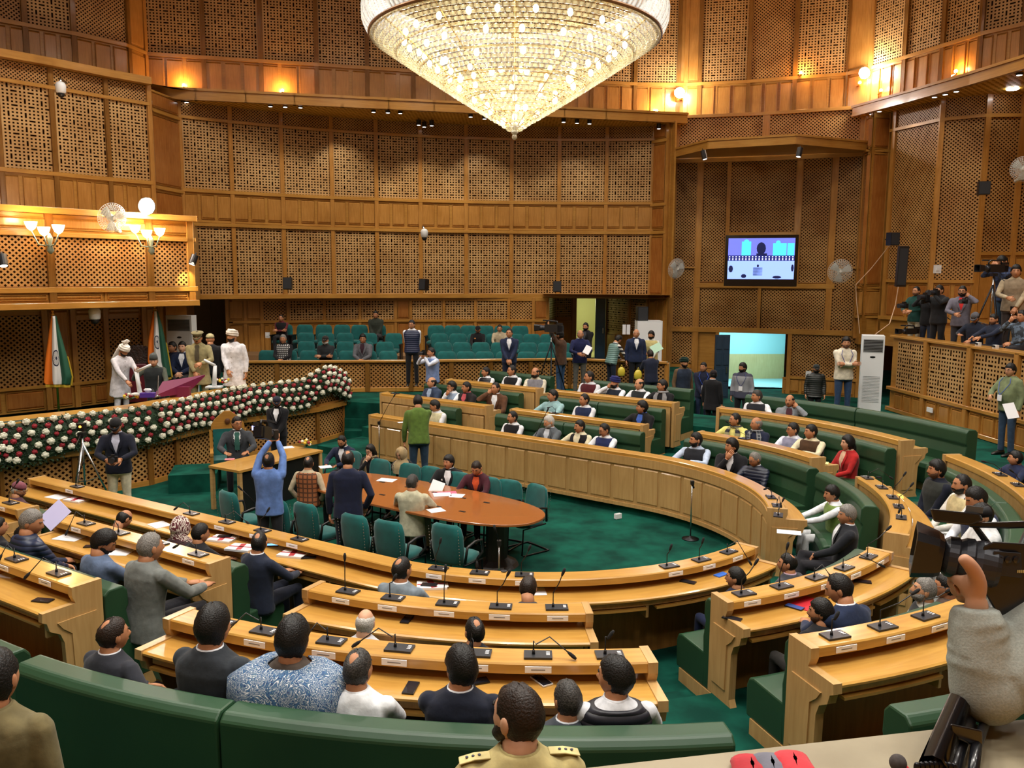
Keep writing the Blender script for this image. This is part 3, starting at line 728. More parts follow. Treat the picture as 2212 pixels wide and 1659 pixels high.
# dark door at the rear left
def door(name, xa, xb, d, z0, z1, mat, rows=3, cols=2, ang=None):
    z1 = zt(z1)
    a, b = np.array(PX(xa, d)), np.array(PX(xb, d)); m = (a+b)/2; L = np.linalg.norm(b-a); an = atan2(b[1]-a[1], b[0]-a[0])
    mb = MB(); R_ = rotz(an); c = np.array([m[0], m[1], (z0+z1)/2]); mb.box(c, (L/2, .03, (z1-z0)/2), an)
    cw, ch = L/cols, (z1-z0)/rows
    for i in range(cols):
        for j in range(rows):
            q = R_@np.array([-L/2+cw*(i+.5), -.035, 0]); mb.box((c[0]+q[0], c[1]+q[1], z0+ch*(j+.5)), (cw*.34, .015, ch*.38), an)
    o = mb.build(name, mat, bevel=.01); tag(o, kind='structure')
    hb = MB(); q = R_@np.array([L/2-.1, -.07, 0]); hb.box((c[0]+q[0], c[1]+q[1], (z0+z1)/2-.1), (.02, .03, .1), an); hb.build('door_handle', CHROME, o)
    return o
door('door_1', 405, 492, 28.6, Z4, -.05, wood('dark_door_wood', '#2e1c12', '#1e120b', 'V', rough=.35, coat=.3), 4, 2)
# recess at the rear right: back wall with open door, side wall with notices
rr = Wall('wall_recess_back', [PX(1180, 29.3), PX(1200, 31.0), PX(1238, 31.3)])
rr.cell(.1, rr.L[-1], -.95, -.1, 'LB'); rr.cell(.1, rr.L[-1], zi(Z4), -1.0, 'W2'); rr.pil(rr.L[-1], zi(Z4), -.02, .2); rr.pil(.1, zi(Z4), -.02, .12); rr.done(back=(zi(Z4), 0))
sw = Wall('wall_recess_side', [PX(1309, 31.3), PX(1438, 28.4)])
sw.cell(.1, 1.7, -1.5, -.08, 'LB'); sw.cell(1.8, sw.L[-1]-1, -1.5, -.08, 'LB'); sw.cell(.1, sw.L[-1]-1, zi(Z4), -1.6, 'W4'); sw.cell(sw.L[-1]-.95, sw.L[-1], zi(Z4), -.08, 'W2')
for u in (.05, 1.75, sw.L[-1]-1): sw.pil(u, zi(Z4), -.02, .12)
sw.done(back=(zi(Z4), 0))
mb = MB(); mb.face([(q[0], q[1], zt(-.02)) for q in (PX(1170, 29), PX(1447, 28), PX(1447, 32), PX(1170, 32))], None); mb.face([(q[0], q[1], zt(.1)) for q in (PX(1170, 29), PX(1447, 28), PX(1447, 34), PX(1170, 34))][::-1])
o = mb.build('ceiling_recess', WH); tag(o, kind='structure')
# corridor seen through the rear door
PALE = plain('pale_yellow_paint', '#d8d79a', .7); CYAN = plain('pale_cyan_paint', '#a5d8dc', .6); PINE = wood('pale_pine', '#cdbb86', '#bda873', 'V', rough=.5, coat=0)
def room(name, xa, xb, d0, d1, z0, z1, mat, mat2=None, zs=None):
    z1 = zt(z1); zs = zt(zs) if zs else None
    a, b, c, e = PX(xa, d0), PX(xb, d0), PX(xb, d1), PX(xa, d1); mb = MB()
    for p, q in ((e, c),):
        zz = zs or z0
        mb.face([(p[0], p[1], zz), (q[0], q[1], zz), (q[0], q[1], z1), (p[0], p[1], z1)][::-1], [(0, 0), (1, 0), (1, 1), (0, 1)], 0)
        if zs: mb.face([(p[0], p[1], z0), (q[0], q[1], z0), (q[0], q[1], zs), (p[0], p[1], zs)][::-1], [(0, 0), (4, 0), (4, 1), (0, 1)], 1)
    for p, q in ((a, e), (c, b)): mb.face([(p[0], p[1], z0), (q[0], q[1], z0), (q[0], q[1], z1), (p[0], p[1], z1)], None, 0)
    for z in (z0, z1): mb.face([(p[0], p[1], z) for p in (a, b, c, e)], [(p[0], p[1]) for p in (a, b, c, e)], 0)
    o = mb.build(name, [mat, mat2 or mat]); tag(o, kind='structure'); return o
room('wall_corridor_rear', 1237, 1290, 31.5, 34.0, Z4-.02, .1, PALE)
room('wall_corridor_right', 1546, 1706, 28.75, 31.0, ZD, -1.0, CYAN, PINE, -2.55)
LGT = plain('lit_tube_white', '#eaf6ff', .5, emit=9); LGC = plain('lit_tube_cool', '#e8faff', .5, emit=8)
for (x, d, z, m_, nm, lb) in ((1262, 32.6, .02, LGT, 'ceiling_light', 'tube light in the pale yellow corridor behind the rear door'), (1640, 29.4, -1.04, LGC, 'ceiling_light', 'tube light in the pale blue corridor behind the right-hand door')):
    q = PX(x, d); mb = MB(); mb.box((q[0], q[1], zt(z)-.02), (.5, .08, .02)); o = mb.build(nm, m_); tag(o, lb, 'light')
def pl(name, loc, e, col, size=.3, kind='POINT', rot=None, spot=None):
    L = bpy.data.lights.new(name, kind); L.energy = e; L.color = col
    if kind == 'AREA': L.size = size
    else: L.shadow_soft_size = size
    if spot: L.spot_size = spot; L.spot_blend = .6
    o = bpy.data.objects.new(name, L); o.location = tuple(map(float, loc)); COL.objects.link(o)
    if rot is not None: o.rotation_euler = rot
    return o
pl('corridor_lamp', PX(1262, 32.6)+(-1.1,), 22, (1, .95, .7), .3)
pl('corridor_lamp_cool', PX(1640, 29.6)+(-2.1,), 60, (.9, .98, 1), .3)
door('door_2', 1286, 1308, 30.9, Z4, -.05, plain('blue_door', '#3a5a78', .35, coat=.3), 4, 1)
door('door_3', 1552, 1584, 27.0, ZD, -1.3, plain('slate_blue_door', '#2c3f52', .35, coat=.3), 4, 2)
# ---- front of the press gallery on the right
gf = Wall('wall_press_gallery', [(8.95, 19.7), (9.05, 18.3), (9.24, 15.8), (9.5, 12.4), (9.8, 8.0)])
ZP = -1.36; ZLt = zat(2000, 842, 18.3)
for a, b in ((1936, 1996), (2003, 2088), (2098, 2190), (2200, 2330), (2345, 2560)):
    ua, ub = gf.spx(a, -1.8), gf.spx(b, -1.8)
    gf.cell(ua, ub, zi(ZLt), zi(ZP-.1), 'LB'); gf.cell(ua, ub, zi(Z4), zi(ZLt-.06), 'W3'); gf.pil(ub+.05, zi(Z4), zi(ZP), .12)
gf.strip(gf.mb, 0, gf.L[-1], [(-.03, zi(Z4)), (-.03, zi(ZP)), (-.1, zi(ZP)), (-.1, zi(Z4))], 3)
gf.rail(0, gf.L[-1], zi(ZLt-.03), .08); gf.rail(0, gf.L[-1], zi(Z4+.05), .1)
gf.strip(gf.tr, 0, gf.L[-1], [(-.3, zi(ZP-.03)), (.06, zi(ZP-.03)), (.06, zi(ZP+.02)), (-.3, zi(ZP+.02))], 1)
gf.done()
ZG = -1.85
o = slab('floor_press_gallery', WH, [(9.9, 8), (16, 8), (16, 22), (12.4, 25.0), (9.0, 19.7), (9.15, 18.3), (9.34, 15.8), (9.6, 12.4)], ZG, ZG-.1); tag(o, kind='structure')
for i in range(4):
    o = slab('floor_gallery_step', WH, [(10.6+.5*i, 8), (18, 8), (18, 22), (12.4+.5*i, 19.5)], ZG+.22*(i+1), ZG+.22*i-.01); tag(o, kind='structure')
# ---- ceiling and the walls behind the camera
o = slab('ceiling', mottled('ceiling_wood', '#c9a878', '#b8935f', .5, .6), [(-24, -8), (24, -8), (24, 34), (-24, 34)], ZT+.2, ZT); tag(o, kind='structure')
bw = Wall('wall_behind', [(19.8, 13), (17.5, 2), (10, -6), (-8, -6), (-16, 3), (-17, 15)]); bw.cell(0, bw.L[-1], -4, 11.7, 'W1'); bw.done()

mb = MB()
for (x0, y0), (x1, y1) in (((-20, 30.0), (1.9, 32.0)), ((1.9, 36), (20, 36)), ((-20, 14), (-20, 30)), ((20, 36), (20, 13))):
    mb.face([(x0, y0, -4), (x1, y1, -4), (x1, y1, 9.6), (x0, y0, 9.6)], [(0, 0), (9, 0), (9, 9), (0, 9)])
o = mb.build('wall_outer', WRED); tag(o, kind='structure')

q = PZ(2180, 180, zt(6.53)); mb = MB(); mb.lathe(q, [(.005, -.02), (.14, -.02), (.16, .0)], 18); o = mb.build('recessed_light', plain('recessed_glow', '#ffffff', .4, emit=14)); tag(o, 'round recessed ceiling light under the right shelf near the top right corner', 'light')
# ================================================================ chandelier
def crystal_mat(name, tint, em):
    m = bpy.data.materials.new(name); nt, b = nodes(m); out = nt.nodes['Material Output']
    uv = nd(nt, 'ShaderNodeUVMap'); sx = nd(nt, 'ShaderNodeSeparateXYZ'); nt.links.new(uv.outputs[0], sx.inputs[0])
    wv = mth(nt, 'ABSOLUTE', mth(nt, 'SINE', mth(nt, 'MULTIPLY', sx.outputs[0], pi*150)))
    tr = nd(nt, 'ShaderNodeBsdfTranslucent'); tr.inputs[0].default_value = srgb(tint)
    gl = nd(nt, 'ShaderNodeBsdfGlossy'); gl.inputs[0].default_value = (1, 1, 1, 1); gl.inputs['Roughness'].default_value = .12
    tp = nd(nt, 'ShaderNodeBsdfTransparent')
    bp = nd(nt, 'ShaderNodeBump'); bp.inputs['Strength'].default_value = 1; bp.inputs['Distance'].default_value = .03
    nt.links.new(wv, bp.inputs['Height']); nt.links.new(bp.outputs[0], gl.inputs['Normal'])
    a = nd(nt, 'ShaderNodeMixShader'); a.inputs[0].default_value = .35; nt.links.new(tr.outputs[0], a.inputs[1]); nt.links.new(gl.outputs[0], a.inputs[2])
    c = nd(nt, 'ShaderNodeMixShader'); nt.links.new(mth(nt, 'ADD', mth(nt, 'MULTIPLY', wv, .55), .25), c.inputs[0]); nt.links.new(tp.outputs[0], c.inputs[1]); nt.links.new(a.outputs[0], c.inputs[2])
    nt.links.new(c.outputs[0], out.inputs[0]); return m
CR = crystal_mat('crystal_strands', '#ddd0a6', 0)
CRW = crystal_mat('crystal_rim', '#e4e8ea', 0)
BULB = plain('chandelier_bulb', '#fff0cf', .3, emit=25)
CD = 11.1
cx0, cx1 = PD(783, 60, CD)[0], PD(1425, 60, CD)[0]; CCX = float((cx0+cx1)/2); CRad = float((cx1-cx0)/2)
zr = zat(1104, 84, CD); ztip = zat(1104, 296, CD)
ch = empty('crystal_chandelier', (CCX, CD, ztip), 0, 'huge cone-shaped crystal chandelier hanging point down over the well', 'chandelier')
C0 = (CCX, CD, ztip)
NT = 30
def tier_r(t): return CRad*.965*(1-t)**.93 if t < .9 else CRad*.965*(.1**.93)*(1-(t-.9)/.1*.75)
mb = MB(); cagem = MB()
for i in range(NT):
    t0_, t1_ = i/NT, (i+1)/NT
    r0, r1 = tier_r(t0_), tier_r(t1_); za, zb = zr+(ztip+.08-zr)*t0_, zr+(ztip+.08-zr)*t1_
    n = 96
    prof = [(r0, za), (r0+.012, za-.012), (r0-.004, za-.04), (r1+.035, zb+.004), (r1+.01, zb+.006)]
    base = len(mb.v)
    for r, z in prof:
        for j in range(n):
            q = 2*pi*j/n; mb.v.append((CCX+r*cos(q), CD+r*sin(q), z))
    for a in range(len(prof)-1):
        for j in range(n):
            k = (j+1) % n; mb.f.append((base+a*n+j, base+a*n+k, base+(a+1)*n+k, base+(a+1)*n+j)); mb.mi.append(0)
            sc = max(.08, r0/CRad)
            mb.uv.append([(j/n*sc, a), ((j+1)/n*sc, a), ((j+1)/n*sc, a+1), (j/n*sc, a+1)])
    if i % 5 == 0: cagem.tube([(CCX+(r0-.04)*cos(q*pi/24), CD+(r0-.04)*sin(q*pi/24), za-.01) for q in range(49)], .012, 6)
mb.build('crystal_cone', CR, ch, smooth=False, loc=C0)
for q in range(12):
    a = q*pi/6; cagem.tube([(CCX+(tier_r(t)-.05)*cos(a), CD+(tier_r(t)-.05)*sin(a), zr+(ztip+.08-zr)*t) for t in np.linspace(0, .95, 12)], .009, 5)
cagem.build('brass_frame', BRASS, ch, loc=C0)
mb = MB(); n = 160; rows = []
for h, dr in ((0, 0), (.06, .045), (.16, .085), (.3, .09), (.42, .06), (.5, 0), (.52, -.12)):
    rows.append([(CCX+(CRad*.965+dr*1.1+(.012 if j % 2 else 0))*cos(2*pi*j/n), CD+(CRad*.965+dr*1.1+(.012 if j % 2 else 0))*sin(2*pi*j/n), zr+h) for j in range(n)])
mb.loft(rows, caps=False); mb.build('crystal_rim', CRW, ch, loc=C0)
mb = MB(); mb.tube([(CCX+(CRad*.965+.01)*cos(q*pi/48), CD+(CRad*.965+.01)*sin(q*pi/48), zr) for q in range(97)], .022, 8); mb.build('rim_band', plain('copper_band', '#9a7250', .35, .7), ch, loc=C0)
mb = MB(); mb.ball((CCX, CD, ztip+.0), .035); mb.lathe((CCX, CD, ztip), [(.02, .02), (.05, .06), (.02, .1), (.09, .14), (.03, .18)], 12); mb.build('drop_finial', plain('clear_crystal', '#f2f0e8', .05, spec=.9), ch, smooth=True, loc=C0)
mb = MB(); mb.tube([(CCX, CD, zr), (CCX, CD, ZT)], .05, 10); mb.lathe((CCX, CD, ZT-.1), [(.3, 0), (.35, .1)], 20); mb.build('suspension_rod', BRASS, ch, loc=C0)
random.seed(5); mb = MB(); nb_ = 0
for (t, cnt) in ((.06, 22), (.2, 16), (.36, 12), (.52, 9), (.68, 6), (.82, 4), (.92, 2)):
    for j in range(cnt):
        a = 2*pi*(j+.3*random.random())/cnt; r = (tier_r(t))*.82; z = zr+(ztip+.08-zr)*t+.02
        b = MB(); b.ball((CCX+r*cos(a), CD+r*sin(a), z), (.032, .032, .045), 8, 6); b.build('bulb', BULB, ch, smooth=True, loc=C0)
for t, e, rr_ in ((.1, 13, .8), (.45, 5, .4), (.75, 1.4, .15)):
    pl('chandelier_lamp', (CCX, CD, zr+(ztip-zr)*t+.1), e, (1, .93, .8), rr_)
# ================================================================ unseen ceiling lamps, added as fill to light the hall
mb = MB(); DL = plain('ceiling_fill_disc', '#fff2df', .5, emit=12)
for i in range(14):
    a = 2*pi*i/14+.2; x, y = .5+9.5*cos(a), 13.5+9.0*sin(a)
    mb.lathe((x, y, ZT-.02), [(.01, 0), (.38, 0), (.42, .02)], 16)
    pl('ceiling_fill_lamp', (x, y, ZT-.1), 700, (1, .95, .86), .5, 'SPOT', (0, 0, 0), spot=2.5)
for i in range(6):
    a = 2*pi*i/6+.2; x, y = .5+4.5*cos(a), 9.5+4.5*sin(a)
    mb.lathe((x, y, ZT-.02), [(.01, 0), (.38, 0), (.42, .02)], 16)
    pl('ceiling_fill_lamp', (x, y, ZT-.1), 650, (1, .96, .9), .5, 'SPOT', (0, 0, 0), spot=2.3)
for x, y in ((-4, -2.5), (0, -3), (4, -2.5), (7, 1), (-7, 2), (1.5, 2.5)):  # extra fill added behind and above the camera to brighten the foreground
    mb.lathe((x, y, ZT-.02), [(.01, 0), (.38, 0), (.42, .02)], 16)
    pl('ceiling_fill_lamp', (x, y, ZT-.1), 480, (1, .96, .9), .5, 'SPOT', (0, 0, 0), spot=2.5)
o = mb.build('ceiling_fill_lamps', DL); tag(o, kind='structure')
# ================================================================ cylinder spots under the shelves
CAN = plain('can_black', '#16161a', .35)
SPOTLENS = plain('spot_lens', '#ffffff', .3, emit=3)
def can(x, y, d, h=.17, r=.075, ax=(0, 0, 1), label='', lit=True, group=None, ztop=None):
    q = PD(x, y, d); root = empty('cylinder_spotlight', q, 0, label, 'spotlight', group); st = .06 if ztop is None else max(.05, ztop-q[2]-h/2)
    mb = MB(); mb.lathe(q, [(r*.9, -h/2), (r, -h/2+.01), (r, h/2)], 14, ax=ax); mb.lathe(q, [(.015, h/2), (.015, h/2+st)], 8, ax=ax); mb.build('can', CAN, root, loc=tuple(q))
    mb = MB(); mb.lathe(q, [(.005, -h/2-.004), (r*.75, -h/2-.004), (r*.78, -h/2+.004)], 14, ax=ax); mb.build('lens', SPOTLENS if lit else CAN, root, loc=tuple(q))
    return q
def front_d(x, poly):
    best = None
    for a, b in zip(poly, poly[1:]):
        for t in np.linspace(0, 1, 40):
            p = lerp(a, b, t); e = abs(proj((p[0], p[1], zt(6.6)))[0]-x)
            if best is None or e < best[0]: best = (e, p[1])
    return best[1]
trio = ['left', 'middle', 'right']; nm_ = ['at the far left end of the rear shelf', 'above the second wall panel from left', 'left of the chandelier', 'close beside the chandelier on its left', 'under the chandelier tip, on its left', 'right of the chandelier', 'at the right end of the rear shelf']
grp_ = [[(361, 222), (396, 223)], [(577, 230), (609, 231), (642, 232)], [(800, 240), (831, 241), (858, 242)], [(898, 267), (910, 271), (926, 268)], [(1010, 248), (1040, 252)], [(1211, 257), (1240, 259), (1267, 260)], [(1417, 269), (1444, 271)]]
for gi, gr in enumerate(grp_):
    for j, (x, y) in enumerate(gr):
        d = max(PZ(x, y-3, zt(6.46))[1], front_d(x, [fa, fb])+.25); w_ = (trio[j] if len(gr) == 3 else ('left', 'right')[j])
        can(x, y, d, ztop=zt(6.55), label='black cylinder spotlight, the %s one %s' % (w_, nm_[gi]), group='black cylinder spotlights under the rear shelf')
for i, (x, y) in enumerate(((1877, 231), (1893, 225), (2012, 192), (2035, 186), (2059, 179), (2195, 141))):
    d = max(PZ(x, y-3, zt(6.46))[1], front_d(x, fr)+.25); w_ = ['lowest and leftmost', 'second from left', 'left one of the middle three', 'centre one of the middle three', 'right one of the middle three', 'topmost, nearest the picture edge'][i]
    can(x, y, d, h=.2, r=.085, ztop=zt(6.55), label='black cylinder spotlight under the sloping right shelf, '+w_, group='black cylinder spotlights under the right shelf')
q = can(1515, 330, 25.4, h=.26, r=.08, ax=(-.25, .1, 1), label='tilted cylinder spotlight with bright lens at the left of the screen shelf')
q = can(1721, 322, 24.6, h=.26, r=.08, ax=(.2, .1, 1), label='tilted cylinder spotlight at the right corner of the screen shelf')
q = can(415, 569, 18.9, h=.22, r=.08, ax=(.3, .3, 1), label='tilted black spotlight at the right end of the balcony front')
q = can(3, 575, 15.6, h=.22, r=.08, ax=(-.3, .3, 1), label='black spotlight at the left picture edge on the balcony front')
# wall pools from the shelf spots
for x, y, e in ((905, 300, 130), (1030, 310, 70), (730, 300, 60), (590, 280, 45), (1240, 310, 45)):
    q = PZ(x, y-40, zt(6.35)); s_ = pl('shelf_spot', (q[0], q[1]-.3, zt(6.3)), e, (1, .9, .72) if x == 905 else (1, .96, .9), .06, 'SPOT', (radians(22), 0, 0), spot=1.5)
# floodlights fixed to the walls
FLOOD = plain('floodlight_lens', '#ffffff', .4, emit=90)
def wall_d(W, x, z): return float(W.at(W.spx(x, z))[0][1])
def flood(x, y, d, e, label, arm=.28):
    q = PD(x, y, d); root = empty('floodlight', q, 0, label, 'floodlight')
    mb = MB(); mb.lathe(q, [(.10, .06), (.17, .0), (.19, -.06), (.18, -.075)], 20, ax=(0, 1, 0)); mb.build('housing', CHROME, root, loc=tuple(q))
    mb = MB(); mb.tube([q+np.array([0, .03, 0]), q+np.array([0, arm, -.02])], .02, 6); mb.build('bracket', CHROME, root, loc=tuple(q))
    mb = MB(); mb.lathe(q, [(.005, -.10), (.12, -.09), (.17, -.07)], 20, ax=(0, 1, 0)); mb.build('lens', FLOOD, root, smooth=True, loc=tuple(q))
    pl('flood_lamp', q+np.array([0, -.3, 0]), e, (1, .96, .9), .2)
flood(315, 455, wall_d(bn, 315, 2.3)-.1, 200, 'blazing white floodlight on top of the balcony ledge at left', arm=.1)
flood(1460, 197, wall_d(wu, 1455, 7.5)-.35, 150, 'blazing white floodlight at the right end of the long rear shelf')
flood(1858, 150, wall_d(wc, 1855, 7.5)-.35, 150, 'blazing white floodlight in the upper right corner of the hall')
# warm bulbs hidden behind the shelves, throwing light up the panelling
WARM = plain('warm_bulb', '#ffb45a', .4, emit=40)
for x, y, dd in ((390, 192, .25), (603, 201, .25), (1412, 236, .25), (1466, 205, .6), (1722, 150, .9), (2057, 143, .3), (1896, 186, .3), (1850, 170, .5)):
    W_ = wu if x < 1468 else wc if x < 1870 else wd; dd_ = wall_d(W_, x, 7.2)-.16; q = PD(x, y, dd_)
    root = empty('uplight_bulb', q, 0, {390: 'warm uplight bulb glowing behind the shelf above the far left spotlights', 603: 'second warm uplight bulb from the left behind the rear shelf', 1412: 'warm uplight bulb behind the shelf right of the chandelier', 1466: 'warm wall bulb below the floodlight right of the chandelier', 1722: 'faint warm bulb low on the upper right panelling', 2057: 'warm uplight bulb behind the right shelf near the top right corner', 1896: 'warm uplight bulb at the left end of the right shelf', 1850: 'warm bulb directly under the corner floodlight'}[x], 'bulb')
    mb = MB(); mb.ball(q, .05, 10, 8); mb.build('glass', WARM, root, smooth=True, loc=tuple(q)); mb = MB(); mb.lathe(q, [(.03, -.1), (.03, -.04)], 8); mb.box(q+np.array([0, .08, -.08]), (.02, .12, .015)); mb.build('socket', BRASS, root, loc=tuple(q))
    pl('uplight', (q[0], q[1]-.12, q[2]+.05), 30 if x < 1500 else 20, (1, .55, .2), .06)
# sconces on the balcony front
def sconce(x, y, d, label):
    q = PD(x, y, d); root = empty('wall_sconce', q, 0, label, 'wall lamp')
    mb = MB(); mb.lathe(q, [(.02, -.4), (.07, -.33), (.03, -.2), (.06, -.1), (.02, 0)], 12)
    sh = []
    for a, z in ((-.26, .12), (-.02, .02), (.26, .06)):
        c = q+np.array([a, -.15, z]); mb.tube([q+np.array([0, 0, -.25]), q+np.array([a*.6, -.12, -.22]), c+np.array([0, 0, -.08])], .014, 6); sh.append(c)
    mb.build('arm', plain('pale_glass_metal', '#9fb0a8', .25, .5), root, smooth=True, loc=tuple(q))
    for c in sh:
        mb = MB(); mb.lathe(c, [(.02, -.08), (.07, -.04), (.1, .03), (.115, .09)], 14, caps=False); mb.build('glass_shade', plain('sconce_glass', '#ffd9a0', .4, emit=9), root, smooth=True, loc=tuple(q))
        mb = MB(); mb.ball(c+np.array([0, 0, .02]), .035, 8, 6); mb.build('bulb', plain('sconce_bulb', '#ffcf8a', .4, emit=60), root, smooth=True, loc=tuple(q))
    pl('sconce_lamp', q+np.array([0, -.25, .25]), 45, (1, .6, .25), .12)
sconce(103, 515, 16.35, 'three-armed glass sconce glowing on the balcony front, the left one')
sconce(322, 518, 18.1, 'three-armed glass sconce glowing on the balcony front under the floodlight')
s_ = pl('balcony_spot', PD(414, 575, 18.8), 90, (1, .8, .4), .05, 'SPOT', None, spot=.9)
s_.rotation_euler = (Vector(tuple(PD(392, 640, 19.2)-PD(414, 575, 18.8)))).to_track_quat('-Z', 'Y').to_euler()
# ================================================================ people
SKIN = {}
def skin(tone):
    k = 'skin_%d' % tone
    cols_ = [('#c89674', '#b8845f'), ('#bb8562', '#a97350'), ('#a5704d', '#925f3f'), ('#d3a688', '#c49274')][tone]
    return mottled(k, cols_[0], cols_[1], 9, .55, 3, spec=.35)
def cloth(col, pat=None):
    name = 'cloth_'+col.strip('#')+('_'+pat if pat else '')
    if name in MATS: return MATS[name]
    c = np.array([int(col.strip('#')[i:i+2], 16) for i in (0, 2, 4)], float)
    if pat is None:
        return mottled(name, tuple(np.minimum(255, c*1.06)), tuple(c*.9), 14, .85, 5, bump=.25, sheen=.1, spec=.25)
    m = bpy.data.materials.new(name); nt, b = nodes(m); tc = nd(nt, 'ShaderNodeTexCoord'); b.inputs['Roughness'].default_value = .8
    sx = nd(nt, 'ShaderNodeSeparateXYZ'); nt.links.new(tc.outputs['Object'], sx.inputs[0])
    mx = nd(nt, 'ShaderNodeMix', data_type='RGBA'); mx.inputs[6].default_value = srgb(tuple(c))
    def wave(o, f, th=.0): return mth(nt, 'GREATER_THAN', mth(nt, 'SINE', mth(nt, 'MULTIPLY', o, f)), th)
    if pat == 'puffer':
        h = mth(nt, 'ABSOLUTE', mth(nt, 'SINE', mth(nt, 'MULTIPLY', sx.outputs[2], 62)))
        bp = nd(nt, 'ShaderNodeBump'); bp.inputs['Strength'].default_value = .7; bp.inputs['Distance'].default_value = .008
        nt.links.new(h, bp.inputs['Height']); nt.links.new(bp.outputs[0], b.inputs['Normal'])
        mx.inputs[7].default_value = srgb(tuple(c*.6)); nt.links.new(mth(nt, 'LESS_THAN', h, .16), mx.inputs[0]); b.inputs['Roughness'].default_value = .45
    elif pat == 'check':
        mx.inputs[7].default_value = srgb((225, 225, 225)); nt.links.new(mth(nt, 'MULTIPLY', wave(sx.outputs[0], 110), wave(sx.outputs[2], 110)), mx.inputs[0])
    elif pat == 'plaid':
        mx.inputs[7].default_value = srgb(tuple(np.minimum(255, c*.4+120))); nt.links.new(mth(nt, 'MAXIMUM', wave(sx.outputs[0], 120, .8), wave(sx.outputs[2], 120, .8)), mx.inputs[0])
    elif pat == 'darkplaid':
        mx.inputs[7].default_value = srgb(tuple(c*.55)); nt.links.new(mth(nt, 'MAXIMUM', wave(sx.outputs[0], 90, .6), wave(sx.outputs[2], 90, .6)), mx.inputs[0])
    elif pat == 'stripe':
        mx.inputs[7].default_value = srgb((28, 30, 45)); nt.links.new(wave(sx.outputs[2], 62), mx.inputs[0])
    elif pat == 'fade':
        mx.inputs[7].default_value = srgb((60, 62, 80)); nt.links.new(wave(sx.outputs[2], 9, .2), mx.inputs[0])
    elif pat == 'camo':
        n = nd(nt, 'ShaderNodeTexNoise'); n.inputs['Scale'].default_value = 12; nt.links.new(tc.outputs['Object'], n.inputs['Vector'])
        mx.inputs[7].default_value = srgb(tuple(c*.5)); nt.links.new(mth(nt, 'GREATER_THAN', n.outputs[0], .5), mx.inputs[0])
    elif pat == 'floral':
        v = nd(nt, 'ShaderNodeTexVoronoi'); v.inputs['Scale'].default_value = 9; v.feature = 'DISTANCE_TO_EDGE'
        n = nd(nt, 'ShaderNodeTexNoise'); n.inputs['Scale'].default_value = 6; n.inputs['Distortion'].default_value = 3; nt.links.new(tc.outputs['Object'], n.inputs['Vector'])
        mx.inputs[7].default_value = srgb((225, 215, 205)); nt.links.new(mth(nt, 'GREATER_THAN', mth(nt, 'SINE', mth(nt, 'MULTIPLY', n.outputs[0], 42)), .25), mx.inputs[0])
    nt.links.new(mx.outputs[2], b.inputs['Base Color']); MATS[name] = m; return m
HAIRC = {'k': ('#14110f', '#0c0a09'), 'g': ('#8b8781', '#5d5a56'), 'w': ('#c9c6c0', '#9d9a94'), 'b': ('#2a1c14', '#1b120c'), 's': ('#45423f', '#22201e'), 'p': ('#6e4a34', '#4b3022')}
def hairm(c): return mottled('hair_'+c, HAIRC[c][0], HAIRC[c][1], 110, .5, 2, bump=.3, spec=.35)
EYE = plain('eye_dark', '#17110e', .3); EYEW = plain('eye_white', '#cfc8c0', .4); LIP = plain('lips', '#8a4f40', .6); SHOE = plain('black_shoe', '#141210', .35); GLASSF = plain('spectacle_frame', '#1c1815', .35)
def head_pt(az, u, off=0.0, wide=1.0):
    """az: 0 = face, pi = back; u: -1 chin .. 1 crown; returns local point (x right, y forward, z up), head centre at origin"""
    cz = u; sr = math.sqrt(max(0, 1-cz*cz))
    ax_, ay_, az_ = .077*wide, .098, .118
    fx = sin(az); fy = cos(az)
    x = ax_*fx*sr; y = ay_*fy*sr; z = az_*cz
    if cz < 0:
        k = -cz; x *= 1-.20*k*k; 
        if fy > 0: y *= 1+.10*k
        else: y *= 1-.38*k; 
        z *= 1.0
    if fy < 0: y *= 1.04
    rr = 1+off/.095
    x *= rr; y *= rr; z *= rr if cz > -.6 else 1
    d = abs(az) if az < pi else 2*pi-az
    g = lambda a, b, sa, sb: math.exp(-((d-a)/sa)**2-((cz-b)/sb)**2)
    b = 0.026*g(0, -.16, .17, .17)+.006*g(0, .08, .12, .16)+.006*g(.3, .25, .35, .10)-.010*g(.36, .08, .2, .12)+.006*g(0, -.46, .26, .07)-.004*g(0, -.36, .2, .04)+.010*g(0, -.82, .4, .16)+.004*g(.7, -.15, .3, .2)
    if off < .004: x += b*fx; y += b*fy
    else: x += b*fx*.6; y += b*fy*.6
    return np.array([x, y, z])
def head_grid(mb, M, O, n, m, off=0., mask=None, mi=0):
    """adds the head surface, or a shell over the part of it where mask > 0, offset by the mask"""
    base = len(mb.v); idx = {}
    for i in range(m+1):
        u = -cos(pi*i/m)*.999
        for j in range(n):
            az = 2*pi*j/n; o = off
            if mask: o = mask(az if az <= pi else 2*pi-az, u, az)
            p = head_pt(az, u, max(o, -.004)); mb.v.append(tuple(O+M@p)); idx[i, j] = o
    for i in range(m):
        for j in range(n):
            k = (j+1) % n
            if mask and max(idx[i, j], idx[i, k], idx[i+1, j], idx[i+1, k]) <= 0: continue
            mb.f.append((base+i*n+j, base+(i+1)*n+j, base+(i+1)*n+k, base+i*n+k)[::-1]); mb.mi.append(mi); mb.uv.append([(0, 0)]*4)
def sstep(a, b, x): t = max(0, min(1, (x-a)/(b-a))); return t*t*(3-2*t)
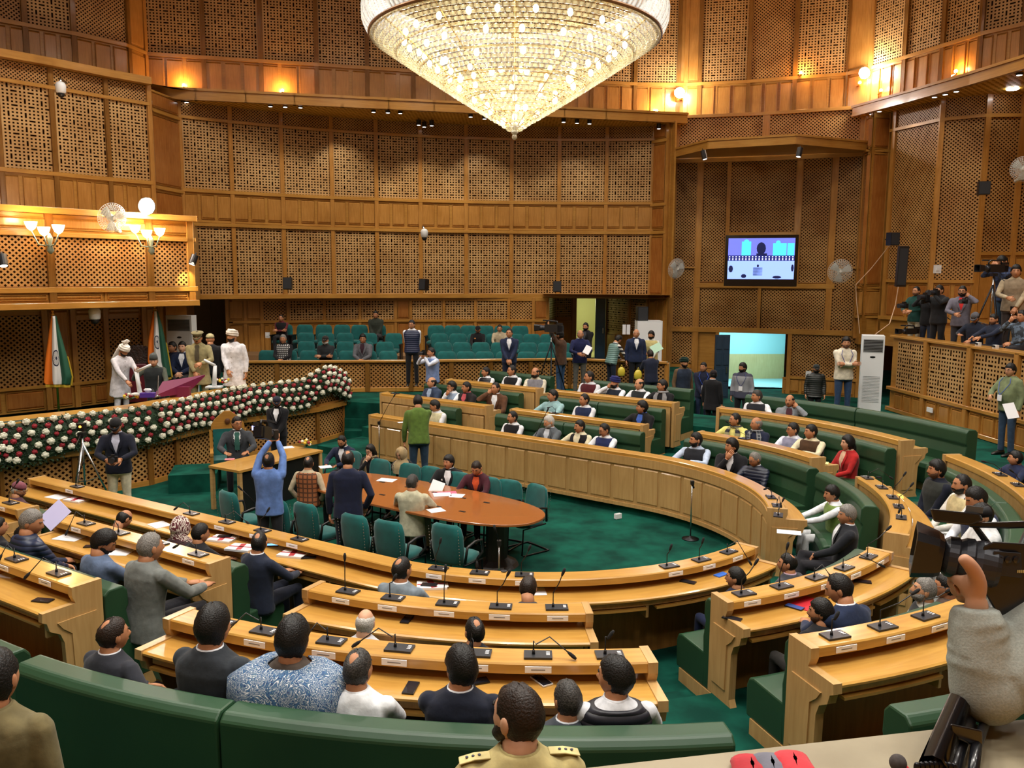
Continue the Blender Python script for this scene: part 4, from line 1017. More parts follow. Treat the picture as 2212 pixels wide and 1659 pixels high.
def hair_mask(style, rs):
    def f(d, u, az):
        jig = .002*sin(7*az+rs)+.0015*sin(13*az+19*u+rs)
        line = .50-.38*sstep(.75, 1.25, d)-.80*sstep(1.35, 2.0, d)   # lower limit of hair
        if style == 'short': th = .011
        elif style == 'thick': th = .018; line -= .05
        elif style == 'crop': th = .006
        elif style == 'recede': th = .009; line += .22*(1-sstep(.6, 1.2, d))
        elif style in ('bald', 'ring'):
            top = .30 if style == 'ring' else .12
            if u > top+.25: return -1
            th = .009*(1-sstep(top, top+.25, u))
            if d < 1.05: return -1
        elif style == 'spot':
            sr = math.sqrt(max(0, 1-u*u)); ang = math.acos(max(-1, min(1, -.5*cos(az)*sr+.866*u)))
            if ang < .30: return -1
            th = .009*sstep(.28, .6, ang); line += .05
        elif style == 'long': th = .022; line = .48-.3*sstep(.6, 1.0, d)-1.2*sstep(1.0, 1.7, d)
        else: return -1
        e = sstep(line-.02, line+.16, u)
        return th*e+jig*e if e > 0 else -1
    return f
def beard_mask(style):
    def f(d, u, az):
        mous = math.exp(-(d/.30)**2-((u+.36)/.07)**2)
        if style == 'mous': v = mous*1.3-.35; return .010*min(1, v) if v > 0 else -1
        low = sstep(-.30-.1*0, -.48, -0+u*1.0) if False else (1 if u < -.34-.0*d else 0)
        cheek = -.62+.30*min(d, 1.3)
        v = sstep(cheek+.08, cheek-.08, u)*(1-sstep(1.35, 1.6, d))
        lips = math.exp(-(d/.2)**2-((u+.47)/.045)**2)
        v = max(v, mous if style != 'chin' else 0)-1.2*lips
        th = {'beard': .013, 'stubble': .004, 'full': .024, 'chin': .012}[style]
        return th*min(1, v) if v > .08 else -1
    return f
def ik(S, Wt, l1, l2, pole):
    d = Wt-S; L = np.linalg.norm(d)
    if L > (l1+l2)*.985: Wt = S+d/L*(l1+l2)*.985; d = Wt-S; L = np.linalg.norm(d)
    L = max(L, abs(l1-l2)+.02)
    a = (l1*l1-l2*l2+L*L)/(2*L); h = math.sqrt(max(0, l1*l1-a*a)); e = d/np.linalg.norm(d)
    p = pole-e*(pole@e); p /= np.linalg.norm(p)+1e-9
    return S+e*a+p*h, Wt
ARM = {  # wrist relative to the mid-shoulder point for the (right side) arm; x outward, y forward, z up ; pole
 'down': ((.25, .04, -.56), (.5, -.6, -.2)), 'clasp': ((.03, .24, -.50), (1, -.5, -.3)), 'cross': ((-.09, .21, -.22), (1, -.1, -.7)),
 'desk': ((.17, .42, -.27), (1, -.4, -.6)), 'deskin': ((.02, .40, -.27), (1, -.2, -.5)), 'lap': ((.03, .28, -.40), (1, -.4, -.4)), 'knee': ((.13, .36, -.36), (1, -.3, -.4)),
 'ear': ((.13, .10, .10), (1, .4, -1)), 'chin': ((.03, .17, .02), (.6, .2, -1)), 'cam': ((.06, .27, .10), (1, .1, -1)), 'up': ((.17, .22, .46), (1, .1, .1)), 'upin': ((.05, .32, .42), (1, .1, .1)),
 'hold': ((.10, .34, -.28), (1, -.4, -.5)), 'reach': ((.10, .50, -.20), (1, -.3, -.6)), 'low': ((.12, .40, -.52), (1, -.2, 0)), 'wave': ((.34, .22, -.02), (1, -.2, -1)), 'back': ((.06, -.16, -.52), (1, -.4, 0)), 'hip': ((.21, .07, -.46), (1, -.9, 0)), 'seat': ((.30, .05, -.42), (1, -.4, 0))}
NPEOPLE = [0]
def person(label, x=0, y=0, ring=None, z=None, d=None, sit=False, yaw=None, face=0, nod=0, lean=0, arms=('down', 'down'), top='#202020', sleeve=None, pat=None, spat=None, vest=False,
           shirt=None, tie=None, coat=0, legs='#1c1c22', hair='short', hc='k', beard=None, tone=1, hat=None, hatc=None, glasses=False, scarf=None, lanyard=None, belly=0, female=False, h=None, detail=1, group=None,
           rr=.93, loc=None, cross_leg=False, collar=None, yhint=None, kurta=False, knees=.46, badge=False, sc_=None, stool=.50, logo=None, buttons=False):
    NPEOPLE[0] += 1; rs = NPEOPLE[0]*1.7; rng = random.Random(NPEOPLE[0])
    hat_h = {'turban': .05, 'fancy': .06, 'karakul': .06, 'cap': .015, 'peaked': .03, 'beanie': .015}.get(hat, .012 if hair not in ('bald', 'ring') else 0)
    H0 = (1.285 if sit else 1.725)+hat_h+(stool-.50 if sit else 0)
    torso_lean = lean
    H0 -= (.78*(1-cos(lean)))
    if ring is not None:
        zf = FL[ring]; r = RING[ring]+rr; t = tau_x(x, r, zf+H0, y)
        dx = sin(lean)*.7
        p, n = UP(t, r+dx*.85); 
        # height from the picture
        best = min((abs(proj((p[0], p[1], zf+q))[1]-y), q) for q in np.arange(H0*.86, H0*1.13, .01))
        sc = best[1]/H0; X, Y, Z = p[0], p[1], zf
        if yaw is None: yaw = math.degrees(atan2(-n[1], -n[0]))-90
    elif loc is not None: X, Y, Z = loc; sc = 1
    elif d is not None:
        q = PD(x, y, d); X, Y = q[0], q[1]; Z = z; sc = max(.86, min(1.13, (q[2]-z)/H0))
        X -= 0
    else:
        q = PZ(x, y, z+H0); X, Y, Z = q[0], q[1], z; sc = 1
    if sc_: sc = sc_
    yaw = radians(yaw or 0)
    if (ring is None) and lean and loc is None:
        off = sin(lean)*.68*sc; X -= -sin(yaw)*off; Y -= cos(yaw)*off
    B = rotz(yaw)*sc; O = np.array([X, Y, Z], float)
    P = lambda a: O+B@np.array(a, float)
    root = empty('person', O, 0, label, 'person', group)
    fwd = np.array([0, 1, 0.])
    hz = stool+.03 if sit else .94
    axis = np.array([0, sin(lean), cos(lean)]); side = np.array([1., 0, 0]); frt = np.cross(axis, side)*-1
    frt = np.array([0, cos(lean), -sin(lean)])
    hip = np.array([0, 0, hz]); nk = hip+axis*.50
    wS = .155 if female else .183
    Smid = hip+axis*.435
    hx = radians(nod)+lean*.35
    HR = rotz(radians(face))@rotx(-hx)
    HC = hip+axis*.50+np.array([0, sin(lean)*.10+.015, .078+.043*cos(lean)])+np.array([0, .02+.05*sin(hx), .0])
    # ---- body: one skin mesh (neck, head, inner trunk, arms, hands)
    n_, m_ = (20, 16) if detail < 2 else (32, 26)
    sb = MB()
    head_grid(sb, B@HR, P(HC), n_, m_)
    for s_ in (-1, 1):
        sb.ball(P(HC+HR@np.array([.079*s_, -.006, -.004])), np.array([.009, .021, .033])*sc, 8, 6, rot=(B/sc)@HR)
    sb.tube([P(nk-axis*.05), P(nk+axis*.04), P(HC+HR@np.array([0, -.022, -.06]))], [.068*sc, .062*sc, .058*sc], 12)
    sb.tube([P(hip), P(hip+axis*.25), P(nk-axis*.06)], [.10*sc, .11*sc, .09*sc], 10)
    wr = {}
    asides = {}
    for i, s_ in enumerate((1, -1)):
        aw, pole = ARM[arms[i]]
        aw = np.array(aw)*np.array([s_, 1, 1]); pole = np.array(pole)*np.array([s_, 1, 1])
        S = Smid+side*s_*wS
        base = Smid
        if arms[i] in ('desk', 'deskin') and sit:
            tgt = np.array([aw[0], Smid[1]+aw[1], .735])
        elif arms[i] in ('lap', 'knee') and sit: tgt = np.array([aw[0], .05+aw[1], hz+.11])
        else: tgt = base+aw if arms[i] in ('down', 'back', 'low', 'ear', 'chin', 'cam') and abs(lean) < .3 else base+aw
        E_2, Wp = ik(S, tgt, .285, .255, pole); wr[s_] = Wp; asides[s_] = (S, E_2, Wp)
        sb.tube([P(S), P(E_2), P(Wp)], [.04*sc, .034*sc, .025*sc], 8)
        # hand: palm, four fingers, thumb
        f = Wp-E_2; f /= np.linalg.norm(f)+1e-9
        if arms[i] in ('desk', 'deskin', 'knee'): f = f*np.array([1, 1, .1]); f /= np.linalg.norm(f); pn = np.array([0, 0, -1.])
        elif arms[i] in ('down', 'back', 'seat'): pn = np.array([-s_, 0, 0.])
        else: pn = np.array([0, -1., -.3])
        pn = pn-f*(pn@f); pn /= np.linalg.norm(pn)+1e-9; lat = np.cross(f, pn)
        pr = [np.array([a*.040*lat+b*.015*pn for a, b in ((1, .7), (1, -.7), (.3, -1), (-1, -.7), (-1, .7), (-.3, 1))])*k for k in (.62, 1.0, 1.02, .9)]
        sb.loft([[P(Wp+f*t+q) for q in r] for t, r in zip((-.01, .03, .07, .095), pr)])
        curl = .9 if arms[i] in ('down', 'clasp', 'hold', 'cam', 'lap', 'hip', 'back') else .35
        if arms[i] in ('cross',): curl = .3
        for q, (lo, ln) in enumerate(((.030, .070), (.010, .078), (-.011, .072), (-.031, .056))):
            b0 = Wp+f*.085+lat*lo; f1 = f*cos(curl*.5)+pn*sin(curl*.5); f2 = f*cos(curl*1.3)+pn*sin(curl*1.3)
            sb.tube([P(b0), P(b0+f1*ln*.5), P(b0+f1*ln*.5+f2*ln*.5)], [.0095*sc, .0085*sc, .0065*sc], 6)
        ts = 1 if arms[i] in ('desk', 'deskin', 'knee') else 1
        tl = lat*(-s_ if (lat@np.array([s_, 0, 0])) > 0 else s_) if arms[i] in ('desk', 'deskin', 'knee') else lat
        b0 = Wp+f*.03+tl*.034; td = (f*.7+tl*.65+pn*.3); td /= np.linalg.norm(td)
        sb.tube([P(b0), P(b0+td*.035), P(b0+td*.035+(td*.6+f*.6)*.03)], [.012*sc, .0105*sc, .008*sc], 6)
    if female or True:
        pass
    bo = sb.build('body', skin(tone), root, smooth=True, loc=tuple(O))
    # eyes, brows, lips as small face parts
    fb = MB()
    for s_ in (-1, 1):
        for r_, col_, o_ in ((.011, 0, .0), (.0055, 1, .0075)):
            e = head_pt(.36, .08)*np.array([s_, 1, 1])+np.array([0, -.004+o_, 0]); fb.ball(P(HC+HR@e), np.array([r_*1.15, r_*.8, r_*.62])*sc, 8, 6, col_, rot=(B/sc)@HR)
        a0, a1, a2 = [head_pt(q, .25, .003)*np.array([s_, 1, 1]) for q in (.18, .38, .56)]
        fb.tube([P(HC+HR@q) for q in (a0, a1+np.array([0, 0, .003]), a2)], [.0045*sc]*3, 5, 2)
    fb.tube([P(HC+HR@(head_pt(q, -.46, .002))) for q in (2*pi-.22, 0, .22)], [.003*sc, .006*sc, .003*sc], 5, 3)
    fb.build('face_features', [EYEW, EYE, hairm('k' if hc == 'b' else hc), LIP], root, smooth=True, loc=tuple(O))
    if glasses:
        gb = MB()
        for s_ in (-1, 1):
            c = head_pt(.36, .07, .012)*np.array([s_, 1, 1]); c[1] += .008
            gb.tube([P(HC+HR@(c+np.array([.021*cos(q*pi/6), 0, .015*sin(q*pi/6)]))) for q in range(13)], .0022*sc, 5)
            gb.tube([P(HC+HR@(c+np.array([.02*s_, 0, .004]))), P(HC+HR@np.array([.083*s_, .0, .01]))], .002*sc, 4)
        gb.tube([P(HC+HR@(head_pt(0, .1, .016)+np.array([q, 0, 0]))) for q in (-.012, .012)], .002*sc, 4)
        gb.build('glasses', GLASSF, root, loc=tuple(O))
    if hair != 'none' and hat not in ('turban', 'scarf', 'fancy'):
        hb = MB(); st = hair
        head_grid(hb, B@HR, P(HC), max(n_, 28), max(m_, 20), 0, hair_mask(st, rs))
        if st == 'long':
            hb.ball(P(HC+HR@np.array([0, -.085, -.09])), np.array([.07, .045, .10])*sc, 12, 8)
        hb.build('hair', hairm(hc), root, smooth=True, loc=tuple(O))
    if beard:
        bb = MB(); head_grid(bb, B@HR, P(HC), 28, 24, 0, beard_mask(beard)); bb.build('moustache' if beard == 'mous' else 'beard', mottled('stubble_shade', '#6b4a38', '#543828', 90, .7) if beard == 'stubble' else hairm(hc if beard != 'mous' or hc in 'gw' else 'k'), root, smooth=True, loc=tuple(O))
    # ---- hats
    if hat:
        tb = MB(); hm = cloth(hatc or '#e8e4dc'); R_ = (B/sc)@HR
        if hat in ('turban', 'fancy'):
            for k_, (zz, ra, rb, th) in enumerate(((.045, .088, .106, .024), (.065, .090, .108, .024), (.085, .086, .104, .024), (.103, .076, .092, .024), (.12, .06, .074, .022))):
                tilt = .012*(-1 if k_ % 2 else 1)
                tb.tube([P(HC+HR@np.array([ra*cos(q*pi/10), rb*sin(q*pi/10)-.008, zz+tilt*cos(q*pi/10)+.016*sin(q*pi/10)*(1 if hat == 'turban' else .4)])) for q in range(21)], th*sc, 8)
            tb.ball(P(HC+HR@np.array([0, -.01, .10])), np.array([.075, .09, .055])*sc, 14, 8, rot=R_)
            if hat == 'fancy':
                fan = []
                for q in range(9):
                    a = -.7+1.4*q/8; fan.append(a)
                tb.loft([[P(HC+HR@np.array([sin(a)*L*1.0, -.02+.02*sin(5*a), .11+cos(a)*L])) for a in fan]+[P(HC+HR@np.array([sin(a)*L*1.0, -.035+.02*sin(5*a), .11+cos(a)*L])) for a in fan[::-1]] for L in (.03, .10, .15)])
                tb.tube([P(HC+HR@np.array([0, -.09, .05])), P(HC+HR@np.array([0, -.15, -.05])), P(HC+HR@np.array([-.02, -.2, -.28])), P(HC+HR@np.array([-.04, -.24, -.42]))], [.03*sc, .045*sc, .06*sc, .075*sc], 8)
        elif hat == 'karakul':
            tb.loft([[P(HC+HR@np.array([a_*cos(q*pi/8), b_*sin(q*pi/8)-.006, zz])) for q in range(16)] for zz, a_, b_ in ((.045, .084, .106), (.10, .080, .104), (.145, .062, .095), (.165, .02, .085), (.15, .004, .07))])
        elif hat in ('cap', 'beanie', 'peaked'):
            if hat == 'peaked':
                rows = ((.045, .085, .106), (.075, .087, .108), (.10, .118, .135), (.115, .112, .13), (.128, .02, .03))
            else: rows = ((.035, .085, .105), (.07, .086, .106), (.105, .07, .088), (.128, .035, .05), (.134, .004, .006))
            tb.loft([[P(HC+HR@np.array([a_*cos(q*pi/10), b_*sin(q*pi/10)-.004, zz])) for q in range(20)] for zz, a_, b_ in rows])
            if hat != 'beanie':
                pk = [[P(HC+HR@np.array([.078*cos(a)*k, .055+.10*k*sin(a), .045-.03*(k-.2)*sin(a)])) for a in np.linspace(.15, pi-.15, 9)] for k in (.85, 1.0)]
                up_ = [[p_+(B@HR)@np.array([0, 0, .006]) for p_ in r] for r in pk]
                for lay in (pk, up_):
                    b0 = len(tb.v)
                    for r in lay: tb.v += [tuple(p_) for p_ in r]
                    for q in range(8): tb.f.append((b0+q, b0+q+1, b0+9+q+1, b0+9+q)); tb.mi.append(0); tb.uv.append([(0, 0)]*4)
                tb.loft([[P(HC+HR@np.array([.070*cos(a), .10*sin(a)*k+.02, .046-.035*k*max(0, sin(a))+e])) for a in np.linspace(.1, pi-.1, 9)] for k, e in ((.7, 0), (1.35, -.01), (1.36, -.004), (.7, .006))], closed=False)
        elif hat == 'scarf':
            def msk(dd, u, az): 
                e = sstep(.45, .6, dd+.35*sstep(.2, .9, u))
                return .03*e+.003*sin(5*az+9*u) if e > 0 else -1
            head_grid(tb, B@HR, P(HC), 28, 20, 0, msk)
            tb.loft([[P(HC+np.array([a_*cos(q*pi/8)*(1+.05*sin(3*q)), b_*sin(q*pi/8)+yy, zz])) for q in range(16)] for zz, a_, b_, yy in ((-.04, .094, .085, -.035), (-.11, .10, .10, -.02), (-.17, .16, .13, 0), (-.26, .20, .15, .0), (-.36, .17, .15, .01))], caps=False)
            hm = cloth(hatc, 'floral' if hatc == '#5a1e28' else None)
        tb.build({'turban': 'turban', 'fancy': 'turban', 'karakul': 'cap', 'scarf': 'headscarf', 'peaked': 'peaked_cap'}.get(hat, 'cap'), hm, root, smooth=True, loc=tuple(O))
    # ---- clothes
    bel = belly
    def TS(ang, v, off=0.):
        """trunk surface; ang 0 = front; v = height up the trunk (m), hips 0"""
        tab = ((-.12, .175, .125, .0), (-.02, .172, .122, .0), (.10, .160, .112+bel*.8, bel*.3), (.20, .162, .112+bel, bel*.4), (.32, .178, .122+bel*.4, .005), (.40, .185, .115, .0), (.455, .168, .095, -.005), (.485, .125, .084, -.008), (.51, .084, .072, -.006), (.53, .070, .066, 0))
        if female: tab = tuple((a, b*.9, c*(1.08 if .25 < a < .4 else .95), dd) for a, b, c, dd in tab)
        for k_ in range(len(tab)-1):
            if v <= tab[k_+1][0] or k_ == len(tab)-2: break
        a, b = tab[k_], tab[k_+1]; t = min(1, max(0, (v-a[0])/(b[0]-a[0]))); t = t*t*(3-2*t)*.5+t*.5
        w_, dd, yo = [a[i]+(b[i]-a[i])*t for i in (1, 2, 3)]; w_ *= 1.05 if v < .47 else 1
        cs, sn = cos(ang), sin(ang); ex = .82
        X_ = (w_+off)*math.copysign(abs(sn)**ex, sn); Y_ = (dd+off)*math.copysign(abs(cs)**ex, cs)+yo
        return hip+axis*v+side*X_+frt*Y_
    vs = (-.12, -.02, .10, .20, .32, .40, .455, .485, .51, .525)
    NA = 20
    low = -.10 if not coat else None
    tb = MB()
    off = .012 if vest else .006
    def trunk(mb, off, v0=-.12, v1=.526):
        vv = [v for v in vs if v0 <= v <= v1]; 
        if vv[0] > v0: vv = [v0]+vv
        mb.loft([[P(TS(2*pi*j/NA, v, off)) for j in range(NA)] for v in vv])
    def sleeves(mb, r0=.062, up_to=1.0):
        for s_ in (1, -1):
            S, E2, Wp = asides[s_]; k_ = (.86 if female else 1)*sc
            We = E2+(Wp-E2)*.97
            mb.ball(P(S+np.array([-.006*s_, 0, -.004])), .060*k_, 12, 8)
            mid1 = S+(E2-S)*.5; mid2 = E2+(We-E2)*.5
            mb.tube([P(S), P(mid1), P(E2), P(mid2), P(We)], [r0*k_*1.02, r0*k_*.95, r0*k_*.84, r0*k_*.78, r0*k_*.62], 10)
    vox = .016 if detail < 2 else .010
    def remesh(o, v=None, smooth=6):
        m_ = o.modifiers.new('remesh', 'REMESH'); m_.mode = 'VOXEL'; m_.voxel_size = (v or vox); m_.use_smooth_shade = True
        s_ = o.modifiers.new('smooth', 'SMOOTH'); s_.factor = .5; s_.iterations = smooth
        return o
    smat = cloth(sleeve, spat) if sleeve else cloth(top, pat)
    if vest:
        mb = MB(); trunk(mb, 0); sleeves(mb, .058); remesh(mb.build('shirt', smat, root, smooth=True, loc=tuple(O)))
        mb = MB(); trunk(mb, .02, -.10 if not coat else -.12, .50 if not female else .48)
        if coat: 
            pass
        o = mb.build('waistcoat', cloth(top, pat), root, smooth=True, loc=tuple(O)); remesh(o, smooth=3)
    else:
        mb = MB(); trunk(mb, .010); sleeves(mb, .064 if coat or tie or shirt else .060)
        if coat and not sit:
            mb.loft([[P(TS(2*pi*j/NA, -.10, .014+k*.03)-np.array([0, 0, k*coat])) for j in range(NA)] for k in (0, .5, 1)])
        o = mb.build('jacket' if (shirt or coat) else 'jumper', cloth(top, pat), root, smooth=True, loc=tuple(O)); remesh(o)
    if kurta and not sit:
        mb = MB(); mb.loft([[P(TS(2*pi*j/NA, -.11, .012+k*.035)-np.array([0, 0, k*.42])) for j in range(NA)] for k in (0, .5, 1)]); mb.build('kurta_skirt', smat if vest else cloth(top, pat), root, smooth=True, loc=tuple(O))
    # front opening with shirt and tie
    if shirt:
        mb = MB(); rows = []
        v_lo = .20 if not tie else .17
        for v in np.linspace(v_lo, .495, 7):
            wv = .30*((v-v_lo)/(.495-v_lo))**1.1+.004
            rows.append([P(TS(a, v, (.034 if vest else .024)+(.004 if v < .45 else 0))) for a in np.linspace(-wv, wv, 7)])
        mb.loft(rows, caps=False, closed=False); mb.build('shirt_front', cloth(shirt), root, smooth=True, loc=tuple(O))
        if not vest:
            mb = MB()
            for s_ in (-1, 1):
                rows = []
                for v in np.linspace(.18, .50, 6):
                    wv = .30*((v-.18)/.32)**1.1+.004; rows.append([P(TS(s_*a, v, .030)) for a in (wv-.03, wv+.10*(1 if v > .22 else .3), wv+.17*(1 if .3 < v < .46 else .4))])
                mb.loft(rows, caps=False, closed=False)
            mb.build('lapel', cloth(top, pat), root, smooth=True, loc=tuple(O))
    if tie:
        mb = MB(); mb.loft([[P(TS(a, v, .040)) for a in (-w_, 0, w_)] for v, w_ in ((.19, .12), (.3, .14), (.42, .09), (.46, .16), (.49, .14))], caps=False, closed=False); mb.build('tie', cloth(tie), root, smooth=True, loc=tuple(O))
    cc = collar or shirt or (sleeve if vest else None)
    if cc and hat != 'scarf':
        mb = MB(); mb.loft([[P(nk+axis*zz+side*(ra*cos(q*pi/8))+frt*(ra*sin(q*pi/8)*.95+.0)) for q in range(16)] for zz, ra in ((-.02, .084), (.012, .077), (.033, .073), (.03, .066), (-.02, .066))], caps=False)
        mb.build('collar', cloth(cc), root, smooth=True, loc=tuple(O))
    if scarf:
        mb = MB()
        for s_ in (-1, 1):
            mb.loft([[P(TS(s_*a, v, o_)) for a, o_ in ((.18, .034), (.25, .05), (.55, .05), (.62, .034))] for v in (.02, .12, .22, .32, .42, .49)], caps=False, closed=False)
        mb.tube([P(nk+side*.085*cos(q)+frt*.085*sin(q)) for q in np.linspace(-.3, pi+.3, 12)][::1], .024*sc, 8)
        mb.tube([P(nk+side*.085*cos(q)+frt*.085*sin(q)) for q in np.linspace(pi-.3, 2*pi+.3, 12)], .026*sc, 8)
        mb.build('scarf', cloth(scarf[0], scarf[1] if len(scarf) > 1 else None), root, smooth=True, loc=tuple(O))
    if lanyard:
        mb = MB()
        for s_ in (-1, 1): mb.tube([P(TS(s_*.5, .49, .03)), P(TS(s_*.45, .40, .035)), P(TS(s_*.2, .26, .035)), P(TS(0, .18, .035))], .006*sc, 5)
        mb.tube([P(nk+side*.075*cos(q)+frt*.07*sin(q)+axis*.01) for q in np.linspace(pi, 2*pi, 8)], .007*sc, 5)
        mb.build('lanyard', plain('lanyard_'+lanyard.strip('#'), lanyard, .6), root, loc=tuple(O))
        if badge:
            mb = MB(); c = P(TS(0, .13, .045)); mb.box(c, np.array([.045, .004, .055])*sc, yaw); mb.build('badge', PAPER, root, loc=tuple(O))
    if buttons:
        mb = MB()
        for v in (.02, .12, .22, .32, .42): mb.ball(P(TS(0, v, .014)), .008*sc, 6, 4)
        mb.build('buttons', plain('button', '#8a8378', .4), root, loc=tuple(O))
    if logo:
        mb = MB(); c = P(TS(.35*(-1 if logo[1] else 1), .34, .018)); mb.ball(c, np.array([.03, .006, .02])*sc, 8, 6, rot=rotz(yaw)); mb.build('chest_emblem', plain('emblem_'+logo[0].strip('#'), logo[0], .6), root, loc=tuple(O))
    # ---- legs
    mb = MB(); sh = MB()
    mb.loft([[P(TS(2*pi*j/NA, v, .0)) for j in range(NA)] for v in (-.13, -.06, .02, .08)])
    for s_ in (1, -1):
        Hj = np.array([.09*s_, 0, hz-.05])
        if sit:
            Hj[2] = hz-.01
            K = np.array([.11*s_, knees, hz+.01]); A_k = np.array([.11*s_, knees+.02, .09])
            if cross_leg and s_ == 1: K = np.array([.02, knees, hz+.10]); A_k = np.array([-.22, knees+.12, hz-.22])
            mb.tube([P(Hj+np.array([0, -.03, 0])), P((Hj+K)/2), P(K), P((K+A_k)/2), P(A_k)], [.088*sc, .082*sc, .066*sc, .056*sc, .048*sc], 10)
        else:
            st = .10 if not female else .08
            K = np.array([st*s_, .015, .50]); A_k = np.array([(st+.01)*s_, -.01, .09])
            mb.tube([P(Hj), P((Hj+K)/2), P(K), P((K+A_k)/2), P(A_k-np.array([0, 0, .02]))], [.090*sc, .080*sc, .063*sc, .058*sc, .058*sc], 10)
        f0 = A_k-np.array([0, .05, .05]); zz = -A_k[2]+.0 if not (sit and cross_leg and s_ == 1) else -.09
        b_ = A_k+np.array([0, 0, zz])
        dirn = np.array([0, 1., 0])
        sh.loft([[P(b_+dirn*yy+np.array([w_*cos(q*pi/5), 0, max(0, hh*(1+sin(q*pi/5))/2+.0)])) for q in range(10)] for yy, w_, hh in ((-.08, .02, .05), (-.06, .036, .08), (0, .04, .10), (.07, .043, .07), (.14, .044, .05), (.19, .03, .035), (.205, .008, .015))])
    o = mb.build('trousers', cloth(legs), root, smooth=True, loc=tuple(O)); remesh(o, smooth=4)
    sh.build('shoes', SHOE, root, smooth=True, loc=tuple(O))
    return dict(root=root, O=O, B=B, P=P, HC=HC, HR=HR, wr=wr, sc=sc, yaw=yaw, TS=TS, nk=nk, axis=axis, frt=frt, arms=asides)
# ================================================================ desk microphones, name strips, papers, phones
GREY = plain('mic_plate', '#34363c', .35, .4); FOAM = mottled('mic_foam', '#17181b', '#0e0f11', 60, .9)
STRIP = plain('name_strip', '#f6f6f8', .6); INK = plain('faded_ink', '#8a8684', .8)
PROTO = {}
def mic(x, y, k, tip, label, strip=True, group=None):
    """gooseneck microphone on the ledge; tip = pixel of the capsule, kept in the vertical plane it leans in"""
    q = PZ(x, y, LZ[k]+.002); t = tau_of(q); p, n = UP(t, RING[k]+.115); a = atan2(n[1], n[0])-pi/2
    root = empty('gooseneck_microphone', (p[0], p[1], LZ[k]+.001), 0, label, 'microphone', group)
    R_ = rotz(a); O = np.array([p[0], p[1], LZ[k]+.001])
    mb = MB(); mb.box(O+np.array([0, 0, .007]), (.092, .056, .007), a); mb.build('base_plate', GREY, root, loc=tuple(O), bevel=.003)
    mb = MB()
    for i in range(3): mb.box(O+R_@np.array([-.065+.0, -.025+.02*i, .0155]), (.012, .004, .0015), a)
    mb.build('buttons', STRIP, root, loc=tuple(O))
    b = O+R_@np.array([.03, 0, .012])
    # capsule position: same distance from the camera as the base for upright ones, else bent down to the side
    tx, ty = tip
    tq = PD(tx, ty, float(b[1]))
    bent = ty > y-42
    if bent:
        tq = PD(tx, ty, float(b[1])-.06 if ty > y else float(b[1])); top = (b+tq)/2; top = b*.6+tq*.4; top[2] = b[2]+.13
        tq[2] = max(tq[2], b[2]+.01-(.12 if hypot(*(tq[:2]-UC)) > RING[k]+.25 else 0))
        pts = [b, b+np.array([0, 0, .09]), b*.85+top*.15+np.array([0, 0, .05]), top, tq*.6+top*.4, tq]
    else:
        pts = [b, b+np.array([0, 0, .12]), (b+tq)/2+np.array([0, 0, .04]), tq]
    mb = MB(); mb.tube([b, b+np.array([0, 0, .03])], [.012, .008], 8); mb.tube(pts, .0045, 6); mb.build('gooseneck', BLACK, root, smooth=True, loc=tuple(O))
    d = pts[-1]-pts[-2]; d /= np.linalg.norm(d)
    mb = MB(); mb.tube([tq-d*.05, tq-d*.03, tq+d*.0, tq+d*.02], [.007, .012, .0135, .008], 8); mb.build('capsule', FOAM, root, smooth=True, loc=tuple(O))
    if strip:
        ps, n2 = UP(t, RING[k]+.2335); c = np.array([ps[0], ps[1], LZ[k]-.037]); dk = None
        for key, (kk, t0, t1, r_) in DK.items():
            if kk == k and t0-.02 <= t <= t1+.02: dk = r_
        if dk is not None:
            mb = MB(); mb.box(c, (.085, .0025, .021), a); st_ = mb.build('name_strip', STRIP, dk, loc=tuple(dk.location)); st_['label'] = 'white paper name strip'
            mb = MB(); mb.box(c+n2_(n2)*.003, (.045, .0006, .0035), a); pr = mb.build('printed_line', INK, st_, loc=tuple(dk.location))
def n2_(n): return np.array([n[0], n[1], 0])
NM = {0: 'front row', 1: 'second row', 2: 'third row'}
def SEAT(x, y, k): return '%s, %s' % (NM[k], LOCW(x, y))
def LOCW(x, y):
    side = 'far left' if x < 220 else 'left' if x < 560 else 'centre left' if x < 900 else 'centre' if x < 1250 else 'centre right' if x < 1600 else 'right' if x < 1850 else 'far right'
    return 'at %s of the chamber' % side
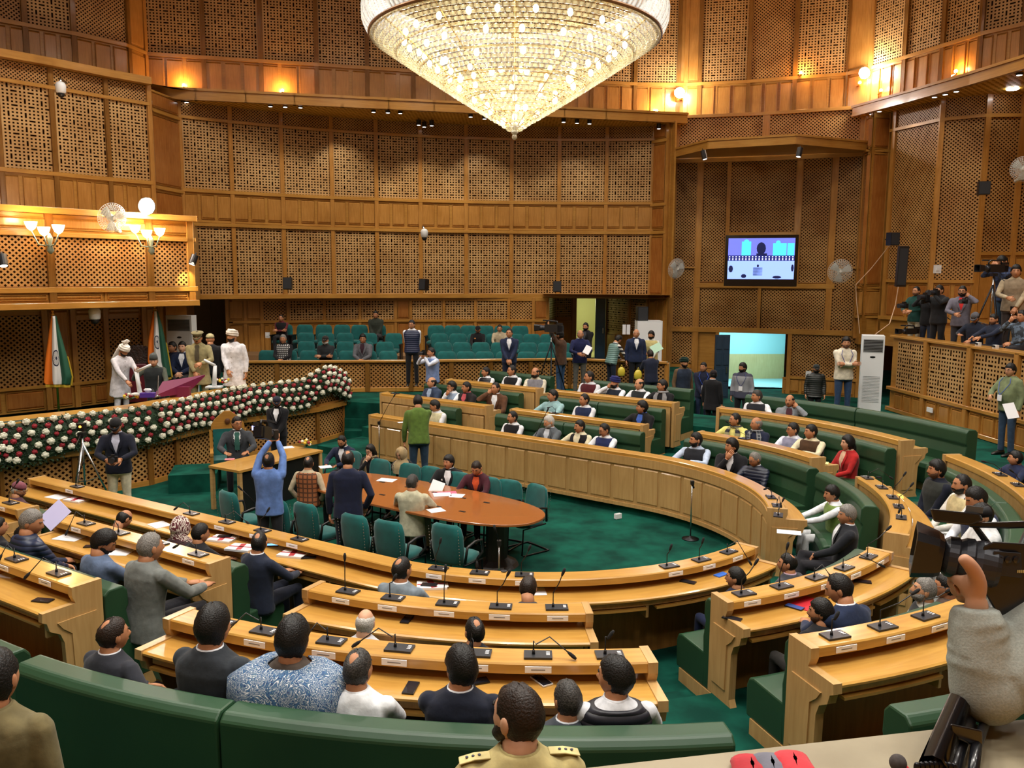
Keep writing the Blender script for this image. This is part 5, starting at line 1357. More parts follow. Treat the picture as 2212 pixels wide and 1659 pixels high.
mics = [
 (491, 1350, 2, (470, 1352), 'microphone mostly hidden beside the black-haired man in charcoal, third row'),
 (576, 1372, 2, (491, 1376), 'microphone bent to the left towards the man in charcoal, third row'),
 (719, 1394, 2, (660, 1415), 'microphone bent low behind the paisley shawl, third row'),
 (866, 1410, 2, (772, 1400), 'microphone lying far to the left above the grey-haired man in white'),
 (1037, 1416, 2, (1022, 1404), 'microphone hooked just right of the spectacled man in navy'),
 (1169, 1418, 2, (1246, 1458), 'microphone stretched down to the right past the white phone'),
 (1322, 1410, 2, (1328, 1365), 'short upright microphone above the man in quilted vest'),
 (755, 1284, 1, (749, 1204), 'upright microphone, leftmost on the middle desk of the second row'),
 (852, 1298, 1, (859, 1247), 'upright microphone, second from left on the middle second-row desk'),
 (970, 1310, 1, (967, 1226), 'upright microphone in the centre of the middle second-row desk'),
 (1087, 1313, 1, (1105, 1234), 'upright microphone, second from right on the middle second-row desk'),
 (1208, 1312, 1, (1223, 1231), 'upright microphone, rightmost on the middle second-row desk'),
 (959, 1225, 0, (956, 1167), 'upright front-row microphone above the white booklet'),
 (1045, 1233, 0, (1035, 1224), 'low bent front-row microphone left of the round speaker disc'),
 (1138, 1236, 0, (1149, 1180), 'upright front-row microphone near the oval table end'),
 (1449, 1219, 0, (1454, 1175), 'front-row microphone right of the bright reflection'),
 (1519, 1205, 0, (1523, 1160), 'short front-row microphone, second from the right end'),
 (1580, 1188, 0, (1626, 1219), 'last front-row microphone, bent down to the right'),
 (184, 1059, 0, (182, 1010), 'tall upright microphone at the left end of the front row'),
 (427, 1115, 0, (381, 1108), 'front-row microphone bent left above the patterned headscarf'),
 (502, 1133, 0, (541, 1138), 'front-row microphone bent right in front of the blue-jumper cameraman'),
 (579, 1150, 0, (584, 1105), 'front-row microphone near the navy-suited man'),
 (659, 1168, 0, (640, 1115), 'front-row microphone in front of the teal chair backs'),
 (194, 1141, 1, (147, 1172), 'second-row microphone bent down at the left above the open papers'),
 (269, 1160, 1, (245, 1170), 'second-row microphone by the man in blue-grey jacket'),
 (351, 1183, 1, (332, 1180), 'second-row microphone behind the grey-haired man'),
 (430, 1207, 1, (381, 1190), 'second-row microphone bent left near the end of the left desk'),
 (140, 1248, 2, (60, 1259), 'long bent microphone on the lower left third-row desk'),
 (54, 1217, 2, (2, 1222), 'microphone bent to the picture edge on the lower left desk'),
 (32, 1098, 1, (42, 1050), 'microphone beside the man in the striped cap'),
 (1610, 1276, 1, (1640, 1205), 'upright microphone at the left end of the near right desk'),
 (1697, 1262, 1, (1706, 1169), 'tall upright microphone, second on the near right desk'),
 (1772, 1242, 1, (1801, 1280), 'microphone bent over the ledge above the writing man in navy'),
 (1835, 1221, 1, (1912, 1214), 'microphone stretched far to the right over the black handset'),
 (1883, 1195, 1, (1926, 1129), 'upright microphone at the right end of the near right desk'),
 (1806, 1364, 2, (1815, 1318), 'short microphone at the left end of the empty glossy desk'),
 (1916, 1347, 2, (1987, 1266), 'long slanting microphone in the middle of the empty glossy desk'),
 (2010, 1324, 2, (2060, 1261), 'slanting microphone beside the camera operator wrist'),
 (1876, 1024, 1, (1929, 1024), 'microphone bent right at the top of the right-hand desk'),
 (1901, 1044, 1, (1898, 1022), 'small microphone, second on the right-hand desk'),
 (1925, 1065, 1, (1958, 1012), 'slanting microphone next to the yellow envelope'),
 (1943, 1085, 1, (1974, 1035), 'slanting microphone below the yellow envelope'),
 (1952, 1109, 1, (1945, 1096), 'hooked microphone at the near end of the right-hand desk'),
 (1658, 1068, 0, (1655, 1050), 'small microphone on the far ledge before the man in green waistcoat'),
 (1675, 1086, 0, (1690, 1098), 'hooked microphone on the far ledge end'),
 (1685, 1107, 0, (1696, 1070), 'slanting microphone at the end of the far ledge'),
 (855, 853, 1, (850, 800), 'thin microphone at the corner of the second-row far desk'),
 (1180, 896, 1, (1184, 880), 'microphone tip above the far second-row desk'),
 (2100, 1012, 2, (2125, 985), 'microphone on the desk at the right edge behind the seated men'),
 (2160, 1034, 2, (2185, 1003), 'microphone by the outstretched navy sleeve at the right edge'),
 (1590, 946, 1, (1570, 905), 'thin microphone in front of the man in yellow'),
]
for x, y, k, tip, lb in mics: mic(x, y, k, tip, lb, strip=not (k == 0 and x > 1640))
def on(x, y, k, up=.003): return PZ(x, y, LZ[k]-.14+up)
RED = plain('red_band', '#a8323a', .5); SCREENB = plain('lit_phone_screen', '#7fc0ff', .3, emit=1.2); BLUEC = plain('blue_phone', '#3a6fd0', .4)
def sheet(x, y, k, w_, h_, a, label, z=None, mat=None, name='paper_sheet', cat='paper', th=.0015, group=None, q=None):
    q = q if q is not None else (on(x, y, k) if z is None else PZ(x, y, z+.003)); mb = MB(); mb.box(q, (w_/2, h_/2, th), a)
    o = mb.build(name, mat or PAPER, loc=tuple(q)); return tag(o, label, cat, group)
def booklet(x, y, k, a, label, z=None):
    q = on(x, y, k, .012) if z is None else PZ(x, y, z+.012); root = empty('booklet', q, 0, label, 'booklet')
    mb = MB(); mb.box(q, (.15, .105, .011), a); mb.box(q+np.array([.01, .005, .012]), (.148, .104, .001), a+.05); mb.build('pages', PAPER, root, loc=tuple(q))
    mb = MB(); mb.box(q+np.array([0, 0, .0145]), (.03, .1, .001), a+.25); mb.box(q+np.array([0, 0, .0145]), (.145, .012, .001), a+.05); mb.build('red_ribbon', RED, root, loc=tuple(q))
def phone(x, y, k, a, label, body=None, screen=None, q=None, up=.003):
    q = q if q is not None else on(x, y, k, up+.004); root = empty('mobile_phone', q, 0, label, 'phone'); root.location = tuple(q)
    mb = MB(); mb.box(q, (.038, .078, .0045), a); mb.build('case', body or BLACK, root, loc=tuple(q), bevel=.004)
    mb = MB(); mb.box(q+np.array([0, 0, .005]), (.034, .073, .0006), a); mb.build('screen' if body is not WHITE else 'back_glass', screen or plain('dark_glass', '#22242a', .08), root, loc=tuple(q))
    if body is WHITE:
        mb = MB(); R_ = rotz(a)
        for c in ((-.018, .055), (-.018, .035)): mb.lathe(q+R_@np.array([c[0], c[1], .0055]), [(.008, 0), (.008, .003), (.001, .0035)], 10)
        mb.build('camera_lens', BLACK, root, loc=tuple(q))
AX = math.atan2(DN[1], DN[0])
sheet(129, 1084, 0, .30, .21, AX+pi+.1, 'loose white paper at the far left end of the front-row desk')
booklet(170, 1090, 0, AX+pi+.15, 'booklet with red ribbon at the left end of the front-row desk')
sheet(348, 1142, 0, .26, .2, AX+pi-.2, 'white paper left of the patterned headscarf')
sheet(408, 1136, 0, .22, .18, AX+pi+.2, 'white paper right of the patterned headscarf')
booklet(485, 1171, 0, AX+pi+.3, 'booklet with red ribbon under a black phone')
phone(489, 1165, 0, AX+pi-1.0, 'black phone lying on the red-ribboned booklet', up=.027)
booklet(525, 1190, 0, AX+pi+.3, 'booklet half hidden left of the navy-suited man')
phone(591, 1183, 0, AX+pi-.9, 'phone with bright blue screen right of the navy-suited man', screen=SCREENB)
booklet(638, 1202, 0, AX+pi+.3, 'booklet with red ribbon right of the bright blue phone')
phone(671, 1209, 0, AX+pi-.9, 'black phone beside the rightmost red-ribboned booklet')
booklet(938, 1266, 0, .1, 'white booklet with red corner right of the man in light grey suit')
phone(932, 1265, 0, 1.4, 'black tablet-like phone on the white booklet', up=.027)
sheet(1166, 1276, 0, .16, .22, .1, 'white paper behind the low bent head in the front row')
phone(1562, 1236, 0, -.9, 'bright blue phone near the right end of the front row', body=BLUEC, screen=BLUEC)
phone(1491, 1252, 0, 1.0, 'black phone on the front-row desk left of the blue phone')
sheet(155, 1172, 1, .30, .21, AX+pi+.3, 'open papers under the hand of the bearded man at left')
phone(203, 1190, 1, AX+pi-.9, 'dark phone held by the man in blue-grey jacket')
sheet(251, 1202, 1, .36, .21, AX+pi+.5, 'printed papers in front of the man in blue-grey jacket')
sheet(340, 1212, 1, .2, .15, AX+pi+.3, 'small white paper by the elbow of the grey-suited man')
phone(98, 1308, 2, AX+pi-1.2, 'black phone alone on the lower left desk')
sheet(27, 1254, 2, .18, .14, AX+pi+.3, 'white paper at the left picture edge on the third-row desk')
phone(885, 1340, 1, -.2, 'black phone on the empty middle desk of the second row')
phone(895, 1488, 2, -.15, 'black phone between the white-clad man and the navy-suited man')
phone(1177, 1469, 2, .55, 'white phone lying face down with two camera lenses', body=WHITE)
phone(1037, 1473, 2, -1.2, 'dark phone under the pointing hand')
phone(1587, 1330, 1, 1.0, 'black phone at the left end of the near right desk')
phone(1722, 1304, 1, .8, 'phone with dim blue screen beside the red folder', screen=plain('dim_blue_screen', '#3c4f86', .2, emit=.3))
sheet(1750, 1297, 1, .3, .2, .75, 'red folder in front of the writing man in navy', mat=plain('red_folder', '#c02430', .5), name='folder', cat='folder', th=.004)
phone(1868, 1247, 1, 1.25, 'black handset on the right part of the near right desk')
sheet(1940, 1062, 1, .24, .16, 1.2, 'yellow envelope on the right-hand desk', mat=plain('yellow_envelope', '#dcc860', .7), name='envelope', cat='envelope', th=.003)
sheet(1772, 992, 1, .26, .18, -.4, 'yellow papers on the corner of the far right desk', mat=plain('pale_yellow_paper', '#e4dc96', .7), th=.006, q=PZ(1772, 992, LZ[1]-.12))
sheet(1708, 1143, 0, .28, .16, -.3, 'white papers at the end of the far front-row desk', th=.003, q=PZ(1708, 1143, LZ[0]-.13))
q = PZ(1093, 1233, LZ[0]+.01); mb = MB(); mb.lathe(q, [(.03, -.008), (.03, 0), (.02, .004), (.01, .004)], 14); o = mb.build('round_vent', GREY, loc=tuple(q)); tag(o, 'small round speaker disc set in the front-row ledge', 'speaker disc')

# ================================================================ floor microphone stands
def mic_stand(x, y, z, h, lean_px, label, base=True):
    q = PZ(x, y, z); root = empty('microphone_stand', q, 0, label, 'microphone stand')
    top = q+np.array([0, 0, h*.68]); tip = PD(lean_px[0], lean_px[1], float(q[1])+.0)
    mb = MB(); mb.tube([q+np.array([0, 0, .02]), top], .011, 8); mb.build('pole', CHROME, root, smooth=True, loc=tuple(q))
    mb = MB(); mb.lathe(q, [(.13, 0), (.13, .012), (.03, .03), (.014, .05)], 18); mb.build('base', DKMET, root, smooth=True, loc=tuple(q))
    mb = MB(); mb.box(top, (.025, .03, .03)); mb.build('clutch', BLACK, root, loc=tuple(q))
    mb = MB(); mb.tube([top, top*.4+tip*.6+np.array([0, 0, .02]), tip], .006, 6); mb.build('boom', DKMET, root, smooth=True, loc=tuple(q))
    d = tip-top; d /= np.linalg.norm(d); mb = MB(); mb.tube([tip-d*.05, tip+d*.03], [.012, .016], 8); mb.build('capsule', FOAM, root, smooth=True, loc=tuple(q))
mic_stand(822, 985+25, ZW, 1.35, (853, 856), 'thin microphone stand at the left end of the far front row')
mic_stand(1152, 1058, ZW, 1.35, (1184, 884), 'chromed microphone stand in front of the white-haired man')
mic_stand(1495, 1160, ZW, 1.3, (1500, 1046), 'microphone stand with round base at the curve of the far desk')
mic_stand(1083, 1300, ZW, 1.1, (1072, 1140), 'microphone stand between the oval table and the near desk')
mic_stand(576, 1240, ZW, 1.2, (520, 1060), 'microphone stand in front of the cameraman in blue jumper')

# ================================================================ oval table and office chairs in the well
ZT_ = ZW+.76
TOPM = wood('table_veneer', '#a3622f', '#8e5226', 'U', rough=.22, coat=.5)
A_ = PZ(745, 1042, ZT_); B_ = PZ(1085, 1107, ZT_); dv = B_-A_; L = np.linalg.norm(dv[:2]); ax_ = atan2(dv[1], dv[0]); cT = (A_+B_)/2
tb_root = empty('oval_table', (cT[0], cT[1], ZW), 0, 'long boat-shaped brown conference table in the carpeted well', 'table')
def oval(hl, hw, n=56, sq=.62):
    o = []
    for i in range(n):
        a = 2*pi*i/n; x = hl*math.copysign(abs(cos(a))**sq, cos(a)); y = hw*math.copysign(abs(sin(a))**.85, sin(a)); o.append(rotz(ax_)@np.array([x, y, 0]))
    return o
mb = MB(); org = (cT[0], cT[1], ZW)
hl, hw = L/2+.62, .72
mb.loft([[np.array([cT[0], cT[1], z])+p for p in oval(hl-e, hw-e)] for z, e in ((ZT_-.04, .02), (ZT_-.03, 0), (ZT_-.006, 0), (ZT_, .006))]); mb.build('tabletop', TOPM, tb_root, loc=org)
for s_ in (-.62, 0, .68):
    c = np.array([cT[0], cT[1], 0])+rotz(ax_)@np.array([s_*hl, 0, 0]); mb = MB()
    mb.loft([[np.array([c[0], c[1], z])+rotz(ax_)@np.array([r_*cos(a), r2*sin(a), 0]) for a in np.linspace(0, 2*pi, 13)[:-1]] for z, r_, r2 in ((ZW, .3, .34), (ZW+.05, .26, .3), (ZW+.1, .12, .2), (ZT_-.12, .12, .2), (ZT_-.04, .2, .3))]); mb.build('pedestal', DARKWOOD, tb_root, loc=org)
mb = MB()
for s_ in (-.7, -.45, -.2, .05, .3, .5):
    for t_ in (-.28, .28): mb.box(np.array([cT[0], cT[1], ZT_+.002])+rotz(ax_)@np.array([s_*hl, t_, 0]), (.05, .02, .002), ax_)
mb.build('cable_flaps', BLACK, tb_root, loc=org)
def office_chair(x, y, yaw, label, prot=[None], q=None, zf=ZW):
    if q is None: q = PZ(x, y, zf+.93)
    q = (q[0], q[1], zf)
    if prot[0] is not None: return copy_tree(prot[0], loc=q, rz=yaw, label=label)
    root = empty('office_chair', (0, 0, 0), 0, label, 'chair', 'teal office chairs round the oval table')
    # faces +y
    mb = MB(); mb.loft([[np.array([w_*cos(a) if abs(cos(a)) < 2 else 0, yy+hh*0, z]) for a in (0,)] for w_, yy, hh, z in ((1, 0, 0, 0),)] if False else
        [[np.array([math.copysign(min(1, abs(cos(a))**.5), cos(a))*w_, -.22-.05*((z-.45)/.5)-.02*cos(a)**2*-2+th*math.copysign(abs(sin(a))**.8, sin(a)), z]) for a in np.linspace(0, 2*pi, 21)[:-1]] for z, w_, th in ((.42, .16, .02), (.46, .21, .035), (.6, .235, .04), (.8, .235, .04), (.9, .21, .035), (.94, .15, .015))]); mb.build('backrest', TEAL, root, smooth=True)
    for s_ in (1, -1):
        mb = MB(); zs_ = np.linspace(.46, .90, 45); mb.tube([(s_*.215, -.262-.05*((z-.45)/.5), z) for z in zs_], [.0075 if i % 4 in (0,) else .0012 for i in range(45)], 5); mb.build('nail_trim', CHROME, root)
    mb = MB(); mb.loft([[np.array([w_*math.copysign(abs(cos(a))**.5, cos(a)), .02+l_*math.copysign(abs(sin(a))**.5, sin(a)), z]) for a in np.linspace(0, 2*pi, 25)[:-1]] for z, w_, l_ in ((.40, .2, .2), (.42, .235, .235), (.48, .235, .235), (.50, .2, .2))]); mb.build('seat', TEAL, root, smooth=True)
    for s_ in (-1, 1):
        mb = MB(); mb.tube([(s_*.25, -.2, .46), (s_*.27, -.18, .66), (s_*.27, .0, .69), (s_*.27, .16, .67), (s_*.26, .2, .5), (s_*.24, .1, .43)], .018, 8); mb.build('armrest', BLACK, root, smooth=True)
        mb = MB(); mb.tube([(s_*.23, -.2, .42), (s_*.24, .22, .40), (s_*.24, .24, .03), (s_*.24, .2, .014), (s_*.24, -.24, .014), (s_*.1, -.26, .014)], .012, 8); mb.build('leg', DKMET, root, smooth=True)
    mb = MB(); mb.tube([(-.24, -.26, .014), (.24, -.26, .014)], .012, 8); mb.build('floor_bar', DKMET, root, smooth=True)
    root.location = q; root.rotation_euler = (0, 0, yaw); prot[0] = root; return root
yn = ax_          # chairs on the near side face across the table
for x, y, yw, lb in ((628, 1077, yn, 'teal office chair behind the man in the orange waistcoat'), (690, 1084, yn, 'teal office chair between the orange waistcoat and the navy jumper'),
    (794, 1106, yn+.05, 'teal office chair with nail heads right of the standing man in navy jumper'), (866, 1118, yn+.1, 'teal office chair the man in the beige jacket sits on'), (990, 1124, yn+.1, 'empty teal office chair with nail heads nearest the table end'),
    (527, 1062, yn-.1, 'teal office chair half hidden behind the blue-jumper cameraman'),
    (914, 1018, yn+pi, 'teal office chair right of the woman in beige headscarf'), (1086, 1046, yn+pi+.1, 'teal office chair beside the man in maroon jacket'), (1137, 1054, yn+pi-.3, 'empty teal office chair at the far right of the oval table'),
    (742, 985, yn+pi, 'teal office chair under the bearded man in dark suit'), (803, 1003, yn+pi, 'teal office chair under the woman in black shawl'), (868, 1012, yn+pi, 'teal office chair under the woman in beige headscarf'),
    (975, 1030, yn+pi, 'teal office chair under the man in black jumper'), (1040, 1040, yn+pi, 'teal office chair under the man in maroon jacket')):
    office_chair(x, y, yw, lb)
# papers on the oval table
for x, y, w_, a, lb in ((705, 1013, .2, .4, 'white paper before the bearded man at the oval table'), (838, 1040, .28, -.3, 'white paper read by the woman in beige headscarf'), (958, 1070, .26, .2, 'white paper beside the pink folder'), (990, 1072, .2, -.2, 'white notepaper before the man in maroon'), (945, 1104, .22, .5, 'paper under the hand of the man in beige jacket')):
    sheet(x, y, 0, w_, .2, a, lb, z=ZT_)
sheet(965, 1068, 0, .34, .24, .2, 'pink folder on the oval table', z=ZT_, mat=plain('pink_folder', '#c8607c', .6), name='folder', cat='folder', th=.001)
# ---- clerk's table
ca, cb, cc_, cd_ = [PZ(x, y, ZT_) for x, y in ((447, 1008), (519, 1024), (699, 977), (627, 962))]
ct = (ca+cb+cc_+cd_)/4; org = (ct[0], ct[1], ZW); root = empty('clerk_table', org, 0, 'rectangular wooden clerk table with black front panel and a small bouquet', 'table')
a_ = atan2(*(cc_-cb)[[1, 0]]); l_ = np.linalg.norm((cc_-cb)[:2]); w_ = np.linalg.norm((cb-ca)[:2])*.8; nrm = rotz(a_)@np.array([0, 1, 0]); c0 = (cb+cc_)/2+nrm*w_/2
mb = MB(); mb.box((c0[0], c0[1], ZT_-.02), (l_/2, w_/2, .02), a_); mb.build('tabletop', DESK, root, loc=org, bevel=.008)
mb = MB(); f_ = c0-nrm*(w_/2-.06); mb.box((f_[0], f_[1], ZW+.36), (l_/2-.06, .015, .35), a_); mb.build('front_panel', plain('black_panel', '#0d0c0c', .5), root, loc=org)
for s_ in (-1, 1):
    for t_ in (-1, 1):
        p_ = c0+rotz(a_)@np.array([s_*(l_/2-.04), t_*(w_/2-.04), 0]); mb = MB(); mb.box((p_[0], p_[1], ZW+.36), (.03, .03, .36), a_); mb.build('leg', DESKV, root, loc=org)
def flowers(q, r, cols_, label, n=9, name='bouquet'):
    root = empty(name, q, 0, label, 'flowers'); rng = random.Random(int(q[0]*100))
    mb = MB()
    for i in range(26):
        a = rng.random()*6.28; e = rng.random()*r; mb.loft([[np.array(q)+np.array([cos(a)*e*t-sin(a)*w2, sin(a)*e*t+cos(a)*w2, .02+.1*t-.05*t*t]) for w2 in (-w3, w3)] for t, w3 in ((0, .006), (.6, .02), (1.3, .003))], caps=False, closed=False)
    mb.build('foliage', plain('leaf_green', '#1f4a22', .6), root, loc=tuple(q))
    for i in range(n):
        a = 2*pi*i/n+rng.random()*.5; e = r*(.35+.6*rng.random()); c = np.array(q)+np.array([cos(a)*e, sin(a)*e, .06+.08*rng.random()])
        mb = MB(); mb.ball(c, (.032, .032, .026), 8, 6); mb.ball(c+np.array([0, 0, .012]), .02, 8, 5); mb.build('blossom', cols_[i % len(cols_)], root, smooth=True, loc=tuple(q))
YEL = mottled('yellow_petal', '#d8c040', '#b89a28', 30, .7); REDP = mottled('red_petal', '#a01c2c', '#7c1220', 30, .7); WHP = mottled('white_petal', '#e4e2d2', '#c6c6ae', 40, .8)
flowers(PZ(664, 972, ZT_+.01), .13, [YEL, REDP, WHP], 'small bouquet of yellow, red and white flowers on the clerk table')
sheet(620, 972, 0, .26, .2, .5, 'white papers on the clerk table', z=ZT_)
sheet(498, 999, 0, .16, .1, .2, 'pink notebook by the hand of the clerk', z=ZT_, mat=plain('pink_notebook', '#e08088', .6), name='notebook', cat='notebook', th=.006)
# carved clerk's chair
def emblem_chair(x, y, d, zf, yaw, label):
    q = PD(x, y, d); q[2] = zf; root = empty('carved_armchair', q, yaw, label, 'chair')
    mb = MB(); mb.box((0, -.26, .7), (.27, .05, .32)); mb.build('backrest', TEAL, root, bevel=.02)
    mb = MB(); mb.box((0, .0, .44), (.28, .26, .07)); mb.build('seat', TEAL, root, bevel=.02)
    mb = MB(); mb.loft([[np.array([w_*x_, yy, z]) for x_, yy in ((-1, -.30), (1, -.30), (1, -.22), (-1, -.22))] for z, w_ in ((1.0, .31), (1.1, .30), (1.2, .24), (1.3, .13), (1.36, .05))]); mb.build('crest', WH, root)
    mb = MB(); mb.lathe((0, -.21, 1.17), [(.01, .0), (.05, .0), (.055, .02), (.02, .03)], 12, ax=(0, 1, 0)); mb.build('carved_emblem', plain('dark_carving', '#5a3418', .5), root)
    for s_ in (-1, 1):
        mb = MB(); mb.box((s_*.31, 0, .62), (.03, .28, .03)); mb.box((s_*.31, .24, .32), (.03, .03, .3)); mb.box((s_*.31, -.26, .5), (.03, .03, .5)); mb.build('arm_frame', WH, root, bevel=.008)
    return root
emblem_chair(495, 960, 15.7, ZW, radians(200), 'teal armchair with carved wooden crest behind the clerk')
# ================================================================ dais with its garland
ZDT = -2.5; ZDF = -3.15
def DG(x, y, z): q = PZ(x, y, z); return (float(q[0]), float(q[1]))
front = [DG(-160, 1046, -3.15), DG(0, 1010, -3.15), DG(160, 987, -3.15), DG(270, 971, -3.15), DG(322, 963, -3.15), DG(380, 949, -3.15), DG(519, 914, -3.15), DG(600, 902, -3.15), DG(684, 888, -3.15), DG(742, 873, -3.15)]
dw = Wall('dais_front', front)
def flip_ok(): return True
droot = empty('speakers_dais', (front[2][0], front[2][1], ZW), 0, 'raised wooden dais with pierced lattice front, long curved top and carpeted floor', 'dais')
Lz = zi(-3.15); zb_ = zi(ZW); ztp = zi(ZDT-.04)
us_ = dw.L
for i in range(len(us_)-1):
    a, b = us_[i], us_[i+1]
    k = max(1, int(round((b-a)/1.3)))
    for j in range(k):
        p, q_ = a+(b-a)*j/k, a+(b-a)*(j+1)/k
        dw.cell(p+.03, q_-.03, zb_+.08, Lz-.08, 'LD')
        kind = 'W3' if i in (3, 4, 5) else 'LD'
        dw.cell(p+.03, q_-.03, Lz+.1, ztp, kind); dw.pil(p, zb_, ztp, .09); dw.pil(q_, zb_, ztp, .09)
dw.rail(0, us_[-1], Lz, .13, .12); dw.rail(0, us_[-1], Lz+.09, .05, .05); dw.rail(0, us_[-1], zb_+.05, .12, .05)
dw.strip(dw.mb, 0, us_[-1], [(-.03, zb_), (-.03, ztp), (-.1, ztp), (-.1, zb_)], 3)
o = dw.mb.build('lattice_front', [LB, LD, WV, WH, WRED, SOF, LDB], droot, loc=tuple(droot.location))
t = dw.tr.build('frame_trim', [WV, WH, WRED], droot, loc=tuple(droot.location))
mb = MB()
top_o = []; top_i = []
for u in np.linspace(0, us_[-1], 30):
    q, d, n = dw.at(u); top_o.append(q+n*.1); top_i.append(q-n*.62)
for a, b, c, d in zip(top_o, top_o[1:], top_i[1:], top_i):
    mb.face([(a[0], a[1], ZDT), (b[0], b[1], ZDT), (c[0], c[1], ZDT), (d[0], d[1], ZDT)], [tuple(a), tuple(b), tuple(c), tuple(d)])
    for p, q in ((a, b), (c, d)): mb.face([(p[0], p[1], ZDT-.06), (q[0], q[1], ZDT-.06), (q[0], q[1], ZDT), (p[0], p[1], ZDT)], [(0, 0), (1, 0), (1, .1), (0, .1)])
    mb.face([(c[0], c[1], ZDF), (d[0], d[1], ZDF), (d[0], d[1], ZDT), (c[0], c[1], ZDT)], [(0, 0), (1, 0), (1, .5), (0, .5)])
mb.build('worktop', DESK, droot, loc=tuple(droot.location))
mb = MB(); fp = [tuple(q) for q in top_o]; mb.face([(x, y, ZDF) for x, y in fp]+[(-5.2, 25.5, ZDF), (-16, 23, ZDF), (-14, 12, ZDF)], None)
mb.build('platform', CARPET, droot, loc=tuple(droot.location))
# stepped end towards the rear railing and green carpeted steps
o = slab('floor_dais_steps', CARPET, [DG(745, 905, ZW+.5), DG(905, 905, ZW+.5), DG(905, 850, ZW+.7), DG(740, 850, ZW+.7)], ZW+.45, ZW-.01); tag(o, kind='structure')
o = slab('floor_dais_steps', CARPET, [DG(745, 935, ZW+.22), DG(800, 935, ZW+.22), DG(800, 900, ZW+.22), DG(745, 900, ZW+.22)], ZW+.22, ZW-.01); tag(o, kind='structure')
q = PZ(413, 1068, ZW); mb = MB(); mb.box((q[0], q[1]+.3, ZW+.17), (.42, .45, .17), .25); o = mb.build('carpeted_box', CARPET, bevel=.02); tag(o, 'green carpeted step box on the floor beside the clerk table', 'step')
# garland
groot = empty('flower_garland', (top_o[8][0], top_o[8][1], ZDT), 0, 'thick garland of white carnations, red roses and dark leaves along the dais', 'garland')
random.seed(3)
LEAF = mottled('garland_leaf', '#1c3c1a', '#0f2410', 12, .7, 4)
gl0 = tuple(groot.location)
def gpt(u, v):
    """u along the dais (m), v round the garland: 0 top back, 1 lower front edge"""
    q, d, n = dw.at(u); sag = .05*sin(u*3.1); raise_ = 0
    end = max(0, (u-(us_[-1]-1.6))/1.6); raise_ = .22*sin(pi*min(1, end*1.1)) if end > 0 else 0
    ang = radians(-20+150*v); r = .12
    out = .10+.10*sin(radians(90*v))+.04*sin(pi*v); z = ZDT+.10-.13*max(0, 1-u/us_[-1]*1.3)-.62*v**1.25+sag*v+raise_
    return np.array([q[0]+n[0]*out, q[1]+n[1]*out, z]), n
mb = MB(); rows = []
for u in np.linspace(0.02, us_[-1], 90):
    r = [gpt(u, v)[0]+np.array([0, 0, -.02]) for v in (0, .15, .35, .6, .85, 1)]; q, d, n = dw.at(u)
    r += [np.array([q[0]+n[0]*.05, q[1]+n[1]*.05, r[-1][2]]), np.array([q[0]+n[0]*.0, q[1]+n[1]*.0, ZDT+.02])]; rows.append(r)
mb.loft(rows)
rng = random.Random(8)
for i in range(4200):
    u = rng.random()*us_[-1]; v = rng.random()**.85*1.08; c, n = gpt(u, min(1, v)); 
    if v > 1: c = c-np.array([0, 0, (v-1)*1.2])
    a = rng.random()*6.28; n3 = np.array([n[0], n[1], .2]); t = np.array([cos(a)*n[1], -cos(a)*n[0], sin(a)]); w2 = np.cross(t, n3); l = .05+.04*rng.random()
    mb.face([c, c+t*l*.5+w2*.014+n3*.025, c+t*l+n3*.01, c+t*l*.5-w2*.014+n3*.025])
o = mb.build('foliage', LEAF, groot, loc=gl0); o['kind'] = 'stuff'
def flower(mb, c, n, r, rng):
    mb.ball(c, (r, r, r*.8), 9, 6)
    for k in range(7):
        a = k*.9+rng.random(); t = np.array([cos(a)*n[1], -cos(a)*n[0], sin(a)]); mb.ball(c+t*r*.62+np.array([n[0], n[1], .1])*r*.35, (r*.42, r*.42, r*.36), 6, 4)
wht, red = [], []
nf = int(us_[-1]/.215)
for i in range(nf):
    u = (i+.5)*us_[-1]/nf
    for v, kind, off in ((.03, 'w', 0), (.22, 'r', .5), (.38, 'w', .25), (.52, 'r', .0), (.66, 'w', .6), (.80, 'r', .3), (.93, 'w', .1)):
        uu_ = u+off*us_[-1]/nf+.03*(rng.random()-.5)
        if uu_ > us_[-1]-.02: continue
        c, n = gpt(uu_, v+.05*(rng.random()-.5)); c = c+np.array([n[0], n[1], .3])*.03
        (wht if kind == 'w' else red).append((c, n))
px_ok = lambda c: -200 < proj(c)[0] < 2212
wht = sorted([w_ for w_ in wht if px_ok(w_[0])], key=lambda a: np.linalg.norm(a[0])); red = sorted([w_ for w_ in red if px_ok(w_[0])], key=lambda a: np.linalg.norm(a[0]))
for lst, nm, mt, r in ((wht, 'carnation', WHP, .062), (red, 'rose', REDP, .045)):
    for c, n in lst[:100]:
        mb = MB(); flower(mb, c, n, r*(.9+.25*rng.random()), rng); mb.build(nm, mt, groot, smooth=True, loc=gl0)
    if len(lst) > 100:
        mb = MB()
        for c, n in lst[100:]: flower(mb, c, n, r*(.9+.25*rng.random()), rng)
        o = mb.build(nm+'s_beyond', mt, groot, smooth=True, loc=gl0); o['kind'] = 'stuff'
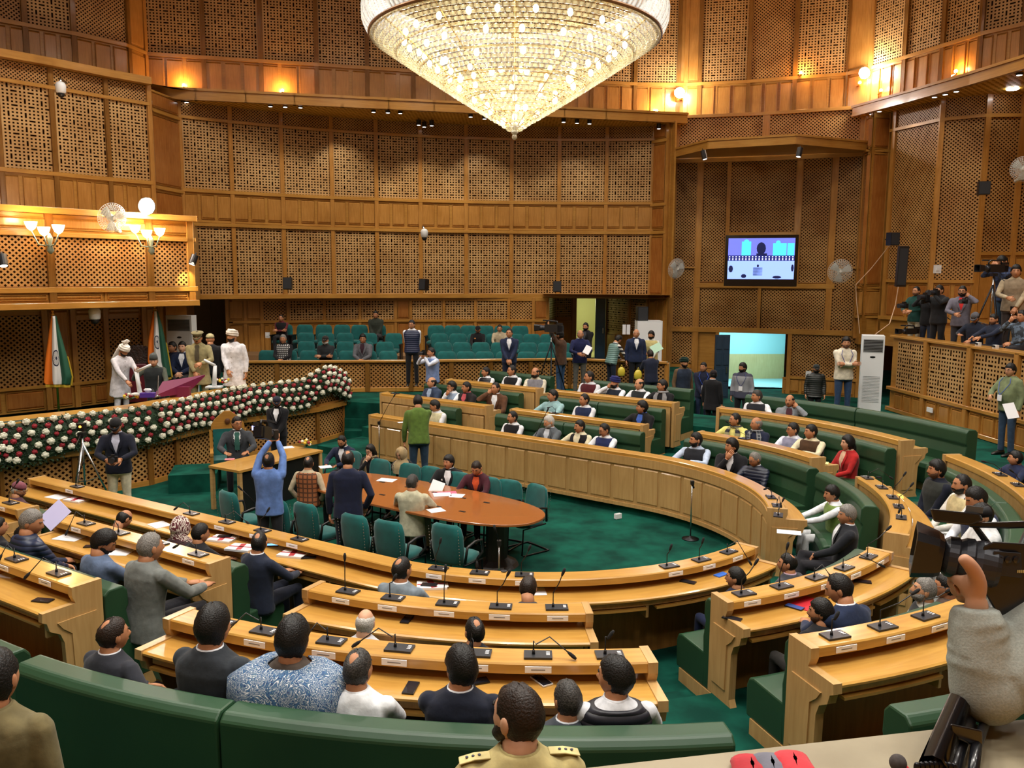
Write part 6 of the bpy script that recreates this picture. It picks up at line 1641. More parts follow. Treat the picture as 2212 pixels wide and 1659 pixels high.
# things on the dais top
def dpt(x, y, z=ZDT): return PZ(x, y, z)
flowers(dpt(283, 876, ZDT+.1), .17, [REDP, YEL, WHP], 'bouquet with a red bloom and yellow roses on the left of the dais top', n=11)
flowers(dpt(483, 838, ZDT+.1), .17, [WHP, YEL, REDP], 'bouquet of pale and red blooms on the right of the dais top', n=11)
PURP = plain('maroon_satin', '#6a1540', .45)
q = dpt(375, 866); root = empty('document_rest', q, 0, 'large maroon cloth-covered document rest in front of the speaker', 'document rest')
mb = MB(); a = dpt(332, 868, ZDT+.05); b = dpt(405, 858, ZDT+.05); c = dpt(412, 818, ZDT+.42) if False else b+np.array([.25, .35, .32]); d = a+np.array([.05, .35, .25])
mb.loft([[p for p in (a, b, c, d)], [p+np.array([0, 0, .03]) for p in (a, b, c, d)]]); mb.build('cloth_board', PURP, root, loc=tuple(q))
mb = MB(); mb.box((a+c)/2-np.array([0, 0, .12]), (.2, .05, .12)); mb.build('support', PURP, root, loc=tuple(q))
for x, yb, xt, yt, lb in ((432, 870, 462, 735, 0), (465, 850, 470, 730, 0)): pass
for (xb, yb, xm, ym, xt, yt, lb) in ((303, 860, 294, 812, 325, 797, 'white angled desk lamp left of the speaker'), (463, 843, 464, 797, 440, 785, 'white angled desk lamp right of the police officer')):
    q = PD(xb, yb, 15.6); root = empty('desk_lamp', q, 0, lb, 'lamp'); m_ = PD(xm, ym, 15.6); t_ = PD(xt, yt, 15.5)
    mb = MB(); mb.tube([q, m_], [.045, .035], 8); mb.build('post', WHITE, root, smooth=True, loc=tuple(q)); mb = MB(); mb.tube([m_, t_], [.03, .022], 8); mb.build('arm', WHITE, root, smooth=True, loc=tuple(q)); mb = MB(); mb.box(q, (.14, .09, .015)); mb.build('base', WHITE, root, loc=tuple(q), bevel=.005)
q = PD(320, 862, 15.3); root = empty('tissue_box', q, 0, 'purple tissue box on the dais left of the maroon rest', 'tissue box'); mb = MB(); mb.box(q, (.13, .07, .04), .2); mb.build('box', plain('purple_card', '#4c2a8a', .5), root, loc=tuple(q), bevel=.01)
mb = MB(); mb.loft([[q+np.array([cos(a)*r, sin(a)*r*.4, z]) for a in np.linspace(0, 6.28, 9)[:-1]] for r, z in ((.03, .04), (.08, .09), (.05, .12))]); mb.build('tissue', PAPER, root, loc=tuple(q))
q = PD(341, 865, 15.2); root = empty('dais_microphone', q, 0, 'slim microphone in front of the speaker on the dais', 'microphone'); mb = MB(); mb.tube([q, PD(342, 820, 15.3)], .008, 6); mb.lathe(q, [(.05, -.01), (.05, .01), (.01, .02)], 10); mb.build('stem', CHROME, root, loc=tuple(q))
# speaker's great chair
q = PD(296, 800, 18.6); q[2] = ZDF; root = empty('throne_chair', q, radians(200), 'carved dark wood high-backed chair with maroon upholstery behind the speaker', 'chair')
CARV = mottled('carved_dark_wood', '#3a1f14', '#1e0f0a', 22, .5, 5, bump=1)
mb = MB(); mb.box((0, .05, .45), (.36, .32, .09)); mb.build('seat', plain('maroon_leather', '#5c1420', .4), root, bevel=.03)
mb = MB(); mb.loft([[np.array([w_*x_, yy, z]) for x_, yy in ((-1, -.36), (1, -.36), (1, -.24), (-1, -.24))] for z, w_ in ((.5, .34), (.9, .36), (1.1, .33), (1.22, .2))]); mb.build('upholstered_back', plain('maroon_leather', '#5c1420', .4), root, bevel=.03)
mb = MB(); mb.loft([[np.array([w_*x_, yy, z]) for x_, yy in ((-1, -.46), (1, -.46), (1, -.38), (-1, -.38))] for z, w_ in ((.1, .3), (.6, .42), (1.0, .5), (1.3, .5), (1.5, .42), (1.6, .25), (1.66, .06))])
for i in range(15):
    a = pi*i/14; mb.ball((.47*cos(a), -.42, 1.2+.42*sin(a)), (.07, .05, .07), 8, 6)
mb.build('carved_frame', CARV, root); root.scale = (.82, .82, .92)
for s_ in (-1, 1):
    mb = MB(); mb.tube([(s_*.4, -.3, .75), (s_*.42, .1, .72), (s_*.42, .3, .66), (s_*.4, .3, .05)], .045, 8); mb.build('armrest', CARV, root, smooth=True)
# ================================================================ national flags on poles
def flag(xp, ytop, d, zf, pts_px, label, yb):
    """cloth hanging from the pole: rows of (px,py) left and right edges"""
    q = PD(xp, ytop+40, d); base = np.array([q[0], q[1], zf]); top = PD(xp, ytop, d)
    root = empty('flag_on_pole', base, 0, label, 'flag')
    mb = MB(); mb.tube([base, (q[0], q[1], top[2]-.15)], .022, 10); mb.build('pole', BRASS, root, smooth=True, loc=tuple(base))
    mb = MB(); mb.lathe((q[0], q[1], top[2]-.2), [(.02, 0), (.05, .01), (.05, .04), (.025, .05), (.045, .07), (.045, .1), (.02, .12), (.035, .15), (.01, .2)], 14); mb.build('finial', BRASS, root, smooth=True, loc=tuple(base))
    mb = MB(); mb.lathe(base, [(.2, 0), (.2, .03), (.06, .08), (.03, .2)], 18); mb.build('stand_base', BRASS, root, smooth=True, loc=tuple(base))
    m = bpy.data.materials.new('flag_cloth'); nt, b = nodes(m); uvn = nd(nt, 'ShaderNodeUVMap'); sx = nd(nt, 'ShaderNodeSeparateXYZ'); nt.links.new(uvn.outputs[0], sx.inputs[0])
    r = nd(nt, 'ShaderNodeValToRGB'); r.color_ramp.interpolation = 'CONSTANT'; e = r.color_ramp.elements; e[0].position = 0; e[0].color = srgb('#e8791e'); e[1].position = .3333; e[1].color = srgb('#dcdcdc'); e2 = e.new(.6667); e2.color = srgb('#0c4a36')
    nt.links.new(sx.outputs[0], r.inputs[0])
    # the wheel: u,v around (.5,.42)
    du = mth(nt, 'MULTIPLY', mth(nt, 'SUBTRACT', sx.outputs[0], .5), 1.0); dv_ = mth(nt, 'MULTIPLY', mth(nt, 'SUBTRACT', sx.outputs[1], .50), 1.55)
    rr_ = mth(nt, 'SQRT', mth(nt, 'ADD', mth(nt, 'MULTIPLY', du, du), mth(nt, 'MULTIPLY', dv_, dv_)))
    ring_ = mth(nt, 'LESS_THAN', mth(nt, 'ABSOLUTE', mth(nt, 'SUBTRACT', rr_, .135)), .012)
    an = mth(nt, 'ARCTAN2', dv_, du); sp = mth(nt, 'MULTIPLY', mth(nt, 'GREATER_THAN', mth(nt, 'COSINE', mth(nt, 'MULTIPLY', an, 24.0)), .45), mth(nt, 'LESS_THAN', rr_, .13))
    hub = mth(nt, 'LESS_THAN', rr_, .03)
    mk = mth(nt, 'MAXIMUM', ring_, mth(nt, 'MAXIMUM', sp, hub)); mx = nd(nt, 'ShaderNodeMix', data_type='RGBA'); nt.links.new(mk, mx.inputs[0]); nt.links.new(r.outputs[0], mx.inputs[6]); mx.inputs[7].default_value = srgb('#1c2340')
    nt.links.new(mx.outputs[2], b.inputs['Base Color']); b.inputs['Roughness'].default_value = .65
    N = 28; M = 24; mb = MB(); grid = []
    for j in range(M+1):
        v = j/M; f = v*(len(pts_px)-1); i0 = min(int(f), len(pts_px)-2); t = f-i0
        l = [pts_px[i0][k]*(1-t)+pts_px[i0+1][k]*t for k in range(4)]
        row = []
        for i in range(N+1):
            u = i/N; x = l[0]+(l[2]-l[0])*u; y = l[1]+(l[3]-l[1])*u
            dd = d-.10*(1-.3*v)*(1-(2*u-1)**2)-.035*sin(u*pi*5+v*2)*(.3+v)
            row.append(PD(x, y, dd))
        grid.append(row)
    for j in range(M):
        for i in range(N):
            mb.face([grid[j][i], grid[j][i+1], grid[j+1][i+1], grid[j+1][i]], [(i/N, j/M), ((i+1)/N, j/M), ((i+1)/N, (j+1)/M), (i/N, (j+1)/M)])
    o = mb.build('cloth', m, root, smooth=True, loc=tuple(base)); so = o.modifiers.new('s', 'SOLIDIFY'); so.thickness = .012
    bm2 = bmesh.new(); bm2.from_mesh(o.data); bmesh.ops.remove_doubles(bm2, verts=bm2.verts, dist=.0005); bm2.to_mesh(o.data); bm2.free()
    for p in o.data.polygons: p.use_smooth = True
    mb = MB()
    for i in range(N):
        a, b_ = grid[M][i], grid[M][i+1]; mb.loft([[a+np.array([0, -.012, 0]), b_+np.array([0, -.012, 0]), b_+np.array([0, .004, 0]), a+np.array([0, .004, 0])], [p_+np.array([0, dy, -.055]) for p_, dy in ((a, -.012), (b_, -.012), (b_, .004), (a, .004))]])
    for j in range(M//2, M):
        a, b_ = grid[j][N], grid[j+1][N]; mb.loft([[a, b_, b_+np.array([0, .01, 0]), a+np.array([0, .01, 0])], [p_+np.array([.035, dy, -.02]) for p_, dy in ((a, 0), (b_, 0), (b_, .01), (a, .01))]])
    mb.build('gold_fringe', plain('gold_fringe', '#b89a2a', .6), root, loc=tuple(base))
flag(114, 678, 16.9, ZDF, [(110, 694, 119, 694), (104, 740, 130, 736), (98, 790, 143, 780), (95, 838, 154, 824), (140, 874, 153, 826)][:4]+[(99, 842, 152, 842)], 'Indian tricolour flag with gold fringe on a brass pole at the left', 0)
flag(334, 667, 18.9, ZDF, [(330, 681, 338, 681), (325, 712, 348, 712), (320, 745, 356, 748), (319, 790, 364, 790), (334, 828, 370, 822)], 'second Indian tricolour flag behind the seated speaker', 0)
# ================================================================ rear railing and visitors' seats
rpts = [PZ(x, y, Z4) for x, y in ((500, 856), (700, 852), (888, 848), (1060, 843), (1230, 838), (1440, 846))]
rw = Wall('wall_railing_rear', [(q[0], q[1]) for q in rpts]); zr0 = Z4; zr1 = zat(888, 782, float(rpts[2][1]))
for i in range(len(rw.L)-1):
    for j in range(2):
        a = rw.L[i]+(rw.L[i+1]-rw.L[i])*j/2; b = rw.L[i]+(rw.L[i+1]-rw.L[i])*(j+1)/2
        rw.cell(a+.06, b-.06, zi(zr0+.12), zi(zr1-.07), 'LD'); rw.pil(a, zi(zr0), zi(zr1), .12); rw.pil(b, zi(zr0), zi(zr1), .12)
rw.rail(0, rw.L[-1], zi(zr1), .08, .1); rw.rail(0, rw.L[-1], zi(zr0+.06), .14, .06)
rw.strip(rw.mb, 0, rw.L[-1], [(-.03, zi(zr0)), (-.03, zi(zr1)), (-.08, zi(zr1)), (-.08, zi(zr0))], 3)
rw.done()
tz = [-3.09, -2.89, -2.69, -2.49]; td = [23.7, 24.5, 25.3, 26.1]
for i in range(4):
    d0 = td[i]-.35; 
    o = slab('floor_tier', plain('tier_wood', '#8a6a48', .6), [tuple(PD(x, 760, dd)[:2]) for x, dd in ((520, d0), (1240, d0), (1240, 27.0), (520, 27.0))], tz[i], Z4-.01+.01*i); tag(o, kind='structure')
sproto = [None]
def theatre_seat(x, row, label, grp):
    q = PD(x, 700, td[row]); q[2] = tz[row]; yaw = pi-atan2(-(q[0]-0), q[1])*.6*-1*0+pi*0
    yaw = pi+(-q[0])*-.02
    if sproto[0] is not None: return copy_tree(sproto[0], loc=q, rz=yaw, label=label, group=grp)
    root = empty('theatre_seat', (0, 0, 0), 0, label, 'chair', grp)
    mb = MB(); mb.loft([[np.array([math.copysign(abs(cos(a))**.45, cos(a))*w_, -.2-.06*((z-.4)/.5)+th*math.copysign(abs(sin(a))**.8, sin(a)), z]) for a in np.linspace(0, 2*pi, 21)[:-1]] for z, w_, th in ((.38, .2, .03), (.42, .25, .05), (.6, .27, .05), (.78, .27, .05), (.88, .24, .045), (.92, .18, .02))]); mb.build('backrest', TEAL, root, smooth=True)
    mb = MB(); mb.loft([[np.array([w_*math.copysign(abs(cos(a))**.45, cos(a)), .04+l_*math.copysign(abs(sin(a))**.45, sin(a)), z]) for a in np.linspace(0, 2*pi, 21)[:-1]] for z, w_, l_ in ((.34, .2, .2), (.37, .25, .235), (.43, .25, .235), (.46, .21, .2))]); mb.build('seat', TEAL, root, smooth=True)
    for s_ in (-1, 1):
        mb = MB(); mb.box((s_*.275, .0, .3), (.02, .16, .3)); mb.box((s_*.275, .02, .6), (.028, .2, .018)); mb.build('side_frame', BLACK, root, bevel=.006)
    root.location = tuple(map(float, q)); root.rotation_euler = (0, 0, yaw); sproto[0] = root; return root
lay_ = {0: [566, 612, 657, 700, 743, 787, 832, 961, 1003, 1044, 1090, 1137, 1178, 1216], 1: [652, 695, 738, 781, 825, 953, 994, 1036, 1078, 1140, 1181, 1216], 2: [652, 696, 738, 790, 845, 945, 986, 1026, 1066, 1110, 1148, 1185], 3: [606, 650, 692, 732, 770, 810, 938, 974, 1010, 1046, 1084, 1122]}
rown = ['front row', 'second row', 'third row', 'back row']; used_l = {}
for r, xs in lay_.items():
    L1 = [x for x in xs if x < 900]; L2 = [x for x in xs if x > 900]
    for blk, xs_ in (('left block', L1), ('right block', L2)):
        for i, x in enumerate(xs_):
            pos = ['leftmost', 'second from left', 'third from left', 'fourth from left', 'fifth from left', 'sixth from left', 'seventh from left'][i] if i < 7 else 'at the right end'
            theatre_seat(x, r, 'teal visitors seat, %s in the %s of the %s' % (pos, rown[r], blk), 'teal visitors seats in the %s' % blk)
# ================================================================ air conditioners, cabinet, screen, fans, loudspeakers
def ac(x0, x1, ytop, d, zf, label, yaw=0, depth=.35, side=None):
    a = PD(x0, ytop, d); b = PD(x1, ytop, d); w_ = float(b[0]-a[0]); zt_ = float(a[2]); c = ((a+b)/2); H = zt_-zf
    c0_ = np.array([c[0], c[1]+depth/2, zf]); root = empty('floor_air_conditioner', c0_, yaw, label, 'air conditioner')
    mb = MB(); mb.box((0, 0, H/2), (w_/2, depth/2, H/2)); mb.build('cabinet', WHITE, root, bevel=.02)
    yf = -depth/2-.002
    for i in range(8):
        mb = MB(); mb.box((0, yf, H*.94-i*.033), (w_*.42, .004, .011)); mb.build('air_slot', BLACK, root)
    mb = MB(); mb.box((0, yf, H*.94-.115), (w_*.44, .002, .15)); mb.build('grille_panel', plain('grille_grey', '#8d9295', .5), root)
    mb = MB(); mb.ball((0, yf, H*.74), (.06, .01, .025), 10, 6); mb.build('display', BLACK, root)
    for i in range(18):
        mb = MB(); mb.box((0, yf, H*.5-i*.034), (w_*.38, .004, .006)); mb.build('lower_louver', plain('louver_grey', '#a9adb0', .5), root)
    return root
ac(1873, 1918, 717, 18.7, Z4, 'tall white floor-standing air conditioner beside the press gallery front', yaw=-.35, depth=.5)
ac(356, 411, 690, 21.0, ZDF, 'white air conditioner with dark grille slots behind the dais')
q0_, q1_ = PD(1376, 690, 25.0), PD(1430, 690, 25.0); w_ = float(q1_[0]-q0_[0]); c = (q0_+q1_)/2
root = empty('white_cabinet', (c[0], c[1]+.3, Z4), 0, 'tall plain white cabinet by the rear doorway with a black loudspeaker on it', 'cabinet')
H = float(c[2])-Z4; mb = MB(); mb.box((0, 0, H/2), (w_/2, .3, H/2)); mb.build('body', WHITE, root, bevel=.02); mb = MB(); mb.box((w_*.35, -.31, H*.55), (.015, .02, .12)); mb.build('handle', CHROME, root); mb = MB(); mb.box((0, -.302, H*.5), (w_*.47, .004, H*.47)); mb.build('door', plain('white_door_panel', '#e4e6e8', .35), root)
# television
TD = 26.4
a, b = PD(1566, 502, TD), PD(1714, 612, TD)
tvw, tvh = float(b[0]-a[0]), float(a[2]-b[2]); c = (a+b)/2; c[1] = TD; tang = atan2(PX(1712, 27.6)[1]-PX(1566, 28.2)[1], PX(1712, 27.6)[0]-PX(1566, 28.2)[0])
root = empty('television', c, tang, 'wall-mounted black television showing the dais in blue tones', 'television')
mb = MB(); mb.box((0, .05, 0), (tvw/2, .06, tvh/2)); mb.build('casing', plain('tv_black', '#0b0b0d', .2), root, bevel=.01)
def em(name, col, s=1.3): return plain(name, col, .4, emit=s)
sw_, sh_ = tvw*.455, tvh*.40; zc = tvh*.04
mb = MB(); mb.box((0, -.012, zc), (sw_, .004, sh_)); mb.build('screen', em('screen_violet', '#5a62c0', 1.1), root)
def scr(parts, name, mat):
    mb = MB()
    for k, x, z, w2, h2 in parts:
        if k == 'b': mb.box((x*sw_, -.018, zc+z*sh_), (w2*sw_, .002, h2*sh_))
        else: mb.ball((x*sw_, -.018, zc+z*sh_), (w2*sw_, .003, h2*sh_), 10, 6)
    return mb.build(name, mat, root)
scr([('b', 0, -.55, 1, .44)], 'screen_lower', em('screen_pale', '#7f9be8', 1.1))
scr([('b', 0, .03, 1, .13)], 'screen_garland_band', em('screen_navy', '#18206a', .8))
scr([('e', -.95+.1*i, z, .03, .03) for i in range(20) for z in (.1, .02, -.05)], 'screen_flowers', em('screen_white', '#dfe8ff', 1.5))
for it in [('b', -.45, .5, .14, .34), ('e', -.45, .82, .08, .12), ('b', .55, .45, .2, .3), ('e', .5, .78, .07, .1), ('b', .88, .45, .1, .3)]: scr([it], 'screen_figure', em('screen_cyan', '#3fb6e8', 1.2))
for it in [('e', 0, .5, .14, .3), ('e', -.05, .64, .05, .1), ('b', .02, .2, .16, .06), ('e', -.08, -.35, .05, .1), ('b', -.08, -.62, .14, .2), ('e', -.5, -.85, .12, .14), ('e', .5, -.9, .2, .1), ('e', -.9, -.5, .1, .25), ('e', .95, -.45, .06, .25)]: scr([it], 'screen_dark_figure', em('screen_dark', '#101848', .5))
# TV niche frame is part of the wall; fans
FANW = plain('fan_white', '#c9cac4', .4)
def fan(x, y, d, yaw, label, r=.24, tilt=.2):
    q = PD(x, y, d); root = empty('wall_fan', q, 0, label, 'fan'); R_ = rotz(yaw)@rotx(tilt); O_ = tuple(q); r = r*1.1
    g = MB()
    for k in range(36):
        a = 2*pi*k/36; g.tube([q+R_@np.array([cos(a)*.03, -.07, sin(a)*.03]), q+R_@np.array([cos(a)*r*.6, -.065, sin(a)*r*.6]), q+R_@np.array([cos(a)*r, 0, sin(a)*r]), q+R_@np.array([cos(a)*r*.5, .06, sin(a)*r*.5])], .0045, 4)
    for rr_, yy in ((r, 0), (r*.88, -.03), (r*.75, -.05), (r*.6, -.062), (r*.45, -.068)): g.tube([q+R_@np.array([cos(2*pi*k/24)*rr_, yy, sin(2*pi*k/24)*rr_]) for k in range(25)], .005, 5)
    g.build('wire_guard', FANW, root, loc=O_)
    for k in range(3):
        mb = MB(); a0 = 2*pi*k/3+.4; mb.loft([[q+R_@np.array([cos(a0+da)*rr_, -.02+.03*da, sin(a0+da)*rr_]) for da in np.linspace(-wd, wd, 5)] for rr_, wd in ((.04, .3), (r*.45, .5), (r*.88, .38))], closed=False, caps=False); mb.build('blade', plain('fan_blade', '#d2d6d4', .3), root, smooth=True, loc=O_)
    mb = MB(); mb.ball(q+R_@np.array([0, .09, 0]), (.07, .09, .07), 12, 8); mb.ball(q+R_@np.array([0, -.075, 0]), (.045, .01, .045), 10, 6); mb.build('motor', FANW, root, smooth=True, loc=O_)
    mb = MB(); mb.tube([q+R_@np.array([0, .1, -.03]), q+np.array([0, .16, -.24]), q+np.array([0, .3, -.26])], [.03, .04, .045], 8); mb.build('bracket', FANW, root, smooth=True, loc=O_)
fan(238, 480, 17.4, .9, 'white wall fan on the balcony front between the two sconces', r=.27)
fan(1458, 576, 26.6, .5, 'white wall fan at the left of the television bay', r=.29)
fan(1812, 578, 25.6, -.1, 'white wall fan at the right of the television', r=.33)
fan(2206, 352, 21.0, -.6, 'white wall fan cut by the right picture edge', r=.27)
def loudspeaker(x, y, d, w_, h_, yaw, label, tilt=0):
    q = PD(x, y, d); root = empty('loudspeaker', q, yaw, label, 'loudspeaker'); R_ = rotx(tilt)
    mb = MB(); mb.box((0, 0, 0), (w_/2, w_*.4, h_/2), R_); mb.build('cabinet', BLACK, root, bevel=.01)
    mb = MB(); mb.box(R_@np.array([0, -w_*.4-.004, 0]), (w_*.44, .006, h_*.45), R_); mb.build('grille', plain('speaker_grille', '#26272b', .8), root)
    mb = MB(); mb.tube([(0, w_*.35, 0), (0, w_*.4+.22, 0)], .02, 6); mb.build('wall_bracket', BLACK, root)
loudspeaker(619, 618, 25.6, .26, .36, .1, 'black loudspeaker on the back wall, the left one of three', -.1)
loudspeaker(913, 617, 27.0, .26, .36, -.5, 'black loudspeaker with a pale top in the middle of the back wall', -.1)
loudspeaker(1201, 618, 27.3, .26, .34, 0, 'black loudspeaker on the back wall right of centre', -.1)
loudspeaker(2120, 395, 22.4, .28, .34, -.3, 'black loudspeaker high on the far right wall')
loudspeaker(1925, 507, 24.0, .28, .36, .2, 'black loudspeaker above the column speaker')
loudspeaker(1945, 566, 22.8, .24, 1.08, -.15, 'tall black column loudspeaker hanging on the far right wall', .08)
loudspeaker(1385, 674, 25.2, .32, .42, .1, 'black loudspeaker standing on the white cabinet')
def dome(x, y, d, label):
    q = PD(x, y, d); root = empty('security_camera', q, 0, label, 'camera')
    mb = MB(); mb.lathe(q, [(.05, -.12), (.11, -.08), (.12, .08), (.09, .14), (.03, .17)], 16); mb.build('housing', WHITE, root, smooth=True, loc=tuple(q)); mb = MB(); mb.ball(q+np.array([0, 0, -.12]), .085, 12, 8); mb.build('lens_dome', BLACK, root, smooth=True, loc=tuple(q))
    mb = MB(); mb.tube([q+np.array([0, 0, .15]), q+np.array([-.05, .1, .24]), q+np.array([-.1, .45, .24])], .035, 8); mb.build('wall_arm', CHROME, root, smooth=True, loc=tuple(q))
dome(913, 508, 26.9, 'white dome security camera on a bracket in the middle of the back wall')
dome(124, 203, 20.6, 'white security camera high on the left wall')
dome(203, 690, 17.7, 'small white dome camera under the balcony')
def plate(x, y, d, w_, h_, label, name='switch_plate', yaw=0):
    q = PD(x, y, d); mb = MB(); mb.box(q, (w_/2, .015, h_/2), yaw); mb.box(q+np.array([0, -.02, 0]), (w_*.2, .008, h_*.2), yaw); o = mb.build(name, WHITE, loc=tuple(q)); tag(o, label, 'switch')
plate(577, 730, 26.2, .14, .18, 'white switch plate on the panelling left of the visitors seats')
plate(2022, 571, 22.9, .2, .22, 'white square switch plate on the wall above the photographers')
plate(2009, 875, 17.8, .2, .1, 'white double socket on the press gallery front', yaw=-1.5)
plate(1746, 805, 25.4, .16, .3, 'white plate on the lattice behind the man in black quilted jacket')
for x, lb in ((1347, 'left one of the two notices on the rear side wall'), (1356, 'right one of the two notices on the rear side wall')):
    q = PD(x, 709, 27.2); mb = MB(); mb.box(q, (.055, .012, .16)); o = mb.build('notice_sheet', PAPER, loc=tuple(q)); tag(o, 'white '+lb, 'notice')
# dangling cables on the right wall
mb = MB(); mb.tube([PD(1925, 512, 24.1), PD(1880, 570, 24.6), PD(1846, 607, 24.8), PD(1848, 640, 24.8), PD(1856, 712, 24.7)], .012, 5); o = mb.build('cable', plain('pale_cable', '#c9a98a', .6)); tag(o, 'pale cable hanging from the loudspeaker past the corner pilaster', 'cable')
mb = MB(); mb.tube([PD(1938, 610, 22.6), PD(1932, 650, 22.6), PD(1920, 690, 22.0), PD(1890, 713, 19.2)], .012, 5); o = mb.build('cable', plain('pale_cable', '#c9a98a', .6)); tag(o, 'pale cable from the column loudspeaker down to the air conditioner', 'cable')
# ================================================================ everyone in the hall
WHT = '#dfe2e8'; CRM = '#d9cfae'; BLK = '#15151a'; NVY = '#1b2440'; DNV = '#161c30'; CHR = '#2a2c33'; GRY = '#5e6368'
S = dict(sit=True)
def far(x, y, k, label, **kw):
    kw.setdefault('face', -25); kw.setdefault('arms', ('lap', 'lap')); kw.setdefault('stool', .36); return person(label, x, y, ring=k, sit=True, **kw)
def near(x, y, k, label, **kw):
    kw.setdefault('arms', ('desk', 'desk')); kw.setdefault('rr', .90); return person(label, x, y, ring=k, sit=True, **kw)
# far front row
far(944, 862, 0, 'man in cream waistcoat and white sleeves talking with the man in the green jumper', top='#c8c4a0', vest=True, sleeve=WHT, face=-50, nod=20, hair='short')
far(1110, 885, 0, 'moustached man with receding hair in black waistcoat and white shirt, front far row', top=BLK, vest=True, sleeve=WHT, beard='mous', hair='recede', arms=('lap', 'lap'))
far(1190, 893, 0, 'white-haired bearded man in grey jacket in the front far row', top='#565c62', shirt='#c5ccd6', hc='w', beard='beard', tone=0, arms=('deskin', 'deskin'), nod=15)
far(1255, 903, 0, 'moustached man in black waistcoat over a cream shirt', top='#17161a', vest=True, sleeve='#d9d2b4', shirt='#d9d2b4', beard='mous', arms=('desk', 'lap'))
far(1310, 909, 0, 'spectacled man in navy waistcoat and white sleeves, front far row', top='#232c58', vest=True, sleeve=WHT, glasses=True, beard='mous', hair='recede', nod=15, arms=('deskin', 'deskin'))
far(1507, 926, 0, 'bearded man in dark waistcoat with pale blue sleeves', top='#23252c', vest=True, sleeve='#b9c8e0', beard='beard', face=-45, arms=('desk', 'deskin'), yaw=150)
far(1583, 938, 0, 'young clean-shaven man in black jacket with hand at his collar', top=BLK, shirt=WHT, face=-40, arms=('chin', 'lap'), yaw=150, hair='thick')
far(1637, 966, 0, 'grey balding man in navy quilted jacket looking down', top='#1b2236', pat='puffer', hair='recede', hc='g', face=-30, nod=20, glasses=True, arms=('deskin', 'lap'), yaw=140, collar=WHT)
p9 = far(1806, 1037, 0, 'man in green waistcoat and white kurta reaching to the far desk end', top='#6f8a44', vest=True, sleeve=WHT, face=10, arms=('reach', 'reach'), legs='#dcdfe2', beard='mous', lean=.12, yaw=88, hair='thick', kurta=True)
far(1884, 1080, 0, 'grey-haired man in dark suit with legs crossed beside the green waistcoat', top='#1c1f26', shirt=WHT, hc='g', face=15, arms=('clasp', 'lap'), yaw=80, lean=-.1, cross_leg=True, hair='thick')
# far second row
far(935, 815, 1, 'balding man in blue-grey blazer and pale blue shirt at the far left', top='#2f3e58', shirt='#9fb4d0', hair='ring', beard=None, arms=('lap', 'lap'), tone=0)
far(978, 822, 1, 'spectacled young man resting chin on hand beside the blue-grey blazer', top='#8fa2bc', vest=True, sleeve=WHT, glasses=True, arms=('chin', 'deskin'), hair='thick')
far(1010, 823, 1, 'man in dark jacket over a salmon red shirt, far second row', top='#1e1a1c', shirt='#c05560', beard='mous', hair='short')
far(1072, 823, 1, 'man in brown blazer and white shirt holding his temple', top='#5a3a26', shirt=WHT, arms=('ear', 'lap'), hair='recede', legs='#1b2233', yaw=165)
far(1197, 838, 1, 'man in pale cyan shirt looking sideways in the far second row', top='#8fb4b8', arms=('desk', 'deskin'), hair='short', face=-35)
far(1265, 846, 1, 'man in navy waistcoat and white sleeves, far second row', top='#1f2a4c', vest=True, sleeve=WHT, hair='recede', arms=('lap', 'lap'))
far(1390, 859, 1, 'man in black coat over bright blue jumper sitting sideways', top='#121216', shirt='#3f62b8', arms=('desk', 'lap'), hair='thick', face=-45)
far(1593, 884, 1, 'moustached man in pale yellow kurta with striped stole', top='#d6cf78', face=-40, beard='mous', hair='recede', scarf=('#8a8866', 'stripe'), arms=('desk', 'deskin'), yaw=140, belly=.03)
far(1638, 893, 1, 'bald man in navy coat with checked muffler', top='#1a2138', face=-40, hair='ring', hc='g', scarf=('#3a4048', 'plaid'), arms=('lap', 'lap'), yaw=140)
far(1714, 903, 1, 'spectacled man in lilac grey waistcoat and white shirt', top='#85869e', vest=True, sleeve='#d5d8e6', face=-35, arms=('deskin', 'lap'), yaw=135, glasses=True)
far(1758, 906, 1, 'clean-shaven man in brown waistcoat and cream sleeves', top='#4a3320', vest=True, sleeve=CRM, face=-35, arms=('deskin', 'deskin'), yaw=135)
far(1838, 929, 1, 'woman in bright red coat with black hair tied back', top='#a81e1e', shirt='#c9a58a', female=True, hair='long', face=-10, tone=3, arms=('lap', 'lap'), legs='#b9a98c', yaw=110, coat=.1)
# far third row
far(1051, 791, 2, 'man in black quilted waistcoat in the topmost far left row', top='#1a1c24', pat='puffer', vest=True, sleeve=WHT, hair='short', beard='mous')
far(1107, 787, 2, 'man in black waistcoat and white sleeves in the topmost far left row', top='#16171c', vest=True, sleeve=WHT, hair='recede', beard='mous')
far(1157, 791, 2, 'bearded man in grey waistcoat over cream kurta', top='#7c7c84', vest=True, sleeve='#cfc9b4', hair='ring', hc='k', beard='full', arms=('knee', 'lap'), legs='#a8a69c', yaw=165, belly=.03)
far(1275, 797, 2, 'man in maroon waistcoat with checked shirt sleeves', top='#4e1820', vest=True, sleeve='#cfd3dc', spat='plaid', beard='mous', hair='recede', face=-40)
far(1330, 806, 2, 'man in dark blue turban speaking on a phone', top='#1c2230', vest=True, sleeve=WHT, hat='turban', hatc='#1c2260', beard='full', arms=('ear', 'deskin'), face=-10)
far(1383, 813, 2, 'bald moustached man in dark waistcoat leaning on white sleeves', top='#23272a', vest=True, sleeve=WHT, hair='ring', beard='mous', arms=('deskin', 'deskin'), tone=0, face=-30)
far(1433, 813, 2, 'man in black coat with pale grey scarf, last of the topmost far row', top='#16161a', scarf=('#8c8c8e',), beard='mous', glasses=True, face=-45, arms=('desk', 'lap'))
